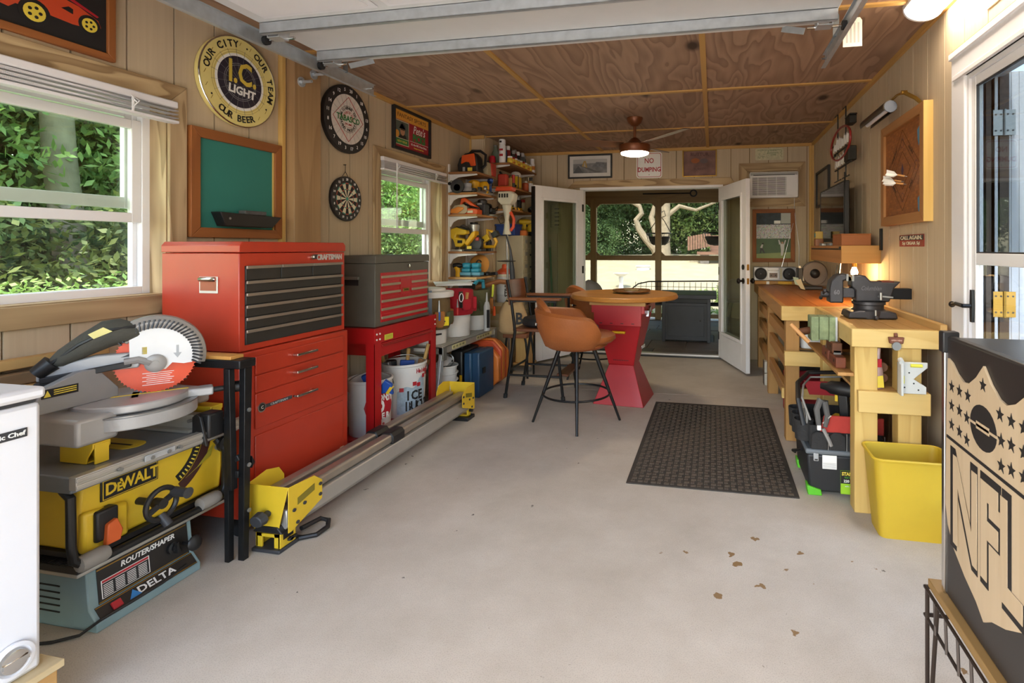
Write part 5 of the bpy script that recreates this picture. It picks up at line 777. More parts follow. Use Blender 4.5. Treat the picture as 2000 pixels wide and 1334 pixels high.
for i,(y,mc,l) in enumerate(((5.55,M('can_green_label','#5d7a45',.5),'green labelled paint can on the third corner shelf'),(5.68,SILV,'tall silver can on the third corner shelf'),(5.82,M('can_dark','#2a2a2c',.5),'dark can on the third corner shelf'),(5.96,M('can_label_cream','#b5a88a',.5),'cream labelled can on the third corner shelf'))): can(l,-2.2,y,z,.036,.17-.02*(i%2),mc,(BLACK,BLACK,SILV,RED)[i],'cans on the third corner shelf')
for i in range(4): it('spring_clamp','yellow spring clamp lying on the edge of the third corner shelf','clamp',-2.14,5.45+.1*i,z,[('jaw',MB().prism([(-.03,0),(.0,.035),(.03,.01),(.03,0)],-.012,.012),DYEL,.003),('pad',MB().box(.02,.035,-.014,.014,0,.014),BLACK)],30*i,group='yellow spring clamps on the corner shelf')
# on top of the cabinet
z=1.431
it('blue_crate','dark blue plastic crate on top of the beige cabinet','crate',-2.25,5.62,z,[('crate',MB().box(-.1,.12,-.1,.12,0,.12),M('crate_blue','#1c3f8a',.45),.008),('rim',MB().box(-.11,.13,-.11,.13,.105,.125),M('crate_blue','#1c3f8a'),.004)])
drill('cordless_drill','yellow cordless drill on top of the beige cabinet','drill',-2.10,5.83,z,YEL,BLACK,0,0,.95); it('shop_charger','yellow battery charger with black base on the beige cabinet','charger',-2.10,6.0,z,[('base',MB().box(-.06,.06,-.06,.06,0,.05),BLACK,.006),('top',MB().prism([(-.055,.05),(-.05,.13),(.02,.15),(.055,.12),(.055,.05)],-.055,.055),YEL,.01)])
it('orange_block','orange polishing sponge on top of the beige cabinet','sponge',-2.10,5.72,z,[('sponge',MB().lathe([(.045,0),(.05,.02),(.045,.055),(.02,.065),(.001,.065)],n=16),M('sponge_orange','#cf7436',.8))])
it('hand_vacuum','black hand vacuum lying on the third corner shelf end','vacuum',-2.15,6.08,1.711,[('tube',MB().tube([(.05,-.1,.05),(0,0,.04),(-.02,.1,.035)],[.02,.03,.035],10),BLACK)])
# string trimmer, tank
tr=thing('string_trimmer','upturned orange and white string trimmer leaning before the corner shelves','trimmer',(-2.07,5.15,1.57)); TW=M('trimmer_white','#cfcab9',.45,var=.05)
MB().prism([(-.075,.30),(-.08,.20),(-.04,.16),(.05,.16),(.09,.21),(.10,.27),(.06,.30)],-.06,.06).build('engine_cover',TW,tr,.012); MB().prism([(-.11,.305),(-.09,.35),(.08,.345),(.07,.302)],-.065,.065).build('top_cover',M('trimmer_orange','#d6491f',.45),tr,.01); m=MB()
for i in range(4): m.box(-.065+.028*i,-.047+.028*i,-.0625,-.06,.235,.275)
m.build('vent',INK,tr,kind='stuff')
MB().lathe([(.02,0),(.03,.06),(.05,.16),(.001,.16)],n=14).build('clutch_cone',TW,tr); MB().lathe([(.045,-.14),(.04,-.12),(.032,-.08),(.025,0)],n=14).build('grip_sleeve',TW,tr); MB().tube([(.04,0,.09),(.075,0,.02),(.07,0,-.06),(.04,0,-.1)],.016,8).build('rear_grip',M('trimmer_orange','#d6491f'),tr)
MB().cyl((0,0,-.14),(-.02,.12,-1.5),.012,n=10).build('shaft',SILV,tr); MB().lathe([(.01,0),(.09,.005),(.095,.012),(.01,.018)],(-.005,0,-.42),'z',20).build('hand_guard',BLACK,tr); MB().tube([(0,-.02,-.14),(.05,-.03,-.3),(.055,-.0,-.5),(.06,.06,-.9)],[.008,.012,.028,.03],8).build('carry_strap',DGREY,tr); MB().tube([(-.01,0,.0),(-.05,-.05,-.03),(-.08,-.05,.03),(-.03,-.03,.06)],.004,5).build('throttle_cable',BLACK,tr); MB().box(-.045,-.01,-.03,.02,-1.02,-.95).box(-.03,-.02,-.06,0,-1.0,-.9).build('trigger',BLACK,tr,.004)
cr=thing('plywood_crate','plain plywood crate behind the canvas bag carrying the white tank','crate',(-2.26,5.38,0)); MB().box(-.1,.15,-.11,.11,0,.72).build('crate_body',wood('raw_ply','#d8c49c','#b39560','x'),cr,.004); bx('slat',PINE,cr,-.102,.152,-.118,-.11,.6,.68)
tk=thing('sprayer_tank','white ribbed pressure tank with orange cap standing behind the bar chair','sprayer',(-2.17,5.33,.721)); TKM=M('tank_white','#c9c7c5',.4,var=.04); MB().lathe([(.075,0),(.08,.01),(.08,.08),(.082,.085),(.08,.09),(.08,.17),(.082,.175),(.08,.18),(.08,.27)],n=28).build('tank',TKM,tk); MB().lathe([(.081,.27),(.082,.32),(.05,.35),(.028,.36),(.026,.39),(.018,.40),(.001,.40)],n=28).build('cap',M('tank_orange','#d4532a',.45),tk); MB().lathe([(.083,.272),(.083,.296)],n=28,cap=False).build('label_band',CREAM,tk)
me=textmesh('STIHL',.055,.0006,.002); me.transform(Matrix.Rotation(rad(38),4,'Z')@Matrix.Translation((0,-.0815,.13))@FR@Matrix.Rotation(rad(90),4,'Z')); me.materials.clear(); me.materials.append(INK); o=bpy.data.objects.new('lettering',me); C.objects.link(o); o.parent=tk
# ---------------------------------------------------------------- overhead garage door with struts, rollers and tracks
DW=M('door_white','#d9d8d6',.5,var=.03); g=thing('garage_door','white sectional garage door rolled up under the ceiling','garage door',(-.795,0,2.385))
for i,(y0,y1) in enumerate(((2.225,2.75),(1.69,2.215),(1.155,1.68),(.62,1.145))):
    s=MB().box(-1.355,1.355,y0,y1,0,.045).build('section',DW,g,.003)
    if i:
        for k in range(4):
            a=-1.28+k*.65
            for q,(e,h) in enumerate(((0,.008),(.03,.014))): MB().box(a+e,a+.60-e,y0+.07+e,y1-.07-e,-h,0).build('raised_panel',M('door_white_gloss','#eceaec',.35,var=.02),s,.006)
    ys=(2.565 if i==0 else y1-.03)
    MB().box(-1.35,1.35,ys,ys+.006,-.055,0).box(-1.35,1.35,ys,ys+.065,-.006,0).box(-1.35,1.35,ys,ys+.025,-.055,-.05).build('strut',GALV,g,.002)
    for sx in (-1,1):
        x=sx*1.30; b_=MB().prism([(ys+.02,-.0),(ys+.10,-.0),(ys+.09,-.06),(ys+.03,-.06)],x-.035,x-.03,'yz').prism([(ys+.02,-.0),(ys+.10,-.0),(ys+.09,-.06),(ys+.03,-.06)],x+.03,x+.035,'yz').box(x-.035,x+.035,ys+.03,ys+.09,-.064,-.06); b_.build('hinge_bracket',GALV,g); MB().cyl((x-sx*.07,ys+.09,-.05),(sx*1.40,ys+.09,-.05),.007,n=8).build('roller_stem',CHROME,g); MB().cyl((sx*1.385,ys+.09,-.05),(sx*1.405,ys+.09,-.05),.022,n=14).build('roller',RUB,g)
        if i==0: MB().beam((x-sx*.08,ys+.10,-.06),(x-sx*.17,ys+.19,-.005),.004,.03).build('brace',GALV,g)
for sx,lb in ((-1,'galvanised garage door track along the left wall'),(1,'galvanised garage door track ending above the workbench')):
    t=thing('door_track',lb,'track',(-.795+sx*1.405,0,2.335)); e=3.15
    MB().box(min(0,sx*.003),max(0,sx*.003)+.0,.4,e,-.035,.035).box(min(-sx*.02,sx*.003),max(-sx*.02,sx*.003),.4,e,-.038,-.035).box(min(-sx*.012,sx*.003),max(-sx*.012,sx*.003),.4,e,.035,.038).build('channel',GALV,t)
    MB().box(sx*.004 if sx>0 else -.03,.03 if sx>0 else -.004,.6,e-.03,.038,.041).box(sx*.004 if sx>0 else -.007,.007 if sx>0 else -.004,.6,e-.03,-.0,.041).build('perforated_angle',M('angle_zinc','#8f979b',.45,.6),t)
    bx('hanger',M('angle_zinc','#8f979b'),t,-.015,.015,e-.28,e-.275,.03,.145); MB().cyl((-sx*.03,e-.05,-.0),(sx*.02,e-.05,0),.006,n=8).build('end_bolt',CHROME,t)
tg=thing('paper_tag','white paper tag hanging beside the end of the right door track','tag',(.685,2.86,2.305)); MB().prism([(-.045,0),(.045,0),(.045,.13),(.035,.145),(-.045,.145)],0,.001).build('card',M('paper_tag_white','#e8e4d4',.7),tg); m=MB(); [m.box(-.03+.018*i,-.022+.018*i,-.0006,0,.02,.12) for i in range(4)]; m.build('print',M('tag_grey','#b9b7ae',.7),tg,kind='stuff')
# ceiling light by the right wall
cl=thing('wrap_ceiling_light','long white wraparound ceiling light beside the right wall','light',(1.0,1.65,ZC)); EM=M('lamp_diffuser','#ffefda',.5,var=0,emit=10)
MB().box(-.09,.09,0,1.2,-.022,0).build('housing',WHITE,cl,.004)
pr2=[(-.085,-.02)]+[(.085*math.cos(rad(a)),-.02-.06*math.sin(rad(a))) for a in range(170,0,-14)]+[(.085,-.02)]
MB().prism(pr2,.015,1.185).build('diffuser',EM,cl,.004); MB().prism([(x*1.04,z*1.03) for x,z in pr2],1.185,1.2).build('end_cap',WHITE,cl); MB().prism([(x*1.04,z*1.03) for x,z in pr2],0,.015).build('end_cap',WHITE,cl)
# ceiling fan
BRZ=M('fan_bronze','#7a4526',.35,.35,var=.1); fn=thing('ceiling_fan','bronze ceiling fan with three dark wooden blades and a round light','fan',(-.70,4.82,ZC))
MB().lathe([(.075,0),(.075,-.012),(.06,-.05),(.03,-.075),(.018,-.08)],n=24).build('canopy',BRZ,fn); MB().cyl((0,0,-.07),(0,0,-.19),.014).build('downrod',BRZ,fn); MB().lathe([(.02,-.18),(.035,-.19),(.07,-.225),(.10,-.235),(.142,-.25),(.145,-.28),(.135,-.31),(.13,-.318)],n=36).build('motor_housing',BRZ,fn); MB().lathe([(.128,-.315),(.124,-.33),(.09,-.342),(.001,-.346)],n=36).build('light_lens',M('fan_lamp','#ffe9c8',.5,var=0,emit=30),fn)
for i,a in enumerate((188,318,70)):
    bl=MB(); n=9; rs=[]
    for k in range(n+1):
        t=k/n; r=.10+.56*t; w=.045+.03*math.sin(math.pi*min(1,t*.9+.1)); z=-.245+.03*t; tw=rad(14-6*t); rs.append([(r,-w*math.cos(tw),z-w*math.sin(tw)),(r,w*math.cos(tw),z+w*math.sin(tw)),(r,w*math.cos(tw),z+w*math.sin(tw)+.006),(r,-w*math.cos(tw),z-w*math.sin(tw)+.006)])
    bl.rings(rs); bl.xf(Matrix.Rotation(rad(a),4,'Z')); bl.build('blade',wood('fan_wood','#7a5236','#4f3220','x',contrast=.4,rough=.35),fn,.002)
# ---------------------------------------------------------------- things on the back wall
YW=YB
p=thing('bridge_photo','black framed photo of a bridge and city left of the no dumping sign','picture',(-1.755,YW,2.145)); frame4(p,.555,.295,.02,BLACK,.02); bx('mat_board',M('mat_white','#dcdad5',.7),p,.02,.535,-.008,-.002,.02,.275); bx('photo',M('photo_grey','#8a8b8c',.6,var=.4,vs=14),p,.065,.49,-.009,-.008,.065,.235)
poly(p,[(.065,.18),(.49,.19),(.49,.235),(.065,.235)],-.0092,M('photo_sky','#b9b9b6',.7)); poly(p,[(.13,.165),(.165,.165),(.40,.075),(.34,.07)],-.0096,M('photo_deck','#6a6a6a',.7)); poly(p,[(.175,.15),(.20,.215),(.225,.215),(.245,.13)],-.0099,M('photo_tan','#b59a5c',.7)); poly(p,[(.20,.15),(.212,.2),(.222,.14)],-.0102,M('photo_sky','#b9b9b6')); poly(p,[(.30,.14),(.36,.2),(.46,.19),(.46,.13)],-.0096,M('photo_city','#7d8084',.7,var=.3,vs=40)); poly(p,[(.065,.07),(.13,.16),(.19,.075)],-.0099,M('photo_water','#5c5f62',.7))
n=thing('no_dumping_sign','white metal NO DUMPING sign with red lettering below the fan','sign',(-.905,YW,2.13))
def rrect(x0,x1,z0,z1,r,k=5): return [(cx_+r*math.cos(rad(a0+90*i/k)),cz+r*math.sin(rad(a0+90*i/k))) for cx_,cz,a0 in ((x1-r,z1-r,0),(x0+r,z1-r,90),(x0+r,z0+r,180),(x1-r,z0+r,270)) for i in range(k+1)]
MB().prism(rrect(0,.31,0,.31,.035),-.004,-.001).build('plate',WINK,n); poly(n,rrect(.012,.298,.012,.298,.028),-.004,RINK,'border'); poly(n,rrect(.018,.292,.018,.292,.024),-.0046,WINK,'field'); text('NO',.085,RINK,n,.155,-.0056,.205,bold=.001,sx=.85); text('DUMPING',.075,RINK,n,.155,-.0056,.10,bold=.002,sx=.82); MB().cyl((.155,-.0046,.04),(.155,-.008,.04),.006,n=8).build('screw',STEEL,n)
q=thing('faded_print','gold framed faded brown print right of the no dumping sign','picture',(-.354,YW,2.13)); frame4(q,.398,.318,.014,BRASS,.018); bx('cloth_print',M('faded_cloth','#8a6a62',.9,var=.35,vs=9),q,.014,.384,-.006,-.002,.014,.304); text('RUTTUR',.055,M('print_plum','#5a4040',.8),q,.199,-.0066,.262,bold=.001); poly(q,circ(.15,.19,.05,14,ry=.03),-.0066,M('print_orange','#a5633f',.8)); poly(q,circ(.25,.185,.045,14,ry=.03),-.0066,M('print_grey_brown','#6d5f60',.8)); text('TURKEY',.04,M('print_plum','#5a4040'),q,.2,-.0066,.09)
l=thing('old_plate','chipped cream plate with green writing above the air conditioner','plate',(.478,YW,2.302)); MB().prism(rrect(0,.311,0,.135,.018),-.004,-.001).build('plate',M('plate_cream_worn','#cfcaa6',.6,var=.15,vs=30),l); GI=M('faded_green','#55744a',.7); m=[text('STATE',.024,GI,l,.20,-.0046,.108),text('Pennsylvania',.024,GI,l,.195,-.0046,.082),text('GAME',.022,GI,l,.20,-.0046,.058)]; m_=MB(); gg=random.Random(4)
for i in range(46): x=gg.uniform(.02,.15); z=gg.uniform(.015,.12); m_.box(x,x+gg.uniform(.004,.014),-.0046,-.004,z,z+.003)
m_.build('scrawl',GI,l,kind='stuff'); MB().tube([(.29,-.005,.03),(.28,-.005,.05),(.295,-.005,.065),(.28,-.005,.08),(.295,-.005,.1),(.28,-.005,.115),(.03,-.005,.118)],.0018,5).build('outline',GI,l)
ac=thing('air_conditioner','white window air conditioner set in the back wall','air conditioner',(.41,YW,1.86)); PV=VINYL; MB().box(-.0,.53,-.09,.12,.0,.295).build('case',VINYL,ac,.01); MB().box(.01,.52,-.094,-.09,.255,.285).build('control_bar',LGREY,ac,.004); bx('control_slot',INK,ac,.04,.49,-.095,-.094,.254,.262); bx('grille_back',DGREY,ac,.03,.50,-.092,-.09,.03,.235)
for i in range(16): bx('louvre',VINYL,ac,.03,.50,-.097,-.091,.034+i*.0128,.040+i*.0128)
for x in (.09,.19,.29,.39): bx('louvre_rib',VINYL,ac,x,x+.004,-.098,-.09,.03,.235)
bx('louvre_cover',VINYL,ac,.40,.50,-.0975,-.09,.03,.235)
cs=bpy.data.objects.new('trim_7',None); C.objects.link(cs); struct(cs); cs.location=(.294,YW,1.765); frame4(cs,.733,.505,.10,CAS_H,.018,CAS_V,name='casing')
cd=thing('white_cable','thin white cable hanging from the air conditioner to the bench','cord',(0,0,0)); MB().tube([(.905,YW-.02,1.87),(.905,YW-.02,1.72),(.93,YW-.03,1.5),(.955,YW-.03,1.3),(.95,YW-.04,1.0),(.94,YW-.06,.93)],.0035,6).build('cable',WHITE,cd)
gp=thing('golf_picture','framed picture of a celebrating golfer before a crowd','picture',(.445,YW,1.13)); frame4(gp,.466,.607,.045,OAK,.025,OAKZ); bx('gold_slip',BRASS,gp,.04,.426,-.014,-.004,.04,.567); bx('photo',M('golf_green','#4f6a45',.5,var=.25,vs=5),gp,.045,.421,-.0155,-.014,.045,.562)
poly(gp,[(.045,.42),(.421,.42),(.421,.562),(.045,.562)],-.016,M('golf_trees','#33404a',.6,var=.5,vs=18),'photo_trees'); cm,t,b=nodes('crowd'); vv=nd(t,'TexVoronoi'); vv.inputs['Scale'].default_value=120; lk(t,coords(t),vv.inputs[0]); hs=nd(t,'HueSaturation'); hs.inputs['Saturation'].default_value=.28; hs.inputs['Value'].default_value=.75; lk(t,vv.outputs['Color'],hs.inputs['Color']); lk(t,hs.outputs[0],b.inputs['Base Color']); poly(gp,[(.045,.27),(.421,.27),(.421,.43),(.045,.43)],-.0165,cm,'photo_crowd')
poly(gp,[(.045,.045),(.421,.045),(.421,.115),(.045,.095)],-.016,M('golf_light','#93a06a',.6)); poly(gp,[(.315,.44),(.42,.44),(.42,.56),(.315,.56)],-.0165,M('score_board','#b9beb8',.6)); poly(gp,[(.24,.44),(.31,.44),(.31,.475),(.24,.475)],-.017,WINK); GW=M('golfer_white','#d5d3d0',.6); poly(gp,[(.305,.21),(.355,.21),(.35,.14),(.335,.075),(.315,.075),(.315,.14)],-.0172,GW,'photo_golfer'); poly(gp,[(.295,.20),(.285,.255),(.297,.255),(.315,.21)],-.0172,GW); poly(gp,[(.345,.21),(.36,.255),(.37,.25),(.358,.2)],-.0172,GW); poly(gp,circ(.33,.222,.012,10),-.0176,M('skin_tan','#b98a68'))
poly(gp,[(.085,.165),(.105,.205),(.12,.2),(.11,.16)],-.0172,GW); poly(gp,[(.09,.16),(.115,.16),(.14,.105),(.125,.105),(.105,.14),(.095,.105),(.082,.105)],-.0172,DGREY); poly(gp,circ(.117,.212,.009,8),-.0176,INK)
tq=thing('wall_thermometer','old beige calendar thermometer hung behind the left glass door','thermometer',(-2.02,YW,1.47)); MB().prism([(0,.04),(.03,0),(.14,0),(.17,.04),(.17,.40),(0,.40)],-.006,-.001).build('plate',M('thermo_beige','#b9ae8e',.7,var=.2,vs=20),tq); bx('tube',INK,tq,.04,.046,-.009,-.006,.08,.36); m=MB(); [m.box(.05,.065,-.007,-.006,.08+.028*i,.084+.028*i) for i in range(11)]; [m.box(.09,.15,-.007,-.006,.10+.05*i,.115+.05*i) for i in range(5)]; m.build('print',DGREY,tq,kind='stuff')
br=thing('broom','green handled broom leaning behind the left glass door','broom',(-1.88,6.2,0)); MB().cyl((0,0,.02),(-.10,.13,1.3),.013,n=10).build('handle',M('broom_green','#2f8455',.4),br); MB().cyl((-.10,.13,1.3),(-.107,.139,1.39),.0135,n=10).build('grip',LGREY,br); MB().box(-.13,.13,-.03,.03,.0,.06).build('head',BLACK,br,.006)
sg=thing('blue_sign','small blue and white souvenir sign above the side door','sign',(XR,2.46,2.275),-90); MB().box(0,.15,-.006,-.001,0,.19).build('plate',M('sign_cream','#d8c9a0',.5),sg,.003); poly(sg,[(.008,.008),(.142,.008),(.142,.182),(.008,.182)],-.006,M('sign_blue','#35589a',.5)); text('ALA',.06,WINK,sg,.075,-.0072,.14,bold=.001); poly(sg,[(.02,.03),(.075,.11),(.13,.03)],-.0068,M('sign_sky','#7fa5c9',.5))
# ---------------------------------------------------------------- centre: bar table, stools, bar chair, mat
HR=M('hopper_red','#a80f1a',.42,var=.05,coat=.08); t=thing('bar_table','round wooden bar table on a red steel hopper base','table',(-.745,4.51,0),-5)
TOPW=wood('table_pine','#c58a45','#8f5a22','x',scale=2,contrast=.45,rough=.35)
for i in range(7):   # planks of the round top
    r=.45; x0=-r+2*r/7*i; x1=x0+2*r/7; k=10; up=[(x0+(x1-x0)*j/k) for j in range(k+1)]; pg=[(x,math.sqrt(max(1e-6,r*r-x*x))) for x in up]+[(x,-math.sqrt(max(1e-6,r*r-x*x))) for x in up[::-1]]
    pg=[(y,x) for x,y in pg]; MB().prism(pg,.868,.905,'xy').build('plank',TOPW,t,.0015)
MB().torus((0,0,.882),.442,.017,'z',64,8).build('rounded_edge',TOPW,t); bx('cleat',PINE,t,-.235,.235,-.245,-.205,.825,.868); bx('cleat',PINE,t,-.235,.235,.205,.245,.825,.868)
def frust(z0,a0,z1,a1): return MB().add([(sx*a,sy*a,z) for z,a in ((z0,a0),(z1,a1)) for sx,sy in ((-1,-1),(1,-1),(1,1),(-1,1))],[(0,1,2,3)[::-1],(4,5,6,7),(0,1,5,4),(1,2,6,5),(2,3,7,6),(3,0,4,7)])
frust(0,.215,.315,.105).build('base_flare',HR,t,.004); frust(.315,.108,.76,.205).build('hopper',HR,t,.004); MB().box(-.225,.225,-.225,.225,.76,.825).build('hopper_rim',HR,t,.004)
MB().prism([(-.20,.66),(.20,.66),(.20,.825),(-.2,.825)],-.235,-.226).build('apron_plate',HR,t,.002)
sl=math.atan2(.205-.108,.445)
for x in (-.14,-.05,.04,.13): bx('slot',INK,t,x-.012,x+.012,-.2362,-.235,.676,.682)
ty=-.108-.097*(.60-.315)/.445; MB().cyl((-.055,ty-.028,.60),(.055,ty-.028,.60),.011,n=12).box(-.055,-.045,ty-.03,ty,.594,.606).box(.045,.055,ty-.03,ty,.594,.606).build('pull_handle',DYEL,t,.002)
for i in range(9): x=-.06+i*.015; bx('vent_slot',INK,t,x-.005,x+.005,-.118,-.116,.352,.358)
MB().prism([(.0,0),(.035,.02),(.045,.06),(.01,.045)],0,.02,'yz').xf(Matrix.Translation((.225,-.16,.735))).build('bottle_opener',CHROME,t); MB().prism([(.0,0),(.03,.01),(.035,.05),(.01,.04)],0,.02,'yz').xf(Matrix.Translation((.225,-.09,.76))).build('bottle_opener',CHROME,t); MB().beam((.16,-.05,.46),(.165,.05,.46),.012,.03).build('latch',CHROME,t,.003)
ls=thing('lazy_susan','round wooden lazy susan tray on the bar table','tray',(-.69,4.56,.9055)); MB().lathe([(.05,0),(.05,.012),(.16,.014),(.165,.02),(.165,.03),(.155,.03),(.15,.02),(.001,.02)],n=40).build('tray',wood('tray_wood','#8a6038','#5a3a1e','x',rough=.3),ls); MB().lathe([(.06,.02),(.065,.03),(.055,.03)],n=24).build('ashtray',M('amber_glass','#a58a5a',.2),ls)
# leather bar stools
LTH=M('tan_leather','#a05c2e',.42,var=.14,vs=7,bump=.25,bs=90); LT2=M('tan_leather_dark','#8d4a20',.45,var=.12,vs=7)
def arcshell(a0,a1,z0,z1f,r0,th,n=22,lean=.05):
    """upholstered curved shell; angle 0 = back (local +y); z1f(a)->top height"""
    m=MB(); rs=[]
    for i in range(n+1):
        a=rad(a0+(a1-a0)*i/n); zt=z1f(math.degrees(a)); ring=[]
        e=.35 if i in (0,n) else (.8 if i in (1,n-1) else 1)
        for t_,(rr,zz) in enumerate(((r0-.075,z0),(r0+th*e*.5-.025,z0+.03),(r0+th*e*.6+lean*.5,(z0+zt)/2),(r0+th*e*.5+lean,zt-.02),(r0+lean,zt),(r0-th*e*.5+lean,zt-.02),(r0-th*e*.55+lean*.5,(z0+zt)/2),(r0-th*.5*e-.05,z0+.02))): ring.append((rr*math.sin(a),rr*math.cos(a),zz))
        rs.append(ring)
    return m.rings(rs)
def stool(label,x,y,rz):
    s=thing('bar_stool',label,'stool',(x,y,0),rz,'tan leather bar stools'); 
    rs=[]
    for z,r in ((.60,.18),(.605,.23),(.63,.255),(.655,.25),(.665,.21),(.668,.05)): rs.append([(r*math.copysign(abs(math.cos(u))**.8,math.cos(u)),-.03+r*1.02*math.copysign(abs(math.sin(u))**.8,math.sin(u)),z) for u in [2*math.pi*k/32 for k in range(32)]])
    MB().rings(rs).build('seat',LTH,s,sharp=60)
    top=lambda a:.862-.06*(abs(a)/112)-.10*max(0,(abs(a)-98)/20)**2
    arcshell(5,118,.55,top,.245,.05).build('back_wing',LTH,s,sharp=60); arcshell(-118,-5,.55,top,.245,.05).build('back_wing',LTH,s,sharp=60); arcshell(-42,42,.62,lambda a:.93-.0004*a*a*.12,.215,.05,14,.06).build('back_cushion',LTH,s,sharp=60)
    MB().lathe([(.12,.555),(.21,.56),(.235,.58),(.23,.60),(.05,.60)],n=28).build('seat_pan',LT2,s)
    MB().torus((0,0,.735),.296,.009,'z',10,5,rad(70),rad(110)).xf(Matrix.Diagonal((1,1,1,1))).build('back_strap',BLACK,s); m=MB().box(-.025,.025,.296,.308,.725,.745); m.build('strap_clip',CHROME,s,.003)
    for a in (353,83,173,263): u=Vector((math.cos(rad(a)),math.sin(rad(a)),0)); MB().cyl(u*.12+Vector((0,0,.565)),u*.325,.017,.009,12).build('leg',BLKM,s)
    MB().torus((0,0,.215),.252,.008,'z',40,8).build('foot_ring',BLKM,s); return s
s1=stool('tan leather bar stool standing nearest the camera, back turned to the left',-1.0,3.86,112); s2=dup(s1,(-1.17,5.27,0),142,'tan leather bar stool half hidden behind the bar table')
# tall bar chair with wooden back, arms and foot plank
c=thing('bar_chair','tall black tube bar chair with dark wooden back and arms','chair',(-1.50,4.56,0),90); WW=wood('chair_wood','#7a4526','#4a2814','x',rough=.4,contrast=.5); W2=wood('chair_arm_wood','#8f5630','#5e3418','y',rough=.4,contrast=.5)
for x in (-.22,.22):
    MB().tube([(x,.26,0),(x,.17,.58),(x,.20,.80),(x,.24,1.02)],.0125,10).build('leg',BLKM,c); MB().tube([(x,-.26,0),(x,-.19,.60),(x,-.185,.84)],.0125,10).build('leg',BLKM,c); MB().box(x-.03,x+.03,-.24,.22,.845,.87).build('armrest',W2,c,.008); bx('arm_bar',BLKM,c,x-.012,x+.012,-.2,.2,.83,.845)
    MB().cyl((x,.235,.2),(x,-.24,.2),.01,n=10).build('side_stretcher',BLKM,c)
    for y in (.26,-.26): MB().cyl((x,y,0),(x,y*.985,.035),.018,n=12).build('foot_cap',RUB,c)
MB().cyl((-.22,.225,.24),(.22,.225,.24),.01,n=10).build('rear_stretcher',BLKM,c); MB().box(-.21,.21,-.30,-.20,.205,.225).build('foot_plank',WW,c,.003); MB().box(-.22,.22,-.20,.19,.575,.60).build('seat_board',WW,c,.004)
rs=[]
for i in range(9): x=-.21+.42*i/8; d=.035*(1-(x/.21)**2); rs.append([(x,.215+d,.80),(x,.232+d,.80),(x,.262+d,1.01),(x,.245+d,1.01)])
MB().rings(rs).build('back_panel',WW,c,.004)
cu=MB().lathe([(.02,0),(.15,.0),(.175,.02),(.178,.05),(.16,.075),(.09,.09),(.001,.092)],n=32).build('seat_cushion',M('black_leather','#232325',.5,var=.1,bump=.2),None); cu.location=(-1.50,4.56,.601); tag(cu,'round black cushion lying on the tall bar chair','cushion')
# ribbed floor mat
mt=thing('floor_mat','dark brown ribbed rubber mat on the concrete floor','mat',(-.015,3.68,0)); MATM=M('mat_rubber','#5c5144',.85,var=.2,vs=60); MB().box(-.455,.455,-.785,.785,.0,.006).build('mat_base',M('mat_border','#3d3731',.85,var=.15,vs=40),mt,.003); m=MB()
g_=random.Random(2)
for i in range(24):
    x=-.415+i*.0361
    for j in range(42):
        y=-.75+j*.0362; z=.0085+g_.uniform(0,.0012); w=.0135; 
        if (i+j)%2: m.box(x-w,x+w,y-.0045,y+.0045,.006,z).box(x-w,x+w,y-.0155,y-.0065,.006,z)
        else: m.box(x-.0045,x+.0045,y-w,y+w,.006,z).box(x-.0155,x-.0065,y-w,y+w,.006,z)
m.build('mat_rib',MATM,mt,kind='stuff')
# ---------------------------------------------------------------- workbenches along the right wall
OLDP=wood('old_pine','#c08f52','#8a5a2c','y',contrast=.45,streak=.4); BROWNP=wood('treated_post','#b98c50','#8a6230','z',contrast=.5,knots=3); LUM=wood('new_lumber','#dcbf7c','#b88f45','x',contrast=.5,knots=2.2); LUMZ=wood('new_lumber_post','#d9b970','#ad8238','z',contrast=.55,scale=3)
ZT=.905
A=thing('long_workbench','long wooden workbench with planked top under the television','workbench',(.45,3.73,0)); xr=.655; yl=2.42
for i in range(6): x0=.035+i*(xr-.035)/6; bx('top_plank',wood('bench_plank','#b5733c','#7d4a22','y',contrast=.4,rough=.45),A,x0+.001,x0+(xr-.035)/6-.001,.04,yl,ZT-.035,ZT-.003-.001*(i%2),.001)
bx('edge_board',LUM,A,0,xr-.0,.0,.038,ZT-.095,ZT,.003); bx('edge_board',OLDP,A,0,.035,.04,yl,ZT-.095,ZT,.003)
for y in (.02,1.2,2.25):
    for x in (.03,xr-.12): bx('leg',BROWNP,A,x,x+.088,y,y+.088,0,ZT-.095,.004)
for y in (.0,): bx('cross_rail',LUM,A,.015,.27,y-.038,y,.515,.61,.003); bx('cross_rail',LUM,A,.015,xr,.11,.148,.26,.33,.003)
for z in (.63,.46,.24): bx('side_rail',OLDP,A,.04,.078,.11,1.2,z,z+.085,.003); bx('side_rail',OLDP,A,.04,.078,1.29,2.25,z,z+.085,.003)
bx('lower_shelf',OLDP,A,.08,xr,.11,2.3,.595,.612)
B=thing('vise_bench','short pale pine bench carrying the bench vise','workbench',(.66,2.77,0)); xr=.39; yl=.955
for i in range(4): x0=.038+i*(xr-.038)/4; bx('top_plank',wood('bench_plank_pale','#c49a5e','#94682f','y',contrast=.35,rough=.5),B,x0+.001,x0+(xr-.038)/4-.001,.04,yl,ZT-.035,ZT-.004,.001)
bx('front_apron',LUM,B,0,xr+.0,.0,.038,ZT-.088,ZT,.004); bx('side_apron',LUM,B,0,.036,.038,yl,ZT-.088,ZT,.004); bx('back_rail',PINEY,B,xr,xr+.03,.0,yl,ZT-.06,ZT+.03,.003)
for x in (.02,.215): 
    bx('leg',LUMZ,B,x,x+.105,.03,.118,0,ZT-.088,.004); bx('leg',LUMZ,B,x,x+.105,.80,.89,0,ZT-.088,.004)
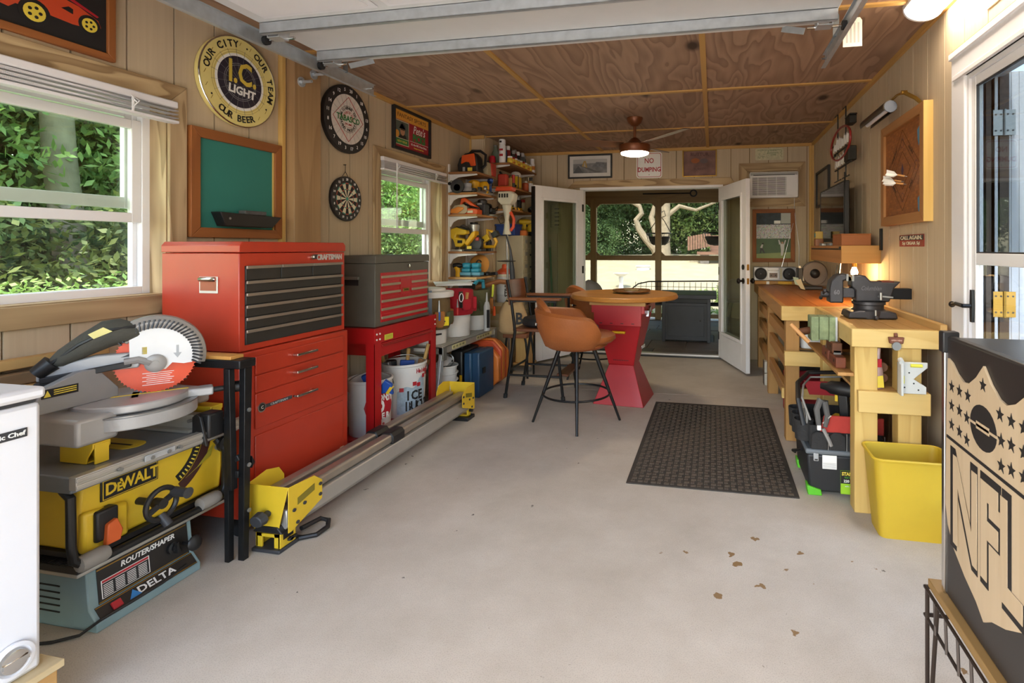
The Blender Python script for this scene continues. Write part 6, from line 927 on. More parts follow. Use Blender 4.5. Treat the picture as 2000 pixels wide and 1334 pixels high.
bx('cross_rail',LUM,B,.03,.35,.0,.03,.50,.605,.004); bx('shelf_board',PINE,B,.03,.35,.03,.92,.590,.604); bx('shelf_board',OLDP,B,-.055,.02,.04,.9,.665,.682,.002)
# bottle opener on the apron
bo=thing('bottle_opener','rusty wall bottle opener on the front of the vise bench','bottle opener',(.66+.195,2.77,ZT-.045)); RST=M('rusty_iron','#7d4a35',.6,.4,var=.25,vs=30); MB().prism([(-.035,.012),(.035,.012),(.03,-.018),(.012,-.02),(-.012,-.02),(-.03,-.018)],-.016,-.0).cyl((0,-.006,.012),(0,-.0,.03),.009,n=10).build('opener_plate',RST,bo,.003); MB().lathe([(.02,-.02),(.022,-.012),(.012,0)],(0,0,-.03),'y',16).build('cap_hook',STEEL,bo)
text('OPEN HERE',.009,M('opener_print','#c9a08a',.6),bo,0,-.017,-.003,bold=.0003)
# bench vise
VI=M('vise_iron','#4b4a4e',.42,.6,var=.15,vs=14); v=thing('bench_vise','heavy dark iron bench vise bolted on the pale bench','vise',(.865,3.26,ZT))
v.scale=(.92,1,1); MB().prism([(-.14,0),(.14,0),(.13,.035),(.07,.045),(-.07,.045),(-.13,.035)],-.09,.09).build('base_flange',VI,v,.008); MB().lathe([(.095,0),(.10,.04),(.085,.05),(.085,.07),(.095,.075),(.095,.09)],n=32).build('swivel_base',VI,v); MB().box(.0,.02,-.13,-.08,.0,.02).build('mount_tab',VI,v,.004); MB().cyl((.01,-.105,.02),(.01,-.105,.05),.007,n=8).build('mount_bolt',STEEL,v)
MB().prism([(-.085,.09),(-.085,.15),(-.11,.175),(-.11,.235),(-.06,.24),(-.03,.235),(.0,.205),(.13,.20),(.17,.205),(.13,.165),(.115,.12),(.105,.09)],-.05,.05).build('fixed_jaw_body',VI,v,.008); bx('anvil_patch',M('vise_rust','#7d3f30',.5,.5,var=.2),v,.06,.13,-.048,.048,.2,.2065); MB().box(.09,.235,-.032,.032,.105,.165).build('slide_bar',M('slide_black','#26282c',.4,.6),v,.004)
MB().prism([(-.235,.08),(-.235,.165),(-.225,.205),(-.195,.235),(-.165,.245),(-.13,.24),(-.13,.215),(-.155,.205),(-.155,.08)],-.05,.05).build('moving_jaw',VI,v,.008); MB().box(-.16,-.085,-.03,.03,.11,.165).build('guide',VI,v,.004); bx('jaw_plate',STEEL,v,-.142,-.13,-.06,.06,.205,.245); bx('jaw_plate',STEEL,v,-.11,-.098,-.06,.06,.205,.24)
MB().cyl((-.235,0,.125),(-.275,0,.125),.018,n=12).cyl((-.265,-.06,.15),(-.265,.06,.10),.007,n=8).ball((-.265,-.06,.15),.012,10,6).ball((-.265,.06,.10),.012,10,6).build('screw_handle',VI,v); MB().cyl((.045,-.05,.12),(.045,-.085,.12),.009,n=8).cyl((.045,-.085,.105),(.045,-.085,.145),.008,n=8).beam((.045,-.085,.125),(.11,-.09,.12),.008,.008).build('swivel_lever',STEEL,v)
text('60',.035,M('cast_light','#76757a',.5,.4),v,-.195,-.0512,.14,bold=.001); text('Columbian',.035,M('cast_light','#76757a'),v,.0,-.0512,.165,shear=.35,sx=.75)
# wooden side vise with green blocks
sv=thing('wooden_side_vise','old wooden side vise with flaking green blocks on the bench corner','vise',(.655,3.10,.825)); GP=M('flaked_green','#8a9a72',.8,var=.35,vs=22,bump=.4)
for i,(x0,x1,dz) in enumerate(((-.135,-.095,0),(-.093,-.045,.006),(-.043,-.01,-.004))): bx('jaw_block',GP,sv,x0,x1,-.06,.05,-.03+dz,.10,.004)
bx('clamp_strap',GALV,sv,-.012,-.002,-.062,-.03,-.03,.10); MB().cyl((-.135,-.01,.02),(-.20,-.04,.01),.02,n=12).build('screw_hub',WALNUT,sv); MB().cyl((-.24,-.05,.055),(-.15,-.08,-.035),.0115,n=12).build('handle',M('beech','#c58f55',.5),sv)
# enamel pan on the lower shelf, tools below the vise bench
pn=thing('enamel_pan','white enamel roasting pan with grey lid on the lower bench shelf','pan',(.715,3.88,.6125))
MB().prism(rrect(-.13,.13,-.08,.08,.035),.0,.10,'xy').build('pan_body',M('enamel_white','#d5d7da',.3,var=.05),pn,.008); MB().prism(rrect(-.135,.135,-.085,.085,.035),.10,.125,'xy').build('lid',M('lid_grey','#7d8a94',.35,.3),pn,.006)
for i in range(3):
    z=.682+.06*(i//2); r=thing('wood_plane',['dark wooden block plane, lower left on the narrow shelf','dark wooden block plane, lower right on the narrow shelf','dark wooden block plane stacked on top of the other two'][i],'plane',(.64,2.98+.2*(i%2)+(.08 if i==2 else 0),z),90); MB().box(-.08,.08,-.025,.025,0,.055).build('body',WALNUT if i==2 else wood('red_plane','#8a4a30','#5a2a1a','x'),r,.005); MB().cyl((-.03,-.026,.03),(-.03,.026,.03),.008).build('pin',INK,r); bx('iron',STEEL,r,.0,.008,-.018,.018,.05,.075)
for i in range(4):
    x,z=.80+.05*(i%2),.632+.055*(i//2); lg=thing('turned_log','short turned wooden log end stacked on the vise bench shelf','log',(x+.0,2.95,z),0,'log ends on the vise bench shelf'); MB().cyl((0,0,0),(0,.34,0),.025,.025,14).build('log',wood('log_bark','#8a6244','#5e3f28','y'),lg); MB().cyl((0,-.001,0),(0,0,0),.023,n=14).build('end_grain',M('end_grain','#a5785a',.8,var=.2,vs=60),lg)
pk=thing('snack_packet','crumpled foil packet with yellow label standing on the bench shelf','packet',(.79,2.83,.604),10); rs=[]
for k,(z,w,d) in enumerate(((0,.028,.004),(.02,.032,.016),(.07,.028,.018),(.12,.02,.014),(.15,.014,.008),(.2,.02,.002))): rs.append([(w*math.cos(u)*(1+.12*math.sin(3*u+k)),d*math.sin(u),z) for u in [2*math.pi*j/16 for j in range(16)]])
MB().rings(rs).build('foil',M('foil_pink','#c9a9a5',.35,.3,var=.3,vs=25),pk); MB().prism([(-.02,.01),(.025,.012),(.02,.07),(-.015,.065)],-.0195,-.017).build('label',YINK,pk); MB().prism([(-.015,.11),(.015,.11),(.015,.15),(-.012,.15)],-.0165,-.013).build('label',RINK,pk)
pv=thing('post_level','pale grey angled post level with yellow vials on the bench leg','level',(.86,2.768,.606)); PLG=M('level_grey','#c9c9c4',.45,var=.04); MB().prism([(0,0),(.125,0),(.125,.035),(.07,.07),(.13,.125),(.13,.15),(0,.15),(0,.13)],-.012,-.002).build('body',PLG,pv,.003); MB().box(0,.012,-.06,-.002,0,.15).build('wing',PLG,pv,.003); MB().cyl((.055,-.016,.135),(.105,-.016,.135),.008,n=10).build('vial',M('vial_yellow','#d9d23a',.2),pv); MB().cyl((.02,-.016,.05),(.02,-.016,.085),.008,n=10).build('vial',M('vial_yellow','#d9d23a'),pv); MB().cyl((.005,-.055,.155),(.005,-.03,.165),.012,n=10).build('end_vial',PLG,pv)
for i,(x,z) in enumerate(((.03,.03),(.07,.05),(.05,.1),(.09,.02))): MB().cyl((x,-.0125,z),(x,-.0115,z),.004,n=8).build('hole',INK,pv)
# boxes standing under the long bench
rc=thing('red_crate','red plastic crate standing under the long bench','crate',(.66,4.15,0)); RC=M('crate_red','#a5202a',.5); MB().box(-.1,.2,0,.4,.0,.02).box(-.1,-.09,0,.4,0,.30).box(.19,.2,0,.4,0,.3).box(-.1,.2,0,.01,0,.3).box(-.1,.2,.39,.4,0,.3).build('crate_shell',RC,rc,.003); m=MB()
for i in range(4): m.box(-.102,-.1,.05+.08*i,.1+.08*i,.1,.13)
m.build('hand_slot',INK,rc,kind='stuff')
wbx=thing('white_box','weathered white wooden box standing behind the bench leg','box',(.475,5.22,0)); MB().box(0,.12,0,.09,0,.11).build('lower_box',M('chipped_white','#cfc9be',.8,var=.2,vs=25),wbx,.004); MB().box(0,.12,0,.09,.115,.22).build('upper_box',M('chipped_white','#cfc9be'),wbx,.004); bx('frame_edge',M('dark_brown','#4b3a2c'),wbx,-.004,.0,-.004,.094,0,.225)
for i,(y,h) in enumerate(((4.72,.44),(5.06,.42))): o=bx('stored_box',M('box_dark_%d'%i,('#3a3633','#5a4a3a')[i],.8),None,.66,.97,y,y+.16,.0,h,.004); tag(o,['dark storage box under the middle of the long bench','brown storage box under the far half of the long bench'][i],'box')
# tool box and open tool bag in front of the benches
tb=thing('tool_box','black plastic tool box with lime green feet beside the yellow bin','tool box',(.485,2.955,0)); TBK=M('toolbox_black','#26272a',.5,var=.06); LIME=M('lime_green','#5fc22c',.5)
MB().add([(x,y,z) for z,e in ((.015,.012),(.215,0)) for x,y in ((0+e,e),(.37-e,e),(.37-e,.42-e),(0+e,.42-e))],[(3,2,1,0),(4,5,6,7),(0,1,5,4),(1,2,6,5),(2,3,7,6),(3,0,4,7)]).build('tub',TBK,tb,.012); MB().box(-.008,.378,-.008,.428,.215,.243).build('lid',M('lid_slate','#6a7075',.5),tb,.01)
for x,y in ((0,0),(.30,0),(0,.35),(.30,.35)): MB().prism([(x+.005,0),(x+.075,0),(x+.07,.03),(x+.0,.05)],y-.002,y+.07).build('foot',LIME,tb,.004)
MB().box(.03,.055,-.016,-.004,.185,.225).build('latch',LGREY,tb,.003); bx('latch_slot',INK,tb,.035,.05,-.0165,-.016,.19,.197)
sb=MB().box(.075,.145,-.006,-.001,.145,.215).build('white_panel',WINK,tb); m=MB()
for i in range(5): m.box(.077,.143,-.0068,-.006,.15+.006*i,.152+.006*i)
m.build('panel_line',LGREY,tb,kind='stuff')
bx('label',M('label_lime2','#9acb2a',.5),tb,.165,.26,-.003,.004,.02,.14); bx('label_field',INK,tb,.165,.26,-.0036,-.003,.075,.14); text('STANLEY',.024,YINK,tb,.212,-.0045,.125,bold=.001,sx=.85); text('16.5 GAL',.012,LIME,tb,.205,-.0045,.107); text('220 lbs',.018,WINK,tb,.205,-.0045,.088,bold=.0005); text('with tray',.011,WINK,tb,.205,-.0045,.062); MB().tube([(-.012,.1,.20),(-.03,.14,.18),(-.03,.3,.12),(-.012,.33,.1)],.008,6).build('side_strap',BLACK,tb)
bg=thing('tool_bag','open red and black tool bag full of tools on the black tool box','tool bag',(.50,2.97,.244)); bg.scale=(1,1,.88); BGM=M('bag_black','#2b2a2a',.85,var=.12,bump=.4,bs=60); BGR=M('bag_red','#b3342a',.7,var=.08,bump=.2); STCH=M('bag_stitch','#8f8c88',.8)
MB().add([(x,y,z) for z,e in ((0,.0),(.135,-.0)) for x,y in ((0+e,0),(.36,0),(.36,.40),(0+e,.40))],[(3,2,1,0),(0,1,5,4),(1,2,6,5),(2,3,7,6),(3,0,4,7)]).build('base',BGM,bg,.012); MB().prism([(.05,.10),(.36,.10),(.36,.20),(.07,.20)],-.012,.0).build('front_panel',BGR,bg,.004); MB().prism([(.03,.30),(.36,.30),(.36,.21),(.06,.21)],.36,.37).build('back_panel',M('bag_red_inner','#a51823',.7),bg)
for i in range(4): x=.0+i*.09; MB().prism([(x+.003,.0),(x+.087,.0),(x+.084,.085),(x+.06,.105),(x+.03,.105),(x+.006,.085)],-.026,-.010).build('pocket',BGM,bg,.006); bx('stitch',STCH,bg,x+.087,x+.0895,-.0265,-.02,.0,.10)
for i in range(3): MB().torus((-.012,.05+.11*i,.17),.045,.006,'x',20,6).build('loop_pocket',STCH,bg); MB().lathe([(.045,.0),(.05,.12),(.046,.12),(.04,.0)],(-.02,.06+.11*i,.03),'z',16).build('side_pocket',BGM,bg)
MB().tube([(-.03,.0,.13),(-.05,.05,.27),(-.03,.2,.33),(.05,.35,.36),(.36,.38,.37)],.013,8).build('rim_frame',BLACK,bg); MB().tube([(.0,-.02,.17),(-.03,.05,.28),(.0,.2,.315),(.06,.33,.335),(.36,.36,.345)],.006,6).build('rim_piping',STCH,bg); MB().tube([(.04,-.03,.15),(.03,-.03,.24),(.05,-.01,.29),(.075,.0,.28),(.085,-.02,.2),(.07,-.035,.14)],[.013,.016,.018,.018,.015,.011],8).build('shoulder_strap',M('strap_grey','#5a5856',.8),bg); MB().tube([(.06,-.034,.13),(.09,-.036,.06),(.10,-.034,.03)],.01,6).build('strap_end',STCH,bg); MB().box(.03,.05,-.045,-.03,.12,.15).build('buckle',WINK,bg,.004); MB().beam((.06,-.03,.16),(.10,-.034,.21),.006,.006).build('snap_hook',CHROME,bg); bx('tag',WINK,bg,.225,.26,-.014,-.012,.12,.16)
drill('cordless_drill','yellow and black cordless drill lying on the open tool bag','drill',.66,3.08,.34,BLACK,YEL,150,0,1.15,'tools in the open tool bag'); drill('cordless_drill','dark cordless driver behind the drill in the open tool bag','drill',.77,3.2,.335,DGREY,BLACK,200,0,.95,'tools in the open tool bag'); lv=thing('torpedo_level','black padded bar lying across the open tool bag','level',(.70,3.03,.36),5); MB().box(-.13,.14,-.02,.02,0,.035).build('bar',BLACK,lv,.012)
# yellow waste bin
YB_=M('bin_yellow','#c6a52a',.5,var=.05); yb=thing('waste_bin','yellow plastic waste bin in front of the vise bench','bin',(.735,2.58,0)); o1=rrect(.0,.265,.0,.16,.03); o2=rrect(-.03,.30,-.03,.19,.035); n=len(o1)
lo=[(x,y,.0) for x,y in o1]; up=[(x,y,.36) for x,y in o2]; inn=[(x*.98+.0027,y*.97+.002,.36) for x,y in o2]; il=[(x*.97+.004,y*.96+.003,.006) for x,y in o1]; MB().rings([lo,up,inn,il]).build('shell',YB_,yb,sharp=50); MB().tube([(x,y,.358) for x,y in rrect(-.033,.303,-.033,.193,.036)],.007,7,closed=True).build('rim',YB_,yb)
# ---------------------------------------------------------------- mini fridge with a cut-out shield on its wire stand
fr=thing('mini_fridge','black mini fridge with a plywood football shield on its door','fridge',(.62,1.61,.36),-90); FB=M('fridge_black','#262426',.32,var=.06); MB().box(.0,.45,.03,.44,.0,.695).build('cabinet',FB,fr,.006); MB().box(.0,.45,.0,.028,.0,.70).build('door',M('fridge_door','#2b2725',.4,var=.08),fr,.006); MB().box(-.006,.012,-.006,.02,.0,.705).build('edge_strip',CHROME,fr,.003); MB().box(-.01,.02,-.012,.03,.655,.712).build('corner_cap',BLACK,fr,.004)
PLW=wood('shield_ply','#c9b394','#a88d68','z',contrast=.25)
sh=[(.035,.645),(.06,.637),(.09,.615),(.125,.602),(.155,.607),(.19,.630),(.225,.665),(.26,.63),(.295,.607),(.325,.602),(.36,.615),(.39,.637),(.415,.645),(.425,.5),(.43,.25),(.415,.2),(.38,.155),(.32,.12),(.26,.095),(.225,.07),(.19,.095),(.13,.12),(.07,.155),(.035,.2),(.02,.25),(.025,.5)]
MB().prism(sh,-.006,0).build('shield',PLW,fr,.001); CUT=M('cut_black','#1f1b19',.6)
def star(cx_,cz,r): return [(cx_+(r if k%2==0 else r*.42)*math.sin(rad(36*k)),cz+(r if k%2==0 else r*.42)*math.cos(rad(36*k))) for k in range(10)]
for cx_,cz in [(.06,.575),(.105,.575),(.15,.575),(.06,.525),(.105,.525),(.145,.52),(.06,.475),(.105,.472),(.145,.465),(.39,.575),(.345,.575),(.30,.575),(.39,.525),(.345,.525),(.305,.52),(.39,.475),(.345,.472),(.305,.465),(.225,.62)]: MB().prism(star(cx_,cz,.017),-.0068,-.006).build('cut_star',CUT,fr)
MB().prism([(.225+.062*math.cos(rad(a)),.52+.052*math.sin(rad(a))) for a in range(0,360,15)],-.0068,-.006).build('cut_football',CUT,fr); MB().box(.16,.29,-.0078,-.0068,.517,.523).box(.195,.255,-.0078,-.0068,.511,.529).build('football_lace',PLW,fr); bx('cut_line',CUT,fr,.03,.42,-.0068,-.006,.432,.440)
# the letters stay in wood, outlined by dark cuts
for nm,dd,mt in (('letter_cut',.0,CUT),('letter',-.0012,PLW)):
    me=textmesh('NFL',.34 if nm=='letter_cut' else .31,.0005,.014 if nm=='letter_cut' else .008); me.transform(Matrix.Translation((.225,-.0066+dd,.275))@FR@Matrix.Diagonal((.60,1,1,1))); me.materials.clear(); me.materials.append(mt); o=bpy.data.objects.new(nm,me); C.objects.link(o); o.parent=fr; o['kind']='stuff'
ws=thing('wire_stand','black wire stand with a plywood shelf under the mini fridge','stand',(.62,1.64,0),-90); bx('shelf',wood('ply_brown','#a5824f','#7a5c30','x'),ws,-.03,.50,-.02,.46,.335,.358,.002); RD_=M('wire_brown','#3a2f28',.5,.5)
for z in (.33,.25): MB().tube([(-.035,-.025,z),(.505,-.025,z),(.505,.465,z),(-.035,.465,z)],.006,6,closed=True).build('rail_loop',RD_,ws)
m=[MB().tube([(x,-.025,.33),(x+.02,-.03,.25)],.004,5).build('spindle',RD_,ws) for x in [.03+.07*i for i in range(7)]]
for x,sx in ((0,-1),(.47,1)):
    for y,sy in ((0,-1),(.44,1)): MB().tube([(x-sx*.05,y+sy*.025,.33),(x-sx*.015,y+sy*.03,.0),(x+sx*.005,y+sy*.03,.0),(x+sx*.02,y+sy*.025,.33)],.006,6).build('hairpin_leg',RD_,ws)
# ---------------------------------------------------------------- shelf, television and decorations on the right wall
sh=thing('box_shelf','honey coloured box shelf with a drawer front under the television','shelf',(.86,3.885,1.19)); HW=wood('honey_wood','#c89552','#94652c','x',contrast=.5); HWY=wood('honey_wood_long','#b9824a','#8a5a2c','y',contrast=.4)
MB().box(.0,.25,.0,.02,0,.122).build('end_board',HW,sh,.002); MB().box(.0,.25,.02,1.15,.102,.122).build('top_board',HWY,sh,.002); MB().box(.0,.018,.02,1.15,.0,.092).build('drawer_front',HWY,sh,.002); bx('end_board',HW,sh,0,.25,1.15,1.17,0,.122); bx('shadow_gap',INK,sh,.004,.016,.02,1.15,.092,.102); MB().box(-.006,.02,.02,.06,.095,.115).build('corner_hinge',BLKM,sh,.003); bx('back_cleat',HWY,sh,.235,.25,.02,1.15,.03,.102)
bk=bx('shelf_bracket',BLKM,None,1.094,1.109,3.845,3.872,1.28,1.425,.002); tag(bk,'black steel strap on the wall beside the box shelf','bracket')
bulb=thing('bare_bulb','bare filament bulb glowing under the box shelf','bulb',(.975,4.02,1.19)); MB().cyl((0,0,.1025),(0,0,0),.006,n=8).cyl((0,0,0),(0,0,-.03),.016,n=14).build('socket',BRASS,bulb); MB().lathe([(.012,-.03),(.018,-.045),(.024,-.065),(.018,-.088),(.004,-.097)],n=16).build('glass_bulb',M('bulb_glow','#ffd08a',.4,var=0,emit=120),bulb)
wbx=thing('wooden_box','reddish wooden box on the near end of the box shelf','box',(.90,3.93,1.312)); RWX=wood('mahogany_box','#a5612f','#74401c','x',contrast=.35); MB().box(-.03,.16,.0,.28,0,.075).build('body',RWX,wbx,.003); MB().box(-.032,.162,-.002,.282,.075,.082).build('lid',RWX,wbx,.002)
for i,(x,y,mt,l) in enumerate(((.90,4.36,M('photo_grey','#8a8b8c'),'small silver gadget on the box shelf below the television'),(.92,4.5,BLACK,'small black remote on the box shelf below the television'),(.89,4.62,STEEL,'small steel lighter on the box shelf below the television'))): o=MB().prism(rrect(-.03,.03,-.05,.05,.012),0,.02,'xy').build('small_gadget',mt,None,.004); o.location=(x,y,1.312); tag(o,l,'gadget')
cb=thing('tea_caddy','stacked brown and yellow tins at the far end of the box shelf','tin',(.90,4.9,1.312)); MB().prism(rrect(-.035,.035,-.04,.04,.01),0,.06,'xy').build('lower_tin',M('tin_brown','#8f5a38',.5,var=.1),cb,.003); MB().prism(rrect(-.03,.03,-.035,.035,.008),.061,.125,'xy').build('upper_tin',M('tin_yellow','#c5a24a',.5,var=.1),cb,.003); bx('tin_label',TEAL,cb,-.0315,-.030,-.02,.02,.075,.11)
tv=thing('television','flat black television standing on the box shelf','television',(.97,4.28,1.345),-90); SCR=M('tv_screen','#0c0b0c',.06,var=0)
MB().box(-.90,.0,.0,.035,.0,.46).build('back_case',BLACK,tv,.006); MB().box(-.89,-.012,-.003,.0,.03,.45).build('screen',SCR,tv); m=MB().box(-.90,0,-.006,0,0,.03).box(-.90,0,-.006,0,.45,.46).box(-.90,-.89,-.006,0,.03,.45).box(-.012,0,-.006,0,.03,.45); m.build('bezel',BLACK,tv,.002); MB().box(-.6,-.3,-.06,.09,-.033,-.025).build('stand_foot',BLACK,tv,.004); MB().box(-.5,-.4,.01,.03,-.03,.05).build('stand_neck',BLACK,tv,.004)
pw=thing('dark_frame','dark framed picture on the right wall behind the television','picture',(XR,6.09,1.72),-90); frame4(pw,.63,.38,.025,BLACK,.025); bx('print',M('dim_print','#8f8168',.4,var=.3,vs=8),pw,.025,.605,-.008,-.002,.025,.355)
# unlit neon sign with its transformer
nn=thing('neon_sign','unlit neon beer sign with red oval and white script tubes','neon sign',(1.06,4.56,2.10),-90); NW=M('neon_white','#d0ccc4',.3); NR=M('neon_red','#8f2a26',.3); NB=M('neon_block','#17150f',.5)
MB().tube([(-.0+.33*math.cos(rad(a)),-.06,.03+.125*math.sin(rad(a))) for a in range(0,360,12)],.009,7,closed=True).build('oval_tube',NR,nn)
def script(x0,z0,n,w,h,y,seed):
    g_=random.Random(seed); pts=[]
    for k in range(n):
        x=x0+w*k; hh=h*g_.uniform(.7,1.25); pts+=[(x,y,z0),(x+w*.45,y,z0+hh),(x+w*.75,y,z0+hh*.8),(x+w*.6,y,z0)]
    return MB().tube(pts,.0065,6)
script(-.25,.0,6,.085,.085,-.055,1).build('script_tube',NW,nn); script(-.2,-.14,4,.085,.075,-.055,5).build('script_tube',NW,nn); MB().tube([(-.25,-.05,-.02),(.25,-.05,-.02)],.008,6).build('backing_tube',NB,nn); MB().tube([(-.22,-.05,-.16),(.3,-.05,-.155)],.008,6).build('backing_tube',NB,nn)
for x in (-.15,.12): MB().tube([(x-.1,-.045,.30),(x,-.045,.30),(x,-.045,-.25),(x-.12,-.045,-.25),(x+.1,-.045,-.25)],.005,6).build('frame_rod',BLKM,nn)
MB().tube([(-.36,-.045,.06),(-.25,-.045,.06)],.006,6).tube([(-.36,-.045,-.03),(-.22,-.045,-.03)],.006,6).build('side_rod',BLKM,nn); MB().box(.14,.26,-.05,0,.14,.2).box(.12,.28,-.055,0,.2,.21).build('transformer',NB,nn,.004); MB().box(.12,.26,-.06,0,-.14,-.03).build('transformer',NB,nn,.006); MB().tube([(0.02,-.03,-.2),(.02,-.03,-.5),(.03,-.02,-.7),(.02,-.03,-.76)],.007,6).build('power_cord',BLACK,nn); MB().tube([(.03,-.02,-.52),(.17,-.03,-.50),(.1,-.02,-.62),(.04,-.02,-.7)],.004,5).build('cord_loop',BLACK,nn)
# picture light
pl=thing('picture_light','brass and black picture light on a jointed arm','lamp',(XR,3.33,2.06),-90); BKB=M('lamp_bronze','#4a4238',.35,.6,var=.15)
rs=[]
for x in (-.50,.0): rs.append([(x,-.11+.038*math.cos(rad(a)),.05+.038*math.sin(rad(a))) for a in range(-30,211,20)]+[(x,-.11+.033*math.cos(rad(a)),.05+.033*math.sin(rad(a))) for a in range(210,-31,-20)])
MB().rings(rs).build('shade',BKB,pl); MB().cyl((-.46,-.11,.045),(-.04,-.11,.045),.014,n=10).build('tube_lamp',WHITE,pl); MB().cyl((-.002,-.11,.05),(.006,-.11,.05),.034,n=16).build('end_disc',M('lamp_grey_blue','#6a7484',.4,.4),pl); MB().tube([(-.05,-.1,.085),(.05,-.09,.10),(.10,-.07,.10)],.007,7).tube([(.10,-.07,.10),(.16,-.03,.05),(.20,-.004,.0)],[.012,.011,.009],8).build('arm',BRASS,pl); MB().cyl((.10,-.085,.10),(.10,-.055,.10),.012,n=10).build('joint',BRASS,pl); MB().cyl((.2,0,0),(.2,-.012,0),.02,n=12).build('wall_rose',BRASS,pl)
# baseball dart board with three darts
bd=thing('baseball_board','worn wooden baseball dart board in an oak frame','game board',(XR,3.734,1.435),-90); frame4(bd,.71,.625,.055,wood('board_oak','#b57f48','#85562a','x',contrast=.4),.045,wood('board_oak_up','#b07a44','#805228','z',contrast=.4)); bx('edge_strip',LUMZ,bd,.709,.714,-.045,0,0,.625)
cm,t,b=nodes('checker_parquet'); v=coords(t,(16,16,16)); ck=nd(t,'TexBrick'); ck.inputs['Color1'].default_value=lin('#b06a2c'); ck.inputs['Color2'].default_value=lin('#8a4d1c'); ck.inputs['Mortar'].default_value=lin('#7a4318'); ck.inputs['Scale'].default_value=1; ck.inputs['Mortar Size'].default_value=.008; mp=nd(t,'Mapping'); mp.inputs['Rotation'].default_value=(rad(90),0,0); lk(t,v,mp.inputs[0]); lk(t,mp.outputs[0],ck.inputs[0]); nz=nd(t,'TexNoise'); nz.inputs['Scale'].default_value=5; lk(t,coords(t),nz.inputs[0]); lk(t,mixc(t,nz.outputs[0],mixc(t,.5,ck.outputs[0],lin('#5f3312')),ck.outputs[0]),b.inputs['Base Color']); b.inputs['Roughness'].default_value=.45
bx('field',cm,bd,.055,.655,-.03,-.004,.055,.57); LN=M('line_brown','#4a2c18',.6); m=MB()
for k,(dx,dz) in enumerate(((.27,.235),(.21,.18),(.13,.11))):
    P=[(.355,.3125+dz),(.355+dx,.3125),(.355,.3125-dz),(.355-dx,.3125)]
    for i in range(4): a,b_=P[i],P[(i+1)%4]; m.beam((a[0],-.0305,a[1]),(b_[0],-.0305,b_[1]),.001,.0014,(0,1,0))
m.build('diamond_line',LN,bd,kind='stuff')
for x,z in ((.355,.47),(.355,.155),(.57,.3125)): disc(.024,.027,n=20,y=-.0306,c=(x,z)).build('base_ring',M('ring_violet','#4a3550',.6),bd)
poly(bd,[(.355,.355),(.375,.3125),(.355,.27),(.335,.3125)],-.0302,M('ring_violet','#4a3550'),'bullseye')
for s_,x,z,r in (('HOME RUN',.22,.41,39),('DOUBLE',.49,.41,-39),('SINGLE',.22,.215,-39),('TRIPLE',.49,.215,39)): text(s_,.022,LN,bd,x,-.031,z,rot=r,bold=.0005)
for x,z in ((.585,.5),(.59,.13)): poly(bd,[(x,z),(x+.04,z+.02),(x+.045,z-.05),(x+.02,z-.09),(x+.005,z-.05)],-.0302,M('chip_blue','#5f8fae',.7),'paint_patch')
for i,(y,z,dy,dz) in enumerate(((3.29,1.70,.055,.024),(3.345,1.677,.06,.02),(3.305,1.658,.08,.02))):
    d=thing('dart',['white flighted dart, highest of the three in the board','white flighted dart, middle of the three in the board','white flighted dart, lowest of the three in the board'][i],'dart',(1.077,y,z),0,'darts in the baseball board'); e=Vector((-.078,dy*.8,dz)); p0=Vector((0,0,0)); p1=e*.55; MB().cyl(p0,e*.18,.0015,.0025,6).build('point',STEEL,d); MB().cyl(e*.15,p1,.006,.005,10).build('barrel',M('beech','#c58f55'),d)
    ux=e.normalized(); a=ux.orthogonal().normalized(); b_=ux.cross(a); m=MB()
    for w_ in (a,b_,-a,-b_): m.add([p1,p1+ux*.02+w_*.02,e*1.2+w_*.024,e*1.2],[(0,1,2,3)])
    m.build('flight',WINK,d)
cg=thing('cigar_sign','small black and red CALL AGAIN 5c CIGAR tin sign','sign',(XR,3.514,1.304),-90); MB().prism(rrect(0,.382,0,.068,.006),-.004,-.001).build('plate',M('sign_red','#9c2a22',.5,var=.15,vs=20),cg); poly(cg,[(.004,.037),(.378,.037),(.378,.064),(.004,.064)],-.004,M('sign_black','#23242c',.5)); text('CALL AGAIN.',.03,CREAM,cg,.19,-.0052,.05,bold=.0008,sx=1.9); text('5¢ CIGAR 5¢',.024,CREAM,cg,.19,-.0052,.019,bold=.0008,sx=2.1)
# ---------------------------------------------------------------- things standing on the long bench
bb=thing('boombox','silver cassette boombox with two round speakers on the bench','radio',(.43,5.95,ZT+.035)); SB=M('box_silver','#a5a6aa',.35,.4,var=.06); MB().box(0,.44,.0,.1,0,.15).build('case',SB,bb,.008)
for x in (.075,.365): MB().lathe([(.066,-.001),(.066,-.006),(.058,-.008),(.05,-.003),(.015,-.006),(.001,-.01)],(x,0,.075),'y',28).build('speaker_cone',M('speaker_black','#1d1c1d',.6),bb); MB().torus((x,-.005,.075),.062,.004,'y',28,6).build('speaker_ring',DGREY,bb); MB().ball((x,-.008,.075),.006,8,5).build('speaker_dome',STEEL,bb)
MB().box(.15,.258,-.006,0,.02,.108).build('cassette_door',WHITE,bb,.003); bx('cassette_window',M('window_brown','#6b5550',.3),bb,.163,.245,-.0068,-.006,.035,.085)
for x in (.182,.226): MB().cyl((x,-.0068,.06),(x,-.009,.06),.008,n=12).build('spool',INK,bb)
MB().box(.15,.258,-.005,0,.115,.14).build('control_panel',WHITE,bb,.002); bx('tuner_scale',M('tuner_tan','#b0a78e',.5),bb,.27,.295,-.003,0,.02,.135); MB().cyl((.30,.08,.15),(.42,.09,.62),.0025,n=6).build('antenna',CHROME,bb)
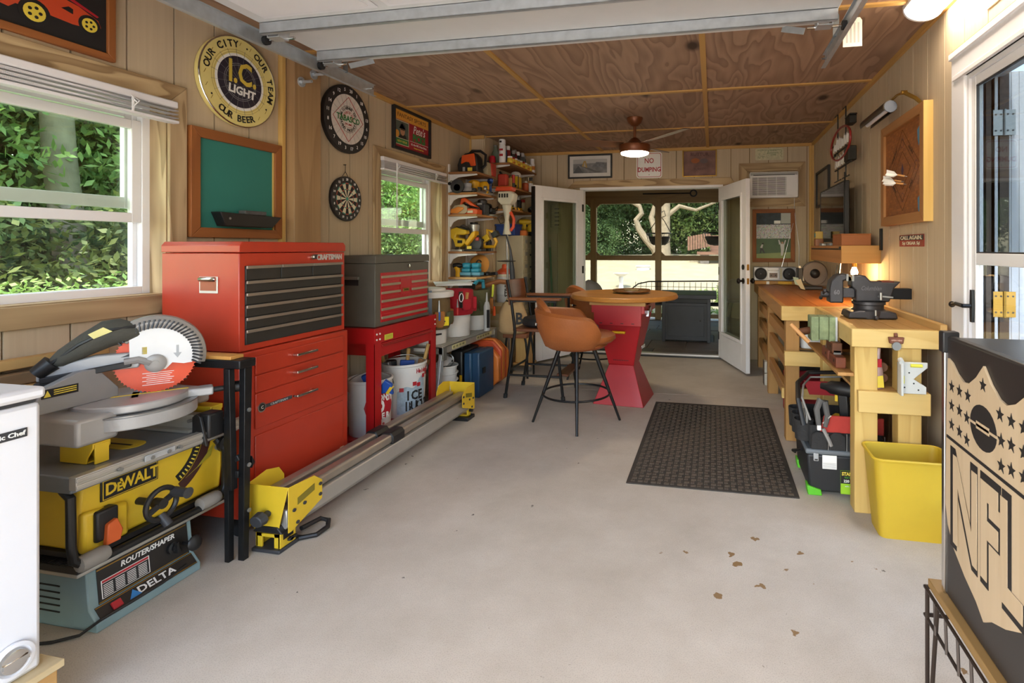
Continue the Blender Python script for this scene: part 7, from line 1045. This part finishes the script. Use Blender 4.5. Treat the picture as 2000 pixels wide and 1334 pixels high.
bs=thing('wood_riser','flat wooden riser under the boombox','board',(.44,5.93,ZT)); MB().box(.0,.42,.0,.13,-.001,.034).build('board',HW,bs,.003); bx('end_strip',DYEL,bs,.24,.38,-.003,0,.004,.03); bx('tag',WINK,bs,.12,.15,-.004,0,.0,.03)
ds=thing('disc_sander','grey bench disc sander with round hub on the bench','sander',(.90,5.30,ZT)); MB().box(-.09,.1,-.05,.12,0,.03).build('base',DGREY,ds,.006); SG=M('sander_brown_grey','#6b625c',.5,.4,var=.1); MB().lathe([(.105,.02),(.115,0),(.115,-.045),(.105,-.055),(.001,-.055)],(.03,.0,.15),'y',36).build('disc_guard',SG,ds); MB().prism([(.03,.035),(.145,.035),(.145,.15),(.03,.15)],-.05,.015).build('guard_corner',SG,ds,.006); MB().lathe([(.042,-.055),(.044,-.06),(.04,-.08),(.025,-.095),(.001,-.1)],(.03,0,.15),'y',24).build('hub',BLACK,ds); MB().box(-.12,-.08,-.08,.06,.06,.2).build('belt_housing',BLACK,ds,.006); MB().beam((-.11,-.06,.22),(-.075,-.06,.08),.012,.02).build('lever',STEEL,ds); MB().prism([(-.15,.09),(-.10,.10),(-.06,.0),(-.10,.01)],-.09,-.082).build('caution_tag',M('tag_tan','#cdbf96',.6),ds); MB().prism([(-.17,.12),(-.12,.11),(-.12,.04),(-.15,.05)],-.088,-.08).build('caution_tag',M('tag_mint','#a9bda8',.6),ds)
gn=thing('grease_gun','chromed grease gun standing against the wall behind the vise','grease gun',(1.02,4.75,ZT)); MB().cyl((0,0,0),(.03,.0,.28),.016,n=12).build('barrel',CHROME,gn); MB().tube([(-.02,0,.0),(-.03,0,.1),(.0,0,.25)],.005,6).build('lever',BLACK,gn)
# ---------------------------------------------------------------- outdoors
struct(bx('driveway',CONC,None,-8,8,-12,YF-.2,-.2,-.01))
def leafmat(name,c1,c2):
    m,t,b=nodes(name); v=coords(t,(1,1,1)); n=nd(t,'TexNoise'); n.inputs['Scale'].default_value=2.2; n.inputs['Detail'].default_value=6; lk(t,v,n.inputs[0]); r=nd(t,'ValToRGB'); r.color_ramp.elements[0].position=.35; r.color_ramp.elements[1].position=.65; lk(t,n.outputs[0],r.inputs[0])
    c=mixc(t,r.outputs[0],lin(c1),lin(c2)); lk(t,c,b.inputs['Base Color']); b.inputs['Roughness'].default_value=.6; tr=nd(t,'BsdfTranslucent'); lk(t,c,tr.inputs[0]); mx=nd(t,'MixShader'); mx.inputs[0].default_value=.35; lk(t,b.outputs[0],mx.inputs[1]); lk(t,tr.outputs[0],mx.inputs[2]); lk(t,mx.outputs[0],t.nodes['Material Output'].inputs[0]); return m
LF1=leafmat('leaves_mid','#64843f','#aec274'); LF2=leafmat('leaves_dark','#3c5730','#6b8850'); LF3=leafmat('leaves_bright','#74993f','#bdd480')
BARK=M('bark','#8d7a66',.9,var=.3,vs=14,bump=.8,bs=30); PALEBARK=M('pale_bark','#978872',.9,var=.22,vs=9,bump=.6,bs=24)
def leaves(name,blobs,n,size,seed,up=.3):
    """many small leaf quads gathered in clumps inside ellipsoids (cx,cy,cz,rx,ry,rz)"""
    g=random.Random(seed); vs=[]; fs=[]; tot=sum(b[3]*b[4]*b[5] for b in blobs)
    for b in blobs:
        k=max(1,int(n*b[3]*b[4]*b[5]/tot/14))
        for _ in range(k):
            d=Vector((g.gauss(0,1),g.gauss(0,1),g.gauss(0,1))).normalized(); r=g.uniform(.45,1)**.6; c=Vector((b[0]+d.x*b[3]*r,b[1]+d.y*b[4]*r,b[2]+d.z*b[5]*r))
            for _ in range(14):
                p=c+Vector((g.gauss(0,1),g.gauss(0,1),g.gauss(0,.7)))*size*2.2; nn=Vector((g.gauss(0,1),g.gauss(0,1),g.gauss(up,1))).normalized(); a=nn.orthogonal().normalized(); a.rotate(Matrix.Rotation(g.uniform(0,6.28),3,nn)); q=nn.cross(a); s=size*g.uniform(.6,1.3); o=len(vs)
                vs+=[p-a*s,p+q*s*.45,p+a*s,p-q*s*.45]; fs.append((o,o+1,o+2,o+3))
    me=bpy.data.meshes.new(name); me.from_pydata([tuple(v) for v in vs],[],fs); return me
def put(me,name,mat,parent,loc=(0,0,0),rz=0,sc=1):
    if not me.materials: me.materials.append(mat)
    o=bpy.data.objects.new(name,me); C.objects.link(o); o.parent=parent; o.location=loc; o.rotation_euler=(0,0,rad(rz)); o.scale=(sc,sc,sc); return o
TR=[leaves('foliage',[(0,0,3.3,1.9,1.9,1.5),(.8,.5,2.0,1.3,1.4,1.2),(-.9,-.4,1.9,1.4,1.3,1.2),(.2,-.8,.9,1.3,1.2,.9),(-.2,.7,.8,1.3,1.2,.9),(0,0,4.6,1.3,1.3,1.0)],40000,.046,s) for s in (1,2,3)]
trunk=MB().tube([(0,0,-.5),(.03,.02,.8),(-.05,.05,2),(.08,0,3.4),(.1,.1,4.6)],[.16,.13,.11,.08,.04],9)
for i in range(6): a=i*1.1; trunk.tube([(0,0,1+.4*i),(.5*math.cos(a),.5*math.sin(a),1.4+.45*i),(1.1*math.cos(a),1.1*math.sin(a),1.7+.5*i)],[.05,.035,.015],6)
trunk_me=trunk.mesh('trunk')
def tree(label,x,y,z,sc,v,mt,rz,group):
    t_=thing('leafy_tree',label,'tree',(x,y,z),rz,group); t_.scale=(sc,)*3
    me=TR[v]
    if me.materials and me.materials[0]!=mt:
        me=me.copy(); me.materials.clear()
    put(me,'foliage',mt,t_); put(trunk_me,'trunk',BARK,t_); return t_
gs='dense trees outside the left windows'
for x,y,z,s,v,mt,rz in [(-8.5,2.2,-.2,1.25,0,LF1,10),(-9.6,4.2,-.3,1.5,1,LF2,80),(-8.3,6.8,-.3,1.3,2,LF1,140),(-10.5,.3,-.3,1.4,2,LF1,30),(-11.5,6.2,0,1.8,0,LF2,200),(-9.2,10.3,-.3,1.35,1,LF3,260),(-8.0,13.5,-.3,1.3,0,LF1,310),(-11,15,-.2,1.7,2,LF2,20),(-6.6,9.6,-.6,.8,0,LF3,70),(-12.5,2.5,0,1.9,1,LF2,120),(-12,10,0,1.9,0,LF1,165)]:
    tree('dense leafy tree growing outside the left windows',x,y,z,s,v,mt,rz,gs)
tk=thing('tree_trunk','tall bare grey trunk seen through the big left window','tree',(-7.0,4.62,-.3)); MB().tube([(.12,.0,-.2),(.05,0,.8),(0,0,1.6),(-.08,-.05,2.6),(-.12,-.1,4),(-.1,-.2,6.5)],[.24,.165,.15,.145,.13,.1],12).build('trunk',PALEBARK,tk)
MB().tube([(-.1,-.05,3),(.3,.6,3.5),(.6,1.3,3.7)],[.06,.04,.02],7).build('branch',PALEBARK,tk)
# ivy bank below the windows
struct(MB().add([(-16,-6,-.35),(-2.66,-6,-.35),(-2.66,16.5,-.35),(-16,16.5,-.35)],[(0,1,2,3)]).build('ground_side',M('leaf_litter','#6b5a43',.95,var=.3,vs=5,bump=.6)))
iv=leaves('ivy',[(-4.4-.25*(i%3),-1+.45*i,.52+.07*math.sin(i*1.7),1.2,.75,.52) for i in range(18)],80000,.029,9,2.2); io=put(iv,'ivy_bank',LF3,None); tag(io,'bright green ivy and vine bank below the left windows','ivy',kind='stuff')
i2=leaves('undergrowth',[(-6.4,1+.9*i,.9+.2*math.sin(i*2.1),.9,.8,.8) for i in range(13)],22000,.05,11,1.); tag(put(i2,'undergrowth',leafmat('leaves_yellowish','#4d5f31','#8d934f'),None),'yellowish green undergrowth behind the ivy bank','undergrowth',kind='stuff')
# porch behind the french doors: flagstones, roof, framed screens
po_=struct(bx('porch_floor',M('mortar','#8f887c',.9),None,-3.6,1.9,YB+.13,9.9,-.25,-.03))
SLT=[M('slate_a','#6c6660',.6,var=.15,vs=5,bump=.4),M('slate_b','#77695c',.62,var=.16,vs=4,bump=.4),M('slate_c','#5f5b59',.6,var=.12,vs=6,bump=.4)]
g=random.Random(3); y=YB+.15
while y<9.85:
    hgt=g.choice((.42,.5,.6)); x=-3.55-g.uniform(0,.4)
    while x<1.85:
        wd=g.choice((.5,.62,.8)); x0,x1=max(x,-3.6)+.008,min(x+wd,1.9)-.008
        if x1>x0: bx('flagstone',g.choice(SLT),po_,x0,x1,y+.008,min(y+hgt,9.9)-.008,-.05,-.03+g.uniform(.012,.02),.004)
        x+=wd
    y+=hgt
DKW=wood('porch_timber','#b09468','#7a5f3c','x',contrast=.5); DKWZ=wood('porch_timber_upright','#b89c6e','#80643f','z',contrast=.5)
ro=struct(bx('porch_roof',DKW,None,-3.7,2.0,YB+.13,10.2,2.42,2.5)); bx('header',DKW,ro,-3.6,1.9,9.66,9.76,2.19,2.42); bx('ledger',DKW,ro,-3.6,1.9,YB+.14,YB+.2,2.2,2.42)
sc_=thing('porch_screen_wall','wooden framed screen wall at the far side of the porch','screen wall',(0,9.7,0))
for x in (-3.5,-2.18,-.975,.23,1.45): bx('post',DKWZ,sc_,x-.055,x+.055,-.045,.045,-.03,2.19,.004)
for a,b in ((-3.445,-2.235),(-2.125,-1.03),(-.92,.175),(.285,1.395)):
    for z0,z1 in ((.03,.1),(1.06,1.15),(2.1,2.19)): bx('rail',DKW,sc_,a,b,-.03,.03,z0,z1,.003)
    m=MB()
    for x,sx in ((a,1),(b,-1)):
        for z,sz in ((1.15,1),(2.1,-1)): m.prism([(x,z),(x+sx*.07,z),(x,z+sz*.07)],-.02,.02)
    m.build('corner_block',DKW,sc_); bx('screen',glass('screen_mesh','#d6d6d0',0,.6),sc_,a,b,.012,.014,.1,2.1)
sw=struct(bx('porch_side',DKWZ,None,-2.45,-2.4,YB+.13,9.66,-.03,2.42)); struct(bx('porch_side',DKWZ,None,1.6,1.66,YB+.13,9.66,-.03,2.42))
pk=thing('iron_poker','black iron hook rod hung along the porch header','rod',(-.75,9.62,2.27)); MB().tube([(-.5,0,0),(.35,0,-.005)],.011,7).torus((.41,0,-.005),.055,.012,'y',18,6).build('rod',BLKM,pk)
# fire table, wire bench and shell chair on the porch
ft=thing('fire_table','dark grey square fire table standing on the porch flagstones','fire table',(-.37,7.75,-.012)); FG=M('powder_grey','#3f4146',.5,var=.08)
MB().box(-.40,.42,-.36,.44,.60,.66).build('table_top',FG,ft,.008); MB().box(-.33,.33,-.3,.34,.02,.54).build('body',FG,ft,.006); bx('neck',BLACK,ft,-.3,.3,-.26,.3,.54,.60)
for x in (-.325,.29):
    for y in (-.325,.3): bx('corner_leg',FG,ft,x,x+.045,y,y+.045,0,.6,.004)
MB().box(-.25,.25,-.309,-.3,.08,.5).build('door_panel',FG,ft,.004); MB().cyl((.2,-.309,.3),(.2,-.325,.3),.012).build('knob',BLKM,ft)
wbn=thing('wire_bench','black wire grid bench standing behind the fire table','bench',(-.55,8.75,-.012)); m=MB()
m.tube([(-.75,0,.42),(-.78,.1,.62),(-.68,.12,.7),(-.5,.12,.74),(.5,.12,.76),(.75,.12,.76),(.85,.1,.7),(.85,0,.42)],.011,7); m.build('back_rim',BLKM,wbn); m=MB()
for i in range(18): x=-.72+i*.09; m.tube([(x,0,.43),(x,.11,.735)],.004,5)
for z in (.5,.58,.66): m.tube([(-.76,.03+(z-.43)*.25,z),(.85,.03+(z-.43)*.25,z)],.004,5)
m.build('back_grid',BLKM,wbn); m=MB()
for i in range(14): m.tube([(-.75,-.4+i*.03,.42),(.85,-.4+i*.03,.42)],.004,5)
m.box(-.76,.86,-.42,-.4,.405,.425).box(-.76,.86,-.01,.01,.405,.425); m.build('seat_grid',BLKM,wbn)
for x in (-.72,.8):
    for y in (-.38,0): MB().tube([(x-.04,y,.41),(x-.02,y,.02),(x,y,0),(x+.02,y,.02),(x+.04,y,.41)],.008,6).build('leg',BLKM,wbn)
shl=thing('shell_chair','pale grey moulded shell chair on the porch behind the round table','chair',(-2.02,8.7,-.012),20); shl.scale=(.9,.9,.9); PG=M('pale_grey_plastic','#d6d3cd',.5)
m=MB(); rs=[]
for i in range(9):
    z=.42+.42*i/8; w=.27*math.sqrt(max(.02,1-(i/8)**3)); rs.append([(w*math.sin(a),.12+.1*i/8-.18*(1-math.cos(a))*1.0+(.0 if k<9 else .015),z) for k,a in list(enumerate([rad(-80+20*j) for j in range(9)]))+[(9+k,a) for k,a in enumerate([rad(80-20*j) for j in range(9)])]])
m.rings(rs); m.build('back_shell',PG,shl); MB().lathe([(.02,.40),(.24,.41),(.26,.44),(.02,.45)]).build('seat',PG,shl)
for x in (-.18,.18):
    for y in (-.18,.16): MB().cyl((x*.6,y*.6,.41),(x*1.15,y*1.15,0),.012,.009,8).build('leg',BLKM,shl)
# yard rising behind the porch
SAND=M('sandy_yard','#b9ab8d',.95,var=.16,vs=2.5,bump=.5,bs=40)
yd=MB(); N=14; rows=[]
for j in range(N+1):
    y=9.9+j*3.0
    for i in range(N+1): x=-16+i*2.3; yd.v.append((x,y,-.2+min(1,max(0,(y-10.5)/10))*1.2+.06*math.sin(x*1.3+y)))
yd.f=[(j*(N+1)+i,j*(N+1)+i+1,(j+1)*(N+1)+i+1,(j+1)*(N+1)+i) for j in range(N) for i in range(N)]; struct(yd.build('ground_yard',SAND,sharp=80))
gr=leaves('lawn_patch',[(-.2,11.4,-.1,1.4,.9,.03),(.9,13,.1,1.2,1.4,.04)],5000,.05,5,.5); tag(put(gr,'lawn_patch',LF1,None),'patch of short green grass right behind the porch','grass',kind='stuff')
gb='dark trees beyond the yard'
for x,y,z,s,v,mt,rz in [(-6.5,22.5,.7,1.5,0,LF2,0),(-4.9,24,.7,1.7,1,LF2,50),(-3.0,25,.8,1.9,2,LF2,110),(-.8,25.5,.8,1.8,0,LF1,170),(1.2,24.5,.8,1.7,1,LF2,220),(3.2,25,.8,1.8,2,LF2,280),(-5.2,20.6,.6,1.0,2,LF2,33),(-2.2,28,1,2.4,1,LF1,90),(-7.5,27,1,2.4,2,LF2,190),(2.5,29,1,2.4,0,LF2,300)]:
    tree('dense dark tree beyond the sandy yard behind the porch',x,y,z,s,v,mt,rz,gb)
ok=thing('oak_tree','big pale oak with twisting limbs in the middle of the yard','tree',(-1.92,19.8,.93)); m=MB()
m.tube([(.1,0,-.3),(.1,0,.1),(.15,0,.5),(.19,0,1.3),(.2,0,2.2),(.3,.1,4.2)],[.42,.3,.22,.18,.17,.1],12); m.build('trunk',PALEBARK,ok)
MB().tube([(.05,-.05,-.1),(-.2,-.1,.34),(-.53,-.1,.68),(-.78,-.1,1.05),(-.89,-.1,1.39),(-.68,-.1,1.63),(-.76,-.1,1.9),(-1.04,-.1,2.05),(-1.5,-.1,2.1)],[.25,.17,.13,.12,.11,.1,.09,.07,.04],9).build('limb',PALEBARK,ok); MB().tube([(.1,0,.3),(-.1,0,.6),(-.22,0,1.1),(-.34,.1,1.48),(-.19,.1,1.96),(-.25,.1,2.9)],[.18,.14,.12,.11,.1,.06],9).build('limb',PALEBARK,ok); MB().tube([(-.22,.05,2.3),(-.6,0,2.5),(-1.3,-.1,2.4)],[.1,.08,.04],8).build('limb',PALEBARK,ok)
MB().tube([(.2,0,1.5),(.7,.1,1.9),(1.3,.2,1.75),(2.2,.2,2.1)],[.1,.08,.06,.03],8).build('limb',PALEBARK,ok)
put(leaves('foliage',[(-.6,.6,4.6,2.2,1.5,1.0),(1.6,.4,4.0,1.7,1.4,.7),(-2.2,.6,3.8,1.2,1.2,.6)],9000,.09,21),'foliage',LF3,ok)
bb=thing('bird_bath','white stone bird bath standing in the sunny yard','bird bath',(-2.4,14,.1)); MB().lathe([(.13,0),(.13,.05),(.07,.1),(.05,.25),(.07,.38),(.05,.42)],n=16).build('pedestal',WHITE,bb); MB().lathe([(.05,.42),(.12,.44),(.2,.5),(.21,.51),(.18,.5),(.02,.46)],n=20).build('bowl',WHITE,bb)
pe=thing('white_planter','small white pedestal planter at the foot of the oak','planter',(-2.2,17.0,.3)); pe.scale=(.7,.7,.7); MB().lathe([(.3,-.1),(.34,.1),(.3,.5),(.36,.56),(.3,.6)],n=12).build('pot',WHITE,pe)
ps=thing('wooden_playset','reddish wooden play platform on stone piers in the yard','playset',(.12,18.6,.75)); ps.scale=(.72,.72,.8); RW=wood('red_cedar','#8a6450','#5f4232','x')
for i in range(9): bx('slat',RW,ps,-1.35+i*.12,-1.25+i*.12,-.2,-.15,.55+.02*i,1.15+.02*i)
MB().box(-.9,.9,-.6,.5,.38,.5).build('deck',RW,ps); [bx('stone_pier',M('field_stone','#77706a',.85,var=.3,vs=12),ps,a,a+.4,-.5,-.1,-.3,.38) for a in (-.75,.2)]; MB().box(-.3,.9,.3,.36,.5,1.2).build('back_board',RW,ps)
for x in (-.98,.05):
    hb=thing('hanging_basket','black hanging basket left of the middle porch post' if x<-.5 else 'black hanging basket beside the open right door leaf','planter',(x+(.0 if x<0 else .0),9.9,1.36)); m=MB()
    for i in range(10): a=i*.628; m.tube([(.24*math.cos(a),.2*math.sin(a),.2),(.2*math.cos(a),.17*math.sin(a),.05),(.1*math.cos(a),.1*math.sin(a),-.02)],.006,5)
    m.torus((0,0,.2),.22,.008,'z',20,5); m.build('wire_basket',BLKM,hb); MB().lathe([(.03,-.03),(.14,0),(.2,.12),(.19,.14),(.03,.13)],n=16).build('liner',M('coco_liner','#2b2420',.95),hb)
    MB().tube([(-.22,0,.2),(-.06,0,.42),(.0,0,.56),(.09,0,.62),(.12,0,.52),(.06,0,.5)],.008,6).tube([(.22,0,.2),(.1,0,.42),(.0,0,.56)],.007,6).tube([(0,0,.56),(.02,0,.84)],.007,6).build('hook',BLKM,hb)
